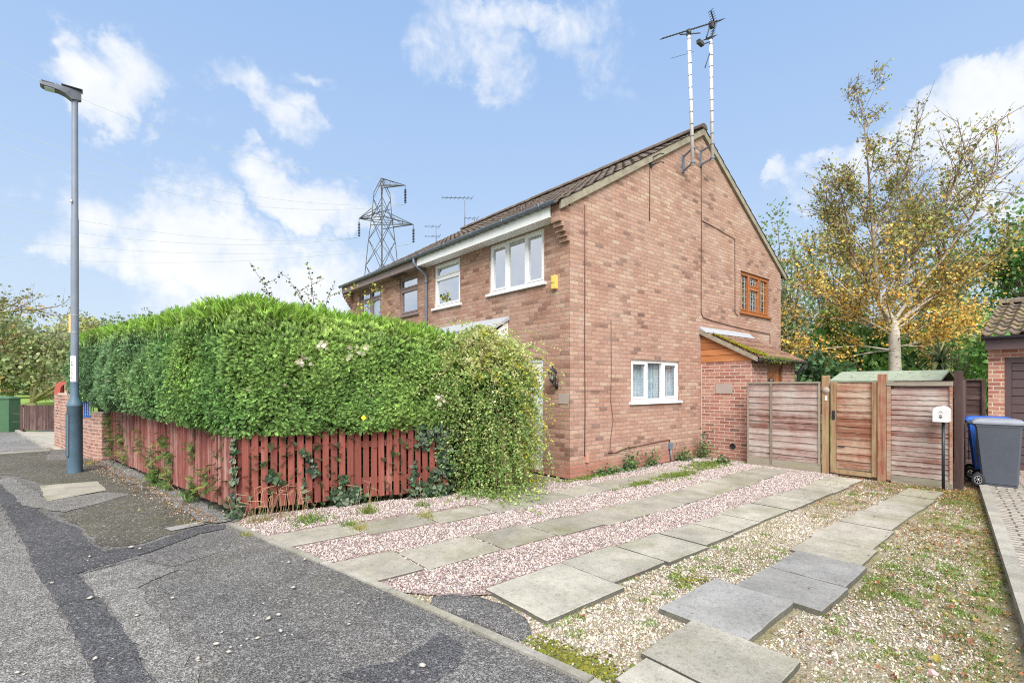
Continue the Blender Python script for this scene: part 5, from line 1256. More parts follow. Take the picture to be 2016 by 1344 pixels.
for i in range(2500):
    p, nn, th, z = S0[i], SN[i], STH[i], SZ[i]; L = g.uniform(.3, .78) * (.35 if (p[0] > -1.15 and 1.15 < p[2] < 2.3) else (.55 if p[0] > -1.2 or p[0] < -1.9 else 1))
    start = p - nn * [.26, .26, .0] + [0, 0, .10]; dr = nn * [.75, .75, 0] + g.normal(0, .38, 3); dr[2] = g.uniform(-.1, .75) if z > .62 else g.uniform(-.5, .35)
    q = start.copy(); v_ = dr * .1; pts = [q.copy()]; m_ = 7
    for k in range(m_): q = q + v_ * L * 1.6 ; v_ = v_ + np.array([0, 0, -.024 - .026 * (z < .55)]); q[2] = max(q[2], .03); pts.append(q.copy())
    if q[0] > -.04 and q[1] > .0: pts = [p_ * [1, 1, 1] + [min(0, -.05 - p_[0]), 0, 0] for p_ in pts]
    if i % 5 == 0: stems.tube(pts, [.005 - .0005 * k for k in range(len(pts))], 4, cap=False)
    nl = 34; tt = g.random(nl) * m_; ki = tt.astype(int); fr = (tt - ki)[:, None]; A_ = np.array(pts); P = A_[ki] * (1 - fr) + A_[ki + 1] * fr + g.normal(0, .014, (nl, 3))
    # variegated yellow stems grow on the house side and in the middle
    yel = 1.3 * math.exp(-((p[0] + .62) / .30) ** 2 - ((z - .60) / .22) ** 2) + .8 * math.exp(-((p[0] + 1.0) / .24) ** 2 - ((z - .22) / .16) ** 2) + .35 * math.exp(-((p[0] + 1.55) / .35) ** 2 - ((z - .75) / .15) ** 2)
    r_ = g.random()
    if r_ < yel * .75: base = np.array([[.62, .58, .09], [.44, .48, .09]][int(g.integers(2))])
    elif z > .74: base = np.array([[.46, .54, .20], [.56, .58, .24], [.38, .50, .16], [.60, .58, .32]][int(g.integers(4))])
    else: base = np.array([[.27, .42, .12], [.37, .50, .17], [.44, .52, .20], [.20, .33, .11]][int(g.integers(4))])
    allP.append(P); allC.append(base * np.exp(g.normal(0, .22, (nl, 1)))); allD.append(np.tile(dr, (nl, 1)) + g.normal(0, .7, (nl, 3)))
P = np.concatenate(allP); C2 = np.concatenate(allC); D2 = np.concatenate(allD); n = len(P)
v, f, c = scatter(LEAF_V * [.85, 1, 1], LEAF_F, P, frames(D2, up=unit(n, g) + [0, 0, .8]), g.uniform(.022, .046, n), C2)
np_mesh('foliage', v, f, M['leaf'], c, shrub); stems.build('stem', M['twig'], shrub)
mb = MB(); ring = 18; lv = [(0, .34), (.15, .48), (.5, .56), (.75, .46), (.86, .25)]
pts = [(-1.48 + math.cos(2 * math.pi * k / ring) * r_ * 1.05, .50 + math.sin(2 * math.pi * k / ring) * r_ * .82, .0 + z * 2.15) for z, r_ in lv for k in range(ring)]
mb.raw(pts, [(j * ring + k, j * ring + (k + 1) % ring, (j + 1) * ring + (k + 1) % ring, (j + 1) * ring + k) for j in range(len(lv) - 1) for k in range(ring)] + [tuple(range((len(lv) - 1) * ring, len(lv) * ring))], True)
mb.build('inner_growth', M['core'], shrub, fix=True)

# ------------------------------------------------------------------ weeds and tufts one can count
def tuft(x, y, n, h, w_, cols_, label, name='grass_tuft', cat='grass tuft', group='grass tufts beside the paving', spread=.05, lean=.45, stalks=0):
    t = thing(name, label, cat, (x, y, 0), group); gg = np.random.default_rng(int(abs(x * 991) + abs(y * 373)))
    pos = np.column_stack([x + gg.normal(0, spread, n), y + gg.normal(0, spread, n), np.full(n, -.01)]); d = gg.normal(0, lean, (n, 3)); d[:, 2] = 1; hh = h * np.exp(gg.normal(0, .3, n))
    v, f, c = scatter(BL_V, BL_F, pos, frames(d, up=unit(n, gg)), np.column_stack([np.full(n, w_), hh, hh]), pal(n, cols_, None, .2, gg)); np_mesh('blades', v, f, M['blade'], c, t)
    if stalks:
        mb = MB()
        for k in range(stalks):
            a = np.array([x + gg.normal(0, spread * 1.5), y + gg.normal(0, spread), 0]); b = a + [gg.normal(0, .06), gg.normal(0, .06), gg.uniform(.15, .38)]; e = b + [gg.normal(0, .08), gg.normal(0, .05), .03]
            mb.tube([a, (a + b) / 2 + [.01, 0, 0], b, e], [.0022, .002, .0018, .0035], 4)
        mb.build('stalk', simple('dry_stalk', (.42, .28, .17), .8), t)
DRY = [(.42, .32, .18), (.36, .22, .12), (.30, .30, .10)]; GRN = [(.15, .26, .05), (.24, .34, .07), (.12, .21, .05)]; YGR = [(.33, .36, .07), (.26, .33, .06), (.42, .36, .14)]
for (x, y, n, h, w_, c_, lab, sp, stk) in [
    (-4.72, .55, 110, .10, .006, YGR + DRY, 'yellow green grass tuft with dry stalks at the corner post', .08, 16), (-4.45, .62, 60, .09, .006, DRY, 'dry brown grass under the second and third pickets', .08, 14),
    (-4.22, .18, 260, .085, .010, GRN, 'broad bright green grass patch in front of the open pickets', .12, 8), (-3.55, .10, 150, .13, .007, GRN + YGR, 'upright bright grass tuft before the middle pickets', .055, 6),
    (-3.95, -.30, 120, .075, .008, GRN, 'small green grass tuft at the end of the first slab', .045, 0), (-3.92, -.52, 110, .085, .006, YGR, 'yellowish grass tuft standing in the slab joint', .045, 0),
    (-3.1, -.55, 120, .085, .007, YGR, 'yellow green grass tuft between the first row of slabs and the pink gravel', .06, 0), (-2.85, -.02, 90, .08, .007, GRN, 'low green tuft near the right end of the pickets', .06, 2),
    (-4.92, .05, 70, .055, .007, YGR, 'low tuft growing over the kerb below the corner post', .05, 0), (-6.25, 7.3, 70, .09, .008, YGR, 'pale green tuft at the foot of the garden wall by the lamp post', .07, 4),
    (-5.28, 2.7, 60, .07, .006, DRY + GRN, 'dry tuft at the foot of the weathered pickets', .10, 6)]:
    tuft(x, y, n, h, w_, c_, lab, spread=sp, stalks=stk)
def bushlet(x, y, rx, ry, h, n, cols_, label, size=.035, name='weed', group='leafy weeds along the gable foot', tmpl=(IVY_V, IVY_F), z0=0.):
    t = thing(name, label, 'weed', (x, y, z0), group); gg = np.random.default_rng(int(abs(x * 991) + abs(y * 373) + 5))
    r_ = gg.normal(0, .5, (n, 3)); P = np.column_stack([x + r_[:, 0] * rx, y - abs(r_[:, 1]) * ry, z0 + abs(r_[:, 2]) * h]); d = gg.normal(0, .6, (n, 3)); d[:, 2] += .3
    v, f, c = scatter(*tmpl, P, frames(d, up=unit(n, gg) + [0, 0, 1.2]), size * np.exp(gg.normal(0, .25, n)), pal(n, cols_, None, .2, gg)); np_mesh('leaves', v, f, M['leaf'], c, t)
    mb = MB()
    for k in range(7): mb.tube([(x + gg.normal(0, rx * .2), y - abs(gg.normal(0, ry * .2)), z0), (x + gg.normal(0, rx * .5), y - abs(gg.normal(0, ry * .4)), z0 + h * .7)], .004, 4)
    mb.build('stem', M['twig'], t)
WD = [(.09, .19, .07), (.13, .24, .09), (.20, .30, .10), (.06, .12, .05)]
for (x, y, rx, ry, h, n, lab) in [(1.55, -.04, .28, .18, .34, 340, 'taller leafy weed against the gable left of the cable box'), (2.25, -.04, .22, .15, .25, 200, 'leafy weed against the gable just left of the cable box'),
    (3.35, -.05, .25, .22, .26, 260, 'leafy weed against the gable right of the cable box'), (4.0, -.10, .22, .3, .42, 330, 'largest leafy weed in the corner of the gable and side store'), (3.6, -.75, .16, .2, .16, 140, 'small leafy weed standing out on the gravel before the store'),
    (.85, -.05, .4, .14, .13, 260, 'low creeping weed along the gable by the house corner')]:
    bushlet(x, y, rx, ry, h, n, WD, lab)
carpet('ground_cover', np.concatenate([rng.normal(0, 1, (150, 2)) * [.38, .14] + [3.2, -.75], rng.normal(0, 1, (110, 2)) * [.35, .10] + [1.7, -.98], rng.normal(0, 1, (80, 2)) * [.5, .05] + [.5, -.12], rng.normal(0, 1, (50, 2)) * [.3, .06] + [.6, -1.02]]), .035, .014, [(.20, .29, .05), (.28, .33, .08), (.13, .22, .05)], None, 16, 'low yellow green ground cover at the edge of the first row of slabs', z0=.0, spread=.03)

# loose pebbles on the tarmac
pb = []
for (u, v_) in [(188, 1300), (222, 1298), (47, 1330), (35, 1327), (270, 1214), (276, 1082), (259, 1080), (177, 1098), (173, 1105), (103, 1149), (178, 1181), (501, 1213), (529, 1222), (549, 1213), (561, 1252), (553, 1246), (575, 1251), (519, 1189), (475, 1273), (451, 1287), (390, 1303), (426, 1272), (454, 1276), (507, 1260), (486, 1260), (437, 1247), (233, 1018), (569, 1109), (578, 1160), (600, 1104), (832, 1315), (705, 1190), (687, 1230), (390, 1300), (640, 1210), (340, 1180)]:
    y_ = 976. * 1.6 / (v_ - 757); p = CAM + (FW + RT * (u - 1008) / 976.) * y_; pb.append((p[0], p[1]))
proto = None
for i, (x, y) in enumerate(pb):
    if proto is None:
        mb = MB(); mb.raw([(a * 1.0, b * .8, c_ * .55) for a, b, c_ in ST_V * .016], [tuple(q) for q in ST_F], True); proto = mb.build('pebble', simple('pale_pebble', (.42, .39, .35), .8, .15, 40), uv=False, fix=True); o = proto
    else: o = proto.copy(); col.objects.link(o)
    k = .6 + 1.1 * rnd.random(); o.location = (x, y, .013 * k); o.scale = (k, k * rnd.uniform(.7, 1.2), k); o.rotation_euler = (0, 0, rnd.uniform(0, 6))
    tag(o, 'small pale pebble lying loose on the dark tarmac', 'pebble', 'loose pebbles on the tarmac')

# ------------------------------------------------------------------ street lamp
lx, ly = -6.44, 6.24
lamp = thing('street_lamp', 'tall blue grey street lamp with a flat lantern head standing on the pavement', 'street lamp', (lx, ly, 0))
mb = MB(); mb.lathe([(.112, -.05), (.112, 1.20), (.118, 1.205), (.118, 1.235), (.098, 1.29), (.063, 1.40), (.060, 1.64)], (lx, ly, 0), 28); mb.build('base', M['lamp_low'], lamp)
mb = MB(); mb.lathe([(.0595, 1.64), (.058, 3.6), (.056, 4.6), (.050, 4.64), (.046, 6.9)], (lx, ly, 0), 20); mb.build('pole', M['lamp_grey'], lamp)
th0 = math.atan2(-.7657 + .25, -.6432) + .25
pts = []
for z in (.30, .33, 1.05, 1.08):
    for k in range(7):
        a = math.atan2(-.80, -.60) - .52 + .75 * k / 6 - .35; e = .02 if z in (.30, 1.08) and k in (0, 6) else 0
        pts.append((lx + .1175 * math.cos(a), ly + .1175 * math.sin(a), z + (e if z == .30 else -e)))
mb = MB(); mb.raw(pts, [(j * 7 + k, j * 7 + k + 1, (j + 1) * 7 + k + 1, (j + 1) * 7 + k) for j in range(3) for k in range(6)], True); door = mb.build('door', M['lamp_low'], lamp)
mb = MB(); loop = [pts[k] for k in range(7)] + [pts[13], pts[20], pts[27]] + [pts[k] for k in range(26, 20, -1)] + [pts[14], pts[7]]
mb.tube([(lx + (p[0] - lx) * 1.01, ly + (p[1] - ly) * 1.01, p[2]) for p in loop + [loop[0]]], .006, 5); mb.build('door_seam', M['dark_metal'], door)
# white number strip, its characters worn to short marks
mb = MB()
for k in range(6):
    a0 = math.atan2(-.80, -.60) - .9 + k * .3; a1 = a0 + .3
    mb.poly([(lx + .0615 * math.cos(a), ly + .0615 * math.sin(a), z) for a, z in ((a0, 1.66), (a1, 1.66), (a1, 2.12), (a0, 2.12))])
st = mb.build('number_strip', M['upvc'], lamp); mb = MB(); a = math.atan2(-.80, -.60) - .05
for k, (z, w_, h) in enumerate([(2.02, .035, .012), (1.985, .010, .05), (1.96, .035, .012), (1.89, .03, .010), (1.86, .03, .010), (1.83, .012, .03), (1.80, .03, .010), (1.73, .022, .022)]):
    c_ = np.array([lx + .0630 * math.cos(a), ly + .0630 * math.sin(a), z]); t_ = np.array([-math.sin(a), math.cos(a), 0]); mb.poly([c_ - t_ * w_ / 2 - UP * h / 2, c_ + t_ * w_ / 2 - UP * h / 2, c_ + t_ * w_ / 2 + UP * h / 2, c_ - t_ * w_ / 2 + UP * h / 2])
mb.build('number_marks', M['rubber'], st)
mb = MB(); mb.lathe([(.062, 0), (.062, .018)], (lx, ly, 2.86), 18); mb.lathe([(.062, 0), (.062, .018)], (lx, ly, 2.55), 18); mb.build('strap', M['alu'], lamp)
mb = MB(); sgn = np.array([lx, ly, 0]) + np.array([-.55, .83, 0]) * .09; dd = np.array([-.55, .83, 0]); mb.bar((*(sgn[:2]), 2.72), (*(sgn[:2] + dd[:2] * .06), 2.72), .012, .34, (0, 0, 1)); sg = mb.build('sign_plate', M['yellow'], lamp)
# head, pointing out over the road
hz = 6.80; mb = MB()
P_ = [(.09, .05, -.01, .16), (-.04, .08, -.05, .15), (-.13, .095, .02, .145), (-.22, .10, .050, .14), (-.43, .10, .060, .13), (-.46, .08, .075, .12)]
pts = []
for x, hw, z0, z1 in P_: pts += [(lx + x, ly - hw, hz + z0), (lx + x, ly + hw, hz + z0), (lx + x, ly + hw * .8, hz + z1), (lx + x, ly - hw * .8, hz + z1)]
mb.raw(pts, [(k * 4 + j, k * 4 + (j + 1) % 4, k * 4 + 4 + (j + 1) % 4, k * 4 + 4 + j) for k in range(5) for j in range(4)] + [(3, 2, 1, 0), (20, 21, 22, 23)])
mb.box(lx - .18, lx + .11, ly - .09, ly + .09, hz + .165, hz + .178, .004); mb.box(lx - .25, lx - .22, ly - .03, ly + .03, hz + .14, hz + .172); mb.box(lx - .44, lx - .27, ly - .085, ly + .085, hz + .135, hz + .145)
hd = mb.build('head', M['lamp_top'], lamp, fix=True)
mb = MB(); mb.box(lx - .40, lx - .27, ly - .08, ly + .08, hz + .035, hz + .056, .003); mb.build('lens', M['lantern_glass'], hd)
mb = MB(); mb.lathe([(.02, 0), (.02, .04), (.001, .045)], (lx - .045, ly - .045, 4.9), 8); mb.build('photo_cell', M['alu'], lamp)

# ------------------------------------------------------------------ garden wall, gate piece, cabinet, far fence
gw = thing('garden_wall', 'low brick garden wall with stepped top beyond the weathered pickets', 'wall', (-6.3, 8.4, 0))
def wall_seg(mb, p, q, z0a, z1a, z1b, th=.215):
    p = np.array(p, float); q = np.array(q, float); d = (q - p) / np.linalg.norm(q - p); nn = np.array([-d[1], d[0]]); nn = nn if nn[0] > 0 else -nn; r = p + nn * th; s_ = q + nn * th
    mb.hexa([(*p, z0a), (*r, z0a), (*s_, z0a), (*q, z0a), (*p, z1a), (*r, z1a), (*s_, z1b), (*q, z1b)])
mb = MB(); wall_seg(mb, (-6.05, 7.62), (-6.22, 8.05), -.1, 1.0, 1.0); wall_seg(mb, (-6.222, 8.055), (-6.60, 9.96), -.1, .87, .87); mb.build('brickwork', M['brick_wall'], gw, fix=True)
mb = MB(); wall_seg(mb, (-6.602, 9.965), (-6.98, 11.9), -.1, 1.34, 1.34, .33); mb.build('pier', M['brick_wall'], gw, fix=True)
mb = MB(); wall_seg(mb, (-6.57, 9.93), (-6.90, 11.6), 1.342, 1.385, 1.385, .36); wall_seg(mb, (-6.03, 7.60), (-6.2, 8.02), 1.002, 1.03, 1.03, .23); mb.build('coping', M['coping'], gw, fix=True)
mb = MB(); arch = [(11.65 + .0, 1.30)]
aw = thing('brick_arch', 'rounded red brick arch end with a dark opening standing on the garden pier', 'arch', (-6.8, 11.9, 1.38))
n = 10; pts = []
for k in range(n + 1):
    t = math.pi * .5 * k / n; pts.append((0 + .34 * (1 - math.sin(t)) , 1.38 + .34 * math.cos(t)))
poly = [(-.0, .5), (-.0, 1.50), (.05, 1.62), (.14, 1.68), (.55, 1.68), (.55, 1.60), (.24, 1.60), (.17, 1.54), (.15, 1.45), (.15, .5)]
o0 = np.array([-6.98, 11.92]); mb = MB(); pp = []
for dep in (0, .22):
    for a, z in poly: pp.append((o0[0] + RT[0] * a + FW[0] * dep, o0[1] + RT[1] * a + FW[1] * dep, z))
k = len(poly); mb.raw(pp, [tuple(range(k)), tuple(reversed(range(k, 2 * k)))] + [(i, k + i, k + (i + 1) % k, (i + 1) % k) for i in range(k)]); mb.build('arch_ring', M['red_paint'], aw, fix=True)
mb = MB(); c0 = o0 + RT[:2] * .36 + FW[:2] * .05; mb.bar((*c0, 1.38), (*c0, 1.598), .26, .2); mb.build('side_brick', M['brick_wall'], aw)
mb = MB(); c0 = o0 + RT[:2] * .18 + FW[:2] * .18; mb.bar((*c0, .9), (*c0, 1.59), .16, .03); mb.build('opening', M['room'], aw)
mb = MB(); b0 = np.array([-6.22, 8.75]) - RT[:2] * .26
bl = thing('blue_railing', 'bright blue slatted railing standing behind the garden wall by the lamp post', 'railing', (*b0, 0))
for k in range(7):
    q = b0 + RT[:2] * (.0 + .05 * k); mb.bar((*q, .0), (*q, 1.42), .022, .02)
for z in (.5, .9, 1.2, 1.40): mb.bar((*(b0 - RT[:2] * .02), z), (*(b0 + RT[:2] * .34), z), .02, .035)
mb.build('slats', M['blue_paint'], bl)
cab = thing('utility_cabinet', 'green roadside utility cabinet at the left edge of the pavement', 'cabinet', (-9.1, 18.6, 0))
C0 = CAM[:2] + FW[:2] * 16.9 - RT[:2] * 17.35
def obox(mb, c, hx, hy, z0, z1):     # box square to the road view: half sizes along RT and FW
    p = [c - RT[:2] * hx - FW[:2] * hy, c + RT[:2] * hx - FW[:2] * hy, c + RT[:2] * hx + FW[:2] * hy, c - RT[:2] * hx + FW[:2] * hy]
    return mb.hexa([(*q, z0) for q in p] + [(*q, z1) for q in p])
mb = MB(); obox(mb, C0, .40, .2, 0, 1.12); mb.build('body', M['cab_green'], cab)
mb = MB(); p = [C0 - RT[:2] * .43 - FW[:2] * .23, C0 + RT[:2] * .43 - FW[:2] * .23, C0 + RT[:2] * .43 + FW[:2] * .23, C0 - RT[:2] * .43 + FW[:2] * .23]; pk = [C0 - RT[:2] * .40, C0 + RT[:2] * .36]
mb.raw([(*q, 1.12) for q in p] + [(*q, 1.15) for q in p] + [(*pk[0], 1.21), (*pk[1], 1.21)], [(0, 1, 5, 4), (1, 2, 6, 5), (2, 3, 7, 6), (3, 0, 4, 7), (4, 5, 9, 8), (6, 7, 8, 9), (5, 6, 9), (7, 4, 8), (3, 2, 1, 0)]); mb.build('lid', M['cab_green'], cab, fix=True)
mb = MB(); obox(mb, C0 - FW[:2] * .203, .002, .003, .05, 1.08); obox(mb, C0 - FW[:2] * .206 + RT[:2] * .06, .015, .006, .55, .66); mb.build('door_handle', M['black'], cab)
ff = thing('board_fence', 'low dark brown close boarded fence by the park lawn', 'fence', (-8.08, 17.76, 0))
o0 = CAM[:2] + FW[:2] * 16.8 + RT[:2] * ((42 - 1008) / 976. * 16.8); mb = MB()
for k in range(12):
    q = o0 + RT[:2] * (.14 + .105 * k); obox(mb, q, .049, .012 + .004 * (k % 2), .06, .90)
mb.build('boards', M['dark_wood'], ff)
mb = MB(); obox(mb, o0 + RT[:2] * .05, .05, .05, -.02, .92); obox(mb, o0 + RT[:2] * 1.42, .05, .05, -.02, .92); mb.build('post', M['dark_wood'], ff); mb = MB(); obox(mb, o0 + RT[:2] * .105 - FW[:2] * .02, .008, .01, .12, .84); mb.build('edge_strip', M['rail_grey'], ff)
mb = MB()
for z in (.35, .62): mb.tube([(*(o0 + RT[:2] * 0), z), (*(o0 - RT[:2] * 6), z + .01)], .006, 5)
for k in range(4): q = o0 - RT[:2] * (1.7 * k + .9); mb.tube([(*q, -.05), (*q, .7)], .02, 6)
tag(mb.build('wire_fence', M['bark_moss']), 'thin wire fence between the green cabinet and the dark board fence', 'fence')

# ------------------------------------------------------------------ timber fence, gate and posts across the drive
def lap_panel(par, x, y0, y1, z0, z1, pitch, m, seed, name='boards'):
    mb = MB(); g = random.Random(seed); z = z0; y0, y1 = min(y0, y1), max(y0, y1)
    while z < z1 - .03:
        h = pitch * g.uniform(.9, 1.12); n = 10; fr = []; zt = min(z + h + .02, z1)
        for i in range(n + 1):
            y = y0 + (y1 - y0) * i / n; wv = g.uniform(-.006, .006); o = g.uniform(-.002, .002)
            fr += [(x - .026 + o, y, z + wv), (x - .010 + o, y, zt), (x + .004, y, zt), (x - .006, y, z + wv)]
        fs = []
        for i in range(n):
            b = i * 4
            for j in range(4): fs.append((b + j, b + (j + 1) % 4, b + 4 + (j + 1) % 4, b + 4 + j))
        mb.raw(fr, fs + [(3, 2, 1, 0), (n * 4, n * 4 + 1, n * 4 + 2, n * 4 + 3)]); z += h
    return mb.build(name, m, par, fix=True)
FX = 3.97
pA = thing('lap_fence', 'worn red lap fence panel between the side store and the gate', 'fence', (FX, -1.85, 0))
lap_panel(pA, FX, -1.18, -2.51, .16, 1.62, .118, M['panel'], 1)
mb = MB(); mb.box(FX - .042, FX - .022, -1.665, -1.625, .06, 1.64); mb.box(FX - .042, FX - .02, -2.50, -2.47, .14, 1.62); mb.box(FX - .042, FX - .02, -1.21, -1.18, .14, 1.62); mb.build('batten', M['rail_grey'], pA)
mb = MB(); mb.box(FX - .045, FX + .02, -2.51, -1.18, 1.625, 1.655); mb.build('rail', M['rail_grey'], pA); mb = MB(); mb.box(FX - .035, FX + .01, -2.51, -1.18, -.02, .155); mb.build('rail', M['rail_grey'], pA)
pG = thing('garden_gate', 'worn red slatted garden gate with a black latch between two posts', 'gate', (FX, -3.0, 0))
lap_panel(pG, FX, -2.76, -3.28, .13, 1.63, .125, M['panel_gate'], 2)
mb = MB(); mb.box(FX - .05, FX + .0, -2.755, -2.672, .04, 1.65); mb.box(FX - .05, FX, -3.352, -3.285, .04, 1.65); mb.box(FX - .045, FX, -3.285, -2.755, .03, .10); mb.build('gate_frame', M['post_tan'], pG)
mb = MB(); mb.box(FX - .062, FX - .05, -2.74, -2.70, .98, 1.14, .003); mb.tube([(FX - .06, -2.72, 1.06), (FX - .09, -2.72, 1.06), (FX - .09, -2.76, 1.06)], .008, 6); mb.box(FX - .034, FX - .028, -2.88, -2.78, .50, .515); mb.build('latch', M['black'], pG)
def post(y, w_, h, m, label, name='fence_post', x=FX, top=True):
    mb = MB(); mb.box(x - .055, x + .045, y - w_ / 2, y + w_ / 2, -.1, h, .006); return tag(mb.build(name, m), label, 'post', 'posts of the fence across the drive')
p1 = post(-2.585, .105, 1.765, M['post_tan'], 'tan gate post on the latch side of the garden gate')
mb = MB(); mb.lathe([(.001, -.012), (.05, -.012), (.058, .0)], (FX - .057, -2.60, 1.50), 14, 'x'); mb.build('number_disc', M['plaque'], p1); mb = MB(); mb.box(FX - .062, FX - .0555, -2.62, -2.585, 1.32, 1.40); mb.build('tag', M['white_paint'], p1)
post(-3.425, .115, 1.78, M['post_red'], 'red stained gate post on the hinge side of the garden gate')
pB = thing('lap_fence', 'pale weathered lap fence panel between the gate and the dark post', 'fence', (FX, -3.9, 0))
lap_panel(pB, FX, -3.55, -4.28, .12, 1.54, .082, M['panel'], 3)
mb = MB(); mb.box(FX - .045, FX, -3.545, -3.49, .02, 1.58); mb.box(FX - .045, FX, -4.315, -4.285, .06, 1.58); mb.build('batten', M['panel_gate'], pB)
mb = MB(); mb.box(FX - .06, FX + .01, -4.32, -3.49, 1.585, 1.645); mb.build('rail', M['rail_grey'], pB); mb = MB(); mb.box(FX - .04, FX + .0, -4.32, -3.55, -.02, .11); mb.build('rail', M['rail_grey'], pB)
post(-4.375, .085, 1.81, M['dark_wood'], 'dark brown end post beside the white letter box', x=FX + .06)
dfn = thing('lap_fence', 'dark brown lap fence panel beside the garage pier behind the bins', 'fence', (6.6, -4.2, 0))
lap_panel(dfn, 6.62, -3.0, -4.34, .1, 1.68, .12, M['dark_wood_h'], 4); mb = MB(); mb.box(6.56, 6.60, -4.40, -4.345, 0, 1.71); mb.box(6.56, 6.60, -4.04, -4.0, 0, 1.71); mb.box(6.56, 6.60, -4.0, -4.34, 1.685, 1.71); mb.build('frame', M['dark_wood'], dfn)
mb = MB()
sdf = thing('board_fence', 'dark brown side fence running back behind the end post', 'fence', (5.3, -4.35, 0))
for k in range(12):
    x0 = 4.12 + k * .205; mb.hexa([(x0, -4.40 + (x0 - 4.1) * .118, 0), (x0 + .20, -4.40 + (x0 - 4.1) * .118, 0), (x0 + .20, -4.385 + (x0 - 4.1) * .118, 0), (x0, -4.385 + (x0 - 4.1) * .118, 0), (x0, -4.40 + (x0 - 4.1) * .118, 1.68), (x0 + .20, -4.40 + (x0 - 4.1) * .118, 1.68), (x0 + .20, -4.385 + (x0 - 4.1) * .118, 1.68), (x0, -4.385 + (x0 - 4.1) * .118, 1.68)])
mb.build('boards', M['dark_wood'], sdf)

# letter box on a post
lb = thing('letter_box', 'white dome topped letter box on a thin dark post before the pale fence panel', 'letter box', (3.76, -4.236, 0))
mb = MB(); mb.tube([(3.77, -4.236, -.1), (3.77, -4.236, 1.04)], .021, 12); mb.build('post', M['black'], lb)
mb = MB(); pr = [(-4.135, 1.04), (-4.135, 1.20)] + [(-4.225 + .09 * math.cos(t), 1.20 + .075 * math.sin(t)) for t in [math.pi * k / 10 for k in range(1, 10)]] + [(-4.315, 1.20), (-4.315, 1.04)]
mb.xprism(pr, 3.66, 3.86); mb.build('box', M['steel_white'], lb, fix=True)
mb = MB(); pr2 = [(-4.225 + (y + 4.225) * 1.06, 1.035 + (z - 1.04) * 1.03) for y, z in pr]; mb.xprism(pr2, 3.646, 3.66); fl = mb.build('flap', M['steel_white'], lb, fix=True)
mb = MB(); mb.box(3.641, 3.646, -4.245, -4.205, 1.105, 1.115); mb.box(3.641, 3.646, -4.24, -4.21, 1.13, 1.142); mb.raw([(3.643, -4.225 + .011 * math.cos(t), 1.098 + .008 * math.sin(t)) for t in [2 * math.pi * k / 8 for k in range(8)]], [tuple(range(8))])
for sx_ in (-1, 1): mb.bar((3.644, -4.225, 1.20), (3.644, -4.225 + sx_ * .022, 1.175), .004, .004)
mb.build('emblem', M['dark_metal'], fl)

# wheelie bins: x is the bin's front
def bin_(label, mbody, mlid, name='wheelie_bin'):
    t = thing(name, label, 'wheelie bin', (0, 0, 0), 'wheelie bins by the garage')
    mb = MB(); lo = [(-.22, -.25), (.30, -.25), (.30, .25), (-.22, .25)]; hi = [(-.33, -.285), (.36, -.285), (.36, .285), (-.33, .285)]; hm = [(-.315, -.28), (.35, -.28), (.35, .28), (-.315, .28)]
    rg = lambda P, z, c_=.03: [(x + (c_ if x < 0 else -c_) * a, y + (c_ if y < 0 else -c_) * b, z) for x, y in P for a, b in (((0, 1), (1, 0)) if (x < 0) == (y < 0) else ((1, 0), (0, 1)))]
    R_ = [rg(lo, .06), rg(lo, .09), rg(hm, .92), rg(hi, .925), rg(hi, .965)]; pts = [p for r_ in R_ for p in r_]
    mb.raw(pts, [(j * 8 + k, j * 8 + (k + 1) % 8, (j + 1) * 8 + (k + 1) % 8, (j + 1) * 8 + k) for j in range(4) for k in range(8)] + [tuple(range(8)), tuple(range(32, 40))]); mb.box(-.20, .29, -.24, .24, .0, .062, .01)
    mb.box(-.30, -.285, -.05, .05, .3, .8); mb.build('body', mbody, t, fix=True)
    mb = MB(); hl = [(-.37, -.30), (.40, -.30), (.40, .30), (-.37, .30)]; R_ = [rg(hl, .966), rg(hl, .995), rg([(-.33, -.27), (.34, -.27), (.34, .27), (-.33, .27)], 1.03, .04), rg([(-.25, -.2), (.25, -.2), (.25, .2), (-.25, .2)], 1.045, .04)]; pts = [p for r_ in R_ for p in r_]
    mb.raw(pts, [(j * 8 + k, j * 8 + (k + 1) % 8, (j + 1) * 8 + (k + 1) % 8, (j + 1) * 8 + k) for j in range(3) for k in range(8)] + [tuple(range(8)), tuple(range(24, 32))]); mb.box(.40, .43, -.10, .10, .972, .99); mb.build('lid', mlid, t, fix=True)
    mb = MB(); mb.tube([(-.42, -.24, .98), (-.42, .24, .98)], .016, 10)
    for y in (-.24, -.08, .08, .24): mb.tube([(-.42, y, .98), (-.33, y, .95)], .013, 8)
    mb.build('handle', mbody, t)
    mb = MB(); mb.tube([(-.27, -.29, .10), (-.27, .29, .10)], .012, 8); mb.build('axle', M['dark_metal'], t)
    for sy in (-1, 1):
        y = sy * .295; mb = MB(); mb.lathe([(.065, -.022), (.098, -.022), (.104, -.014), (.104, .014), (.098, .022), (.065, .022), (.065, -.022)], (-.27, y, .104), 28, 'y'); wh = mb.build('wheel', M['rubber'], t)
        mb = MB(); mb.lathe([(.052, -.016), (.066, -.018), (.066, .018), (.052, .016)], (-.27, y, .104), 24, 'y'); mb.lathe([(.001, -.024), (.018, -.022), (.02, .022), (.001, .024)], (-.27, y, .104), 14, 'y')
        for k in range(7): a = 2 * math.pi * k / 7; mb.bar((-.27, y, .104), (-.27 + .06 * math.cos(a), y, .104 + .06 * math.sin(a)), .014, .010)
        mb.build('rim', M['alu'], wh)
    return t
b1 = bin_('dark grey wheelie bin on the block paving at the right edge', M['bin_grey'], M['bin_lid']); b1.scale = (.78, .83, 1); b1.location = (4.57, -4.745, .03); b1.rotation_euler = (0, 0, -1.46)
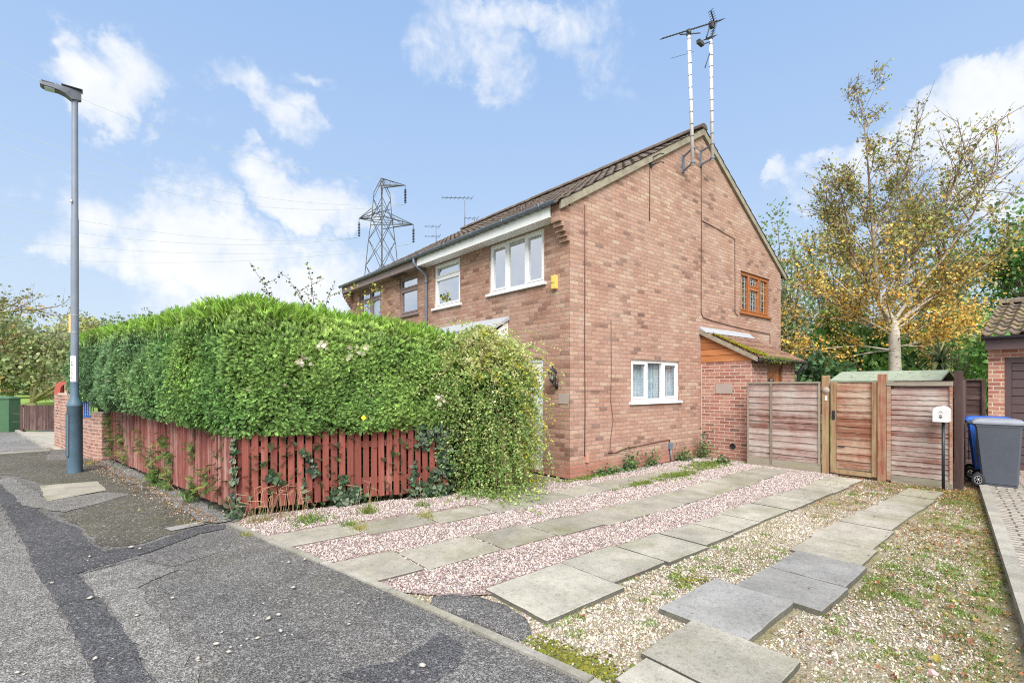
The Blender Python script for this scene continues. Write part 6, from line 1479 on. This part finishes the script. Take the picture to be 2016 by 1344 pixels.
b2 = bin_('blue wheelie bin mostly hidden behind the grey one', M['bin_blue'], M['bin_blue']); b2.scale = (.80, .83, 1); b2.location = (5.22, -4.575, 0.03); b2.rotation_euler = (0, 0, -1.42)

# ------------------------------------------------------------------ garage at the right
ga = thing('garage', 'brick garage with curved brown roof tiles and a dark brown door at the right edge', 'garage', (6.6, -4.43, 0)); GX = 6.6
mb = MB(); wall_plane(mb, 'x', GX, 1, -7.4, -4.43, 0, 2.36, [(-7.1, -4.645, 0, 2.10)], .16); mb.poly([(GX, -4.43, 0), (GX + 5, -4.43, 0), (GX + 5, -4.43, 2.4), (GX, -4.43, 2.4)][::-1]); mb.poly([(GX, -7.4, 0), (GX + 5, -7.4, 0), (GX + 5, -7.4, 2.4), (GX, -7.4, 2.4)]); mb.poly([(GX + 5, -7.4, 0), (GX + 5, -4.43, 0), (GX + 5, -4.43, 2.4), (GX + 5, -7.4, 2.4)])
mb.build('wall', M['brick_garage'], ga, fix=False)
mb = tile_roof(GX - .22, 2.50, GX + 2.5, 3.36, -7.6, -4.36, 9, period=.18, amp=.042, lift=.035, seg=10)
mb2 = tile_roof(GX + 5.22, 2.50, GX + 2.5, 3.36, -7.6, -4.36, 9, period=.235, amp=.036, lift=.03, seg=6); o = len(mb.v); mb.v += mb2.v; mb.f += [tuple(i + o for i in q) for q in mb2.f]; mb.smooth += mb2.smooth
gr = mb.build('roof', M['tile_garage'], ga)
mb = MB(); y = -7.6
while y < -4.4: mb.yprism([(GX + 2.5 + .14 * math.cos(t), 3.37 + .11 * math.sin(t)) for t in [math.pi * k / 8 for k in range(9)]], y, min(y + .44, -4.345)); y += .45
mb.build('ridge_tile', M['tile_garage'], gr); mb = MB(); mb.yprism([(GX - .20, 2.40), (GX + 2.5, 3.26), (GX + 2.5, 3.37), (GX - .20, 2.51)], -4.385, -4.355); mb.build('verge', M['dark_wood'], gr, fix=True)
mb = MB(); pr = [(GX - .27 + .058 * math.cos(t), 2.475 + .058 * math.sin(t)) for t in [math.pi + math.pi * k / 8 for k in range(9)]]; pr += [(GX - .27 + .05 * math.cos(t), 2.475 + .05 * math.sin(t)) for t in [2 * math.pi - math.pi * k / 8 for k in range(9)]]
mb.yprism(pr, -7.6, -4.37); gg_ = mb.build('gutter', M['dark_gutter'], ga, fix=True); mb = MB(); mb.box(GX - .21, GX - .185, -7.5, -4.41, 2.24, 2.47); mb.box(GX - .185, GX - .002, -7.5, -4.41, 2.25, 2.27); mb.build('fascia', M['brown_paint'], ga)
mb = MB(); mb.box(GX + .03, GX + .12, -4.735, -4.647, 0, 2.095); mb.box(GX + .03, GX + .12, -7.098, -7.01, 0, 2.095); mb.box(GX + .03, GX + .12, -7.01, -4.735, 2.0, 2.095); mb.build('door_frame', M['brown_paint'], ga)
mb = MB()
for k in range(13):
    z = .02 + k * .152; mb.raw([(GX + .075, -7.005, z + .004), (GX + .075, -4.74, z + .004), (GX + .055, -4.74, z + .012), (GX + .055, -4.74, z + .148), (GX + .055, -7.005, z + .148), (GX + .055, -7.005, z + .012), (GX + .075, -4.74, z + .152), (GX + .075, -7.005, z + .152)], [(0, 1, 2, 5), (5, 2, 3, 4), (4, 3, 6, 7)])
mb.box(GX + .076, GX + .10, -7.005, -4.74, .02, 1.998); mb.build('door', M['brown_paint'], ga, fix=True)

# shed behind the fence
sh = thing('garden_shed', 'low garden shed with a mossy green felt roof behind the gate', 'shed', (8.4, -2.55, 0))
mb = MB(); mb.box(7.6, 9.2, -3.5, -1.7, 0, 1.66); mb.build('wall', M['dark_wood'], sh)
mb = MB(); mb.raw([(7.42, -1.55, 1.70), (7.42, -3.62, 1.70), (8.35, -3.62, 1.93), (8.35, -1.55, 1.93), (9.3, -1.55, 1.68), (9.3, -3.62, 1.68)] + [(7.42, -1.55, 1.66), (7.42, -3.62, 1.66), (8.35, -3.62, 1.89), (8.35, -1.55, 1.89), (9.3, -1.55, 1.64), (9.3, -3.62, 1.64)],
       [(0, 3, 2, 1), (3, 4, 5, 2), (0, 1, 7, 6), (6, 7, 8, 9), (9, 8, 11, 10), (4, 10, 11, 5), (0, 6, 9, 3), (3, 9, 10, 4), (1, 2, 8, 7), (2, 5, 11, 8)]); mb.build('roof', M['felt'], sh, fix=True)
tl = rng.uniform([7.5, -3.5], [8.3, -1.6], (14, 2)); v, f, c = scatter(LEAF_V, LEAF_F, np.column_stack([tl, 1.70 + (tl[:, 0] - 7.42) * .247 + .012]), frames(unit(14) * [1, 1, .1]), np.full(14, .05), pal(14, [(.6, .45, .2)], None, .1)); np_mesh('leaf_litter', v, f, M['leaf'], c, sh)

# ------------------------------------------------------------------ trees
def limb(mb, p, d, L, r0, r1, seg, g, wander=.12, lift=0., n=6):
    pts = [np.array(p, float)]; d = np.array(d, float); d /= np.linalg.norm(d)
    for k in range(seg): d = d + g.normal(0, wander, 3) + [0, 0, lift]; d /= np.linalg.norm(d); pts.append(pts[-1] + d * L / seg)
    mb.tube(pts, [r0 + (r1 - r0) * k / seg for k in range(seg + 1)], n, cap=False); return np.array(pts)
def on(pts, t): 
    k = min(int(t * (len(pts) - 1)), len(pts) - 2); f_ = t * (len(pts) - 1) - k; return pts[k] * (1 - f_) + pts[k + 1] * f_, (pts[k + 1] - pts[k]) / (np.linalg.norm(pts[k + 1] - pts[k]) + 1e-9)
def make_tree(name, label, base, trunk_pts, trunk_r, limbs, g, colf, leafn, leafs, barkm, twigm=None, group=None, sub=6, tw=5, subL=.45, spread=.22, lift=.03, tmpl=(LEAF_V, LEAF_F), leafm='leaf', cat='tree', subr=.4, droop=.3, keep=None):
    t = thing(name, label, cat, tuple(base), group); mb = MB(); tb = MB(); P = []
    mb.tube(trunk_pts, trunk_r, 12, cap=True)
    for (p, d, L, r) in limbs:
        pts = limb(mb, p, d, L, r, r * .25, 7, g, .10, lift, 7)
        for k in range(int(sub * L / 2)):
            q, dd = on(pts, g.uniform(.18, 1.)); sd_ = dd * .8 + g.normal(0, .55, 3) + [0, 0, .15]
            sp = limb(tb, q, sd_, L * subL * g.uniform(.5, 1.1), r * subr * .5, .006, 4, g, .15, lift, 4)
            for j in range(tw):
                q2, d2 = on(sp, g.uniform(.2, 1.)); tp = limb(tb, q2, d2 + g.normal(0, .6, 3), L * .13 * g.uniform(.5, 1.3) + .1, .007, .003, 2, g, .2, 0, 3)
                for _ in range(leafn): P.append(on(tp, g.random())[0] + g.normal(0, spread * .3, 3))
            for _ in range(leafn * 2): P.append(on(sp, g.uniform(.2, 1))[0] + g.normal(0, spread * .4, 3))
    mb.build('trunk', barkm, t, uv=False); tb.build('branches', twigm or M['twig'], t, uv=False)
    P = np.array(P)
    if keep is not None: P = P[g.random(len(P)) < keep(P)]
    n = len(P); d = unit(n, g); d[:, 2] -= droop; c_ = colf(P, g)
    v, f, c = scatter(tmpl[0], tmpl[1], P, frames(d, roll=g.uniform(0, 6, n)), leafs * np.exp(g.normal(0, .25, n)), c_); np_mesh('crown', v, f, M[leafm], c, t); return t, n
# birch behind the shed
g = np.random.default_rng(23); B0 = np.array([11.76, -1.91, 0]); limbs = []
F1 = B0 + [.0, .05, 3.35]
def rd(a, el): return RT * math.cos(a) * math.cos(el) + FW * math.sin(a) * math.cos(el) + UP * math.sin(el)
trk = [B0, B0 + [0, 0, 1.5], B0 + [0.02, .03, 2.6], F1, F1 + rd(2.6, 1.15) * .9, F1 + rd(2.7, 1.35) * 2.0, F1 + rd(2.7, 1.42) * 3.6, F1 + rd(2.7, 1.45) * 5.4, F1 + rd(2.4, 1.46) * 7.0]
for (a, el, L, r, h) in [(q * 2.4, .95, 1.5 - .22 * q, .018, 6.4 + .7 * q) for q in range(4)] + [(1.2 + q * 2.2, 1.0, 1.5 - .2 * q, .018, 6.0 + .8 * q) for q in range(3)] + [(.5, 1.1, 1.3, .014, 9.0), (3.4, 1.15, 1.3, .014, 9.2), (2.0, 1.2, 1.1, .012, 9.7), (5.0, 1.15, 1.1, .012, 9.8), (0., 1.3, 1.0, .010, 10.2)] + [(3.0, .62, 3.4, .075, 3.0), (3.3, .80, 3.7, .080, 3.4), (2.6, 1.15, 3.6, .06, 4.2), (.1, .72, 3.8, .085, 3.3), (-.2, 1.05, 5.2, .085, 3.4), (.4, 1.2, 4.8, .075, 3.7), (.9, 1.25, 4.5, .06, 4.4), (-.7, 1.1, 4.6, .06, 4.0),
                         (.05, .90, 5.2, .07, 3.9), (3.1, 1.05, 3.0, .055, 5.0), (1.6, .9, 4.2, .05, 3.8), (-1.5, .8, 3.4, .05, 3.6), (.0, .45, 2.9, .045, 3.2), (3.14, .30, 2.6, .04, 2.6), (2.2, .5, 3.0, .045, 3.1), (-2.4, .6, 3.0, .045, 3.3), (-.4, .25, 2.2, .03, 2.7), (.6, 1.3, 3.4, .045, 5.6), (3.4, 1.2, 2.4, .04, 5.8), (.2, .12, 2.7, .04, 2.7), (2.9, .10, 2.8, .04, 2.6), (-1.3, .15, 2.2, .04, 2.9), (3.6, .35, 3.4, .045, 3.1), (-.3, .5, 3.6, .05, 3.3), (.5, .2, 2.8, .04, 3.0)]:
    b = on(np.array(trk), min(.98, (np.interp(h, [0, 1.5, 2.6, 3.35, 4.17, 5.3, 6.9, 8.7, 10.3], range(9)) / 8)))[0]; limbs.append((b, rd(a, el), L, r * .62))
def cb(P, g):
    z = P[:, 2]; n = len(P); r_ = g.random(n); yel = np.clip((6.1 - z) / 2.6, .08, .85) ; out = np.hypot(P[:, 0] - B0[0], P[:, 1] - B0[1]); yel = np.clip(yel + .08 * (out > 2), 0, .85)
    A_ = pal(n, [(.85, .50, .08), (.80, .58, .14), (.88, .62, .22), (.66, .42, .10)], None, .15, g); B_ = pal(n, [(.29, .34, .12), (.20, .24, .08), (.36, .36, .13), (.42, .36, .16)], None, .2, g); return np.where((r_ < yel)[:, None], A_, B_)
t_, nb_ = make_tree('birch_tree', 'tall white barked birch with sparse orange and olive leaves behind the shed', B0, trk, [.21, .165, .155, .14, .075, .055, .038, .018, .004], limbs, g, cb, 7, .066, M['birch'], group=None, sub=10, tw=6, subL=.32, spread=.26, lift=.02, subr=.42, keep=lambda P: np.clip(1.25 - (P[:, 2] - 4.5) * .19, .17, 1))
print('birch leaves', nb_)
def crown_col(cols_, var=.2):
    return lambda P, g: pal(len(P), cols_, None, var, g)
def bushy(name, label, base, h, rx, ry, n, cols_, size, g, z0=.12, cat='tree', group=None, trunk=.12, bark='bark', tmpl=(LEAF_V, LEAF_F), clumps=26, nolimb=False, flat=.0, sh=.24):
    """broad leafed tree or shrub: trunk, limbs and leaf clumps spread through an uneven crown"""
    base = np.array(base, float); t = thing(name, label, cat, tuple(base), group); mb = MB(); mb.tube([base - [0, 0, .1], base + [.05, .03, h * .3], base + [.0, .1, h * .62]], [trunk, trunk * .8, trunk * .4], 9)
    P = []; C = []; zc = h * (z0 + 1) / 2; rz_ = h * (1 - z0) / 2
    for k in range(clumps):
        u_ = unit(1, g)[0]; rr = g.uniform(.35, .92) ** .8; c0 = base + np.array([u_[0] * rx * rr, u_[1] * ry * rr, zc + u_[2] * rz_ * rr]); m = int(n / clumps * g.uniform(.6, 1.4)); s_ = g.uniform(.7, 1.25) * sh
        q = unit(m, g) * (g.random((m, 1)) ** .45) * [rx * s_ * 1.5, ry * s_ * 1.5, rz_ * s_ * 1.25] ; P.append(c0 + q); C.append(pal(m, [cols_[int(g.integers(len(cols_)))]] + cols_[:1], None, .2, g))
        if not nolimb: mb.tube([base + [0, 0, h * g.uniform(.15, .5)], (base + [0, 0, h * .5] + c0) / 2 + g.normal(0, .1, 3) * h * .1, c0], [trunk * .4, trunk * .22, trunk * .06], 5, cap=False)
    P = np.concatenate(P); C = np.concatenate(C); k = P[:, 2] > .05; P, C = P[k], C[k]; m = len(P); d = unit(m, g); d[:, 2] -= .3
    mb.build('trunk', M[bark], t, uv=False); v, f, c = scatter(tmpl[0], tmpl[1], P, frames(d, roll=g.uniform(0, 6, m)), size * np.exp(g.normal(0, .28, m)), C); np_mesh('crown', v, f, M['leaf'], c, t); return t
def gp(u, D): p = CAM + (FW + RT * (u - 1008) / 976.) * D; return (p[0], p[1], 0)
G1 = [(.15, .30, .08), (.21, .36, .09), (.10, .20, .06), (.27, .40, .12)]; G2 = [(.07, .14, .06), (.10, .20, .07), (.05, .10, .05)]; G3 = [(.22, .29, .15), (.29, .35, .18), (.17, .23, .13), (.37, .37, .18)]
g = np.random.default_rng(40)
for (nm, lab, u, D, h, rx, n, cl, sz, z0, cl_n) in [
    ('evergreen_shrub', 'very dark glossy shrub behind the store by the fence', 1600, 13.6, 2.9, 1.1, 2600, G2, .13, .05, 16),
    ('broadleaf_shrub', 'fresh green large leafed shrub left of the birch trunk', 1672, 15.8, 4.0, 1.6, 3400, G1, .16, .05, 22),
    ('broadleaf_shrub', 'dark leafy shrub directly behind the birch trunk', 1760, 17.4, 4.2, 1.7, 3400, G2 + G1[:1], .16, .05, 22),
    ('broadleaf_shrub', 'bright green shrub between the birch and the garage', 1880, 16.5, 4.1, 1.5, 3400, G1, .15, .05, 22),
    ('broadleaf_shrub', 'green shrub behind the garage roof edge', 1955, 19., 4.9, 1.7, 3200, G1 + G2, .17, .05, 20)]:
    bushy(nm, lab, gp(u, D), h, rx, rx * .9, n, cl, sz, g, z0, 'shrub', 'shrubs behind the timber fence', .07, clumps=cl_n)
bushy('slender_tree', 'thin grey green tree rising behind the house corner, left of the birch', gp(1548, 23), 10.0, 2.3, 1.9, 5200, G3, .12, g, .18, group=None, trunk=.15, clumps=46, sh=.20)
bushy('slender_tree', 'airy olive tree between the house corner and the birch', gp(1640, 25), 10.2, 2.3, 1.8, 5000, G3 + [(.40, .30, .12)], .13, g, .15, trunk=.16, clumps=44, sh=.20)
bushy('broadleaf_tree', 'olive green tree behind the birch crown on its right', gp(1850, 25), 9.2, 3.0, 2.4, 5600, G3 + G1[:1], .15, g, .12, trunk=.2, clumps=40)
bushy('broadleaf_tree', 'dense dark green tree at the right edge above the garage', gp(2040, 24), 10.4, 2.9, 2.6, 8500, G1 + G2, .18, g, .15, trunk=.22, clumps=40)
# cabbage palm head over the fence
g = np.random.default_rng(9); pb0 = np.array(gp(1850, 12.6)); pm = thing('cabbage_palm', 'spiky cabbage palm with drooping sword leaves right of the shed', 'palm', tuple(pb0)); mb = MB(); mb.tube([pb0, pb0 + [0, 0, 1.2], pb0 + [.03, 0, 2.1]], [.09, .08, .07], 9); mb.build('trunk', M['bark'], pm)
n = 130; d = unit(n, g); d[:, 2] = np.abs(d[:, 2]) * 1.3 - .35; sv = np.array([(-.5, 0, 0), (.5, 0, 0), (.7, .4, .10), (-.7, .4, .10), (.5, .75, .02), (-.5, .75, .02), (0, 1, -.22)]); sf = np.array([(0, 1, 2), (0, 2, 3), (3, 2, 4), (3, 4, 5), (5, 4, 6), (5, 4, 6)])
v, f, c = scatter(sv, sf, np.tile(pb0 + [.03, 0, 2.15], (n, 1)), frames(d), np.column_stack([np.full(n, .032), g.uniform(.5, .85, n), g.uniform(.5, .85, n)]), pal(n, [(.16, .22, .12), (.10, .15, .08), (.30, .30, .16)], None, .2, g)); np_mesh('crown', v, f, M['leaf'], c, pm)

# park trees at the left
g = np.random.default_rng(77)
W1 = [(.34, .36, .14), (.42, .42, .17), (.26, .30, .12), (.48, .40, .18)]; W2 = [(.32, .38, .19), (.40, .44, .21), (.24, .31, .16)]; W3 = [(.15, .21, .11), (.22, .27, .13), (.10, .14, .08)]
for (nm, lab, u, D, h, rx, n, cl, sz, z0, cn_, sh) in [
    ('park_tree', 'yellow green park tree with a low full crown at the left edge', 20, 36, 7.2, 4.2, 9000, W2, .20, .02, 40, .26),
    ('park_tree', 'olive park tree behind the lamp post', 130, 44, 8.6, 4.2, 7500, W1, .22, .06, 38, .26),
    ('park_tree', 'grey brown thin park tree between the lamp post and the hedge', 215, 46, 8.6, 3.4, 4600, G3 + [(.30, .24, .16)], .20, .1, 32, .22),
    ('park_tree', 'dark pointed park tree just above the hedge shoulder', 262, 52, 9.4, 2.4, 4200, G2 + G3, .22, .1, 24, .24),
    ('park_tree', 'pale green park tree mostly behind the hedge', 350, 55, 8.8, 4, 5200, W2 + G3, .24, .05, 30, .25),
    ('park_tree', 'dark green park thicket beyond the lawn by the pier', 95, 62, 8.0, 6.5, 9000, W3, .30, .0, 40, .28),
    ('park_tree', 'dark green park thicket beyond the lawn at the far left', -60, 58, 8.2, 6.0, 8000, W3 + W2, .30, .0, 36, .28)]:
    bushy(nm, lab, gp(u, D), h, rx, rx * .8, n, cl, sz, g, z0, 'tree', 'park trees beyond the lawn', .2, 'bark_moss', clumps=cn_, sh=sh)
# leaning willow with bare grey branches
wb = np.array(gp(62, 36.)); lw = [(wb + [0, 0, .3], RT * .9 + UP * .75, 5.2, .13), (wb + [0, 0, .2], RT * .35 + UP * 1., 5.5, .14), (wb + [0, 0, .3], RT * 1.2 + UP * .42, 4.6, .09), (wb + [0, 0, .4], RT * 1.0 + UP * .6 - FW * .2, 4.6, .09), (wb + [0, 0, .2], RT * -.2 + UP, 4.8, .10), (wb + [0, 0, .4], RT * .7 + UP * .55 + FW * .3, 4.4, .08), (wb + [0, 0, .3], RT * 1.3 + UP * .65, 4.8, .07)]
make_tree('leaning_willow', 'leaning willow with bare grey limbs fanning right above the lawn', wb, [wb - [0, 0, .1], wb + [0, 0, .3]], [.35, .28], lw, g, crown_col([(.30, .30, .14), (.36, .36, .18)]), 1, .12, M['bark_moss'], M['bark'], sub=7, tw=3, subL=.5, spread=.3, lift=.0)
# oak reaching in from the left
ob = np.array(gp(-230, 25.)); lo_ = [(ob + [0, 0, 2.6], RT + UP * .16, 7.0, .15), (ob + [0, 0, 3.2], RT + UP * .30, 7.2, .14), (ob + [0, 0, 3.6], RT + UP * .42 - FW * .2, 6.6, .12), (ob + [0, 0, 2.9], RT * 1.1 + UP * .08 - FW * .15, 6.2, .10), (ob + [0, 0, 3.8], RT * .5 + UP, 4.0, .12), (ob + [0, 0, 3.4], -RT + UP * .5, 5.5, .13), (ob + [0, 0, 3.5], FW + UP * .6, 5, .12), (ob + [0, 0, 3.3], -FW + UP * .6, 5, .12), (ob + [0, 0, 3.6], RT * .9 + UP * .5 + FW * .3, 6.6, .11)]
make_tree('oak_tree', 'oak whose long crooked branches reach in from beyond the left edge', ob, [ob - [0, 0, .1], ob + [0, 0, 2.], ob + [.1, .1, 4.]], [.36, .28, .2], lo_, g, crown_col([(.30, .29, .09), (.40, .30, .10), (.22, .25, .08), (.16, .16, .07)]), 3, .13, M['bark_moss'], M['twig'], sub=7, tw=5, subL=.28, spread=.3, lift=-.005, subr=.5)
# far woods closing the horizon
def woods(name, label, arcs, cols_, g):
    P = []; C = []
    for (u0, u1, D0, D1, h, n) in arcs:
        u_ = g.uniform(u0, u1, n); D_ = g.uniform(D0, D1, n); hh = h * (.8 + .25 * np.sin(u_ * .021 + 1) + .1 * np.sin(u_ * .07)); z = hh * g.random(n) ** .8
        P.append(CAM * [1, 1, 0] + FW * D_[:, None] + RT * ((u_ - 1008) / 976. * D_)[:, None] + UP * z[:, None]); C.append(pal(n, cols_, None, .25, g))
    P = np.concatenate(P); C = np.concatenate(C); n = len(P); v, f, c = scatter(IVY_V, IVY_F, P, frames(unit(n, g)), g.uniform(.4, .9, n), C); return tag(np_mesh(name, v, f, M['leaf'], c), label, None, None, 'stuff')
woods('far_woods', 'far belt of trees closing the view beyond the park and gardens', [(-700, 620, 75, 90, 7.0, 16000), (1380, 2400, 42, 55, 7.0, 9000)], [(.08, .13, .06), (.13, .17, .08), (.06, .09, .05), (.2, .22, .1)], np.random.default_rng(5))

# ------------------------------------------------------------------ pylon and its wires
PD = 115.; pc = CAM * [1, 1, 0] + FW * PD + RT * ((752 - 1008) / 976. * PD); py = thing('pylon', 'lattice steel pylon with three arms rising behind the roof', 'pylon', tuple(pc))
def hw(z): return np.interp(z, [0, 26, 34, 41, 46, 49.4], [6.8, 3.9, 3.1, 2.2, 1.8, .15])
def lg(k, z): a = R(66.) + math.pi / 2 * k; return pc + np.array([math.cos(a), math.sin(a), 0]) * hw(z) + [0, 0, z]
mb = MB()
for k in range(4):
    zs = [0, 26, 34, 41, 46, 49.4]
    for a, b in zip(zs, zs[1:]): mb.bar(lg(k, a), lg(k, b), .17, .17)
mb.build('leg', M['dark_metal'], py)
mb = MB(); lv = [0, 12, 22, 29, 35, 40.1, 44.5, 49.]
for a, b in zip(lv, lv[1:]):
    for k in range(4): mb.bar(lg(k, a), lg((k + 1) % 4, b), .085, .085); mb.bar(lg((k + 1) % 4, a), lg(k, b), .085, .085)
mb.build('bracing', M['dark_metal'], py)
INS = []
def arm(u, z, side, rise):
    tip = CAM * [1, 1, 0] + FW * PD + RT * ((u - 1008) / 976. * PD) + [0, 0, z]; mb = MB()
    for k in range(4):
        for zz_ in (z - .3, z + rise): mb.bar(lg(k, zz_), tip, .12, .12)
    for t_ in (.35, .65):
        c0 = lg(0, z) * .5 + lg(2, z) * .5; q = c0 + (tip - c0) * t_; mb.bar(q + [0, 0, 0], q + [0, 0, rise * (1 - t_)], .1, .1); mb.bar(q, c0 + (tip - c0) * (t_ - .3) + [0, 0, rise * (1.3 - t_)], .1, .1)
    am = mb.build('arm', M['dark_metal'], py); mb = MB(); mb.tube([tip, tip - [0, 0, .9]], .05, 5)
    for k in range(9): c0 = tip - [0, 0, 1.0 + .36 * k]; mb.lathe([(.05, 0), (.30, -.05), (.26, -.16), (.05, -.2), (.05, -.36)], tuple(c0), 10)
    mb.build('insulator', M['rubber'], py); INS.append(tip - [0, 0, 4.4])
arm(798, 47.8, 1, 1.6); arm(707, 40.1, -1, 2.4); arm(814, 38.7, 1, 2.6)
wm = simple('wire_pale', (.42, .47, .55), .6, .02, 2)
def wire(a, b, sag, label, r=.032):
    a = np.array(a, float); b = np.array(b, float); mb = MB(); mb.tube([a + (b - a) * t - np.array([0, 0, 4 * sag * t * (1 - t)]) for t in [k / 24 for k in range(25)]], r, 5); return tag(mb.build('power_line', wm), label, 'power line', 'overhead wires of the pylon')
top = pc + [0, 0, 49.5]
for i, (end, v0, D0, sag, lab) in enumerate([(top, 60, 78, 5., 'highest overhead wire, running to the pylon peak'), (INS[0], 205, 78, 5, 'overhead wire to the upper right pylon arm, second from the top'), (INS[0] + [0, 0, -.0], 238, 80, 6, 'overhead wire close below the second from the top'),
      (INS[1], 372, 80, 3.5, 'overhead wire to the left pylon arm, fourth from the top'), (INS[1], 410, 82, 3.5, 'overhead wire to the left pylon arm, fifth from the top'), (INS[2], 455, 82, 3, 'overhead wire to the lower right pylon arm, next to lowest'), (INS[2], 495, 84, 3., 'lowest overhead wire at the left, just above the trees')]):
    wire(end, atp(-120, v0, D0), sag, lab)
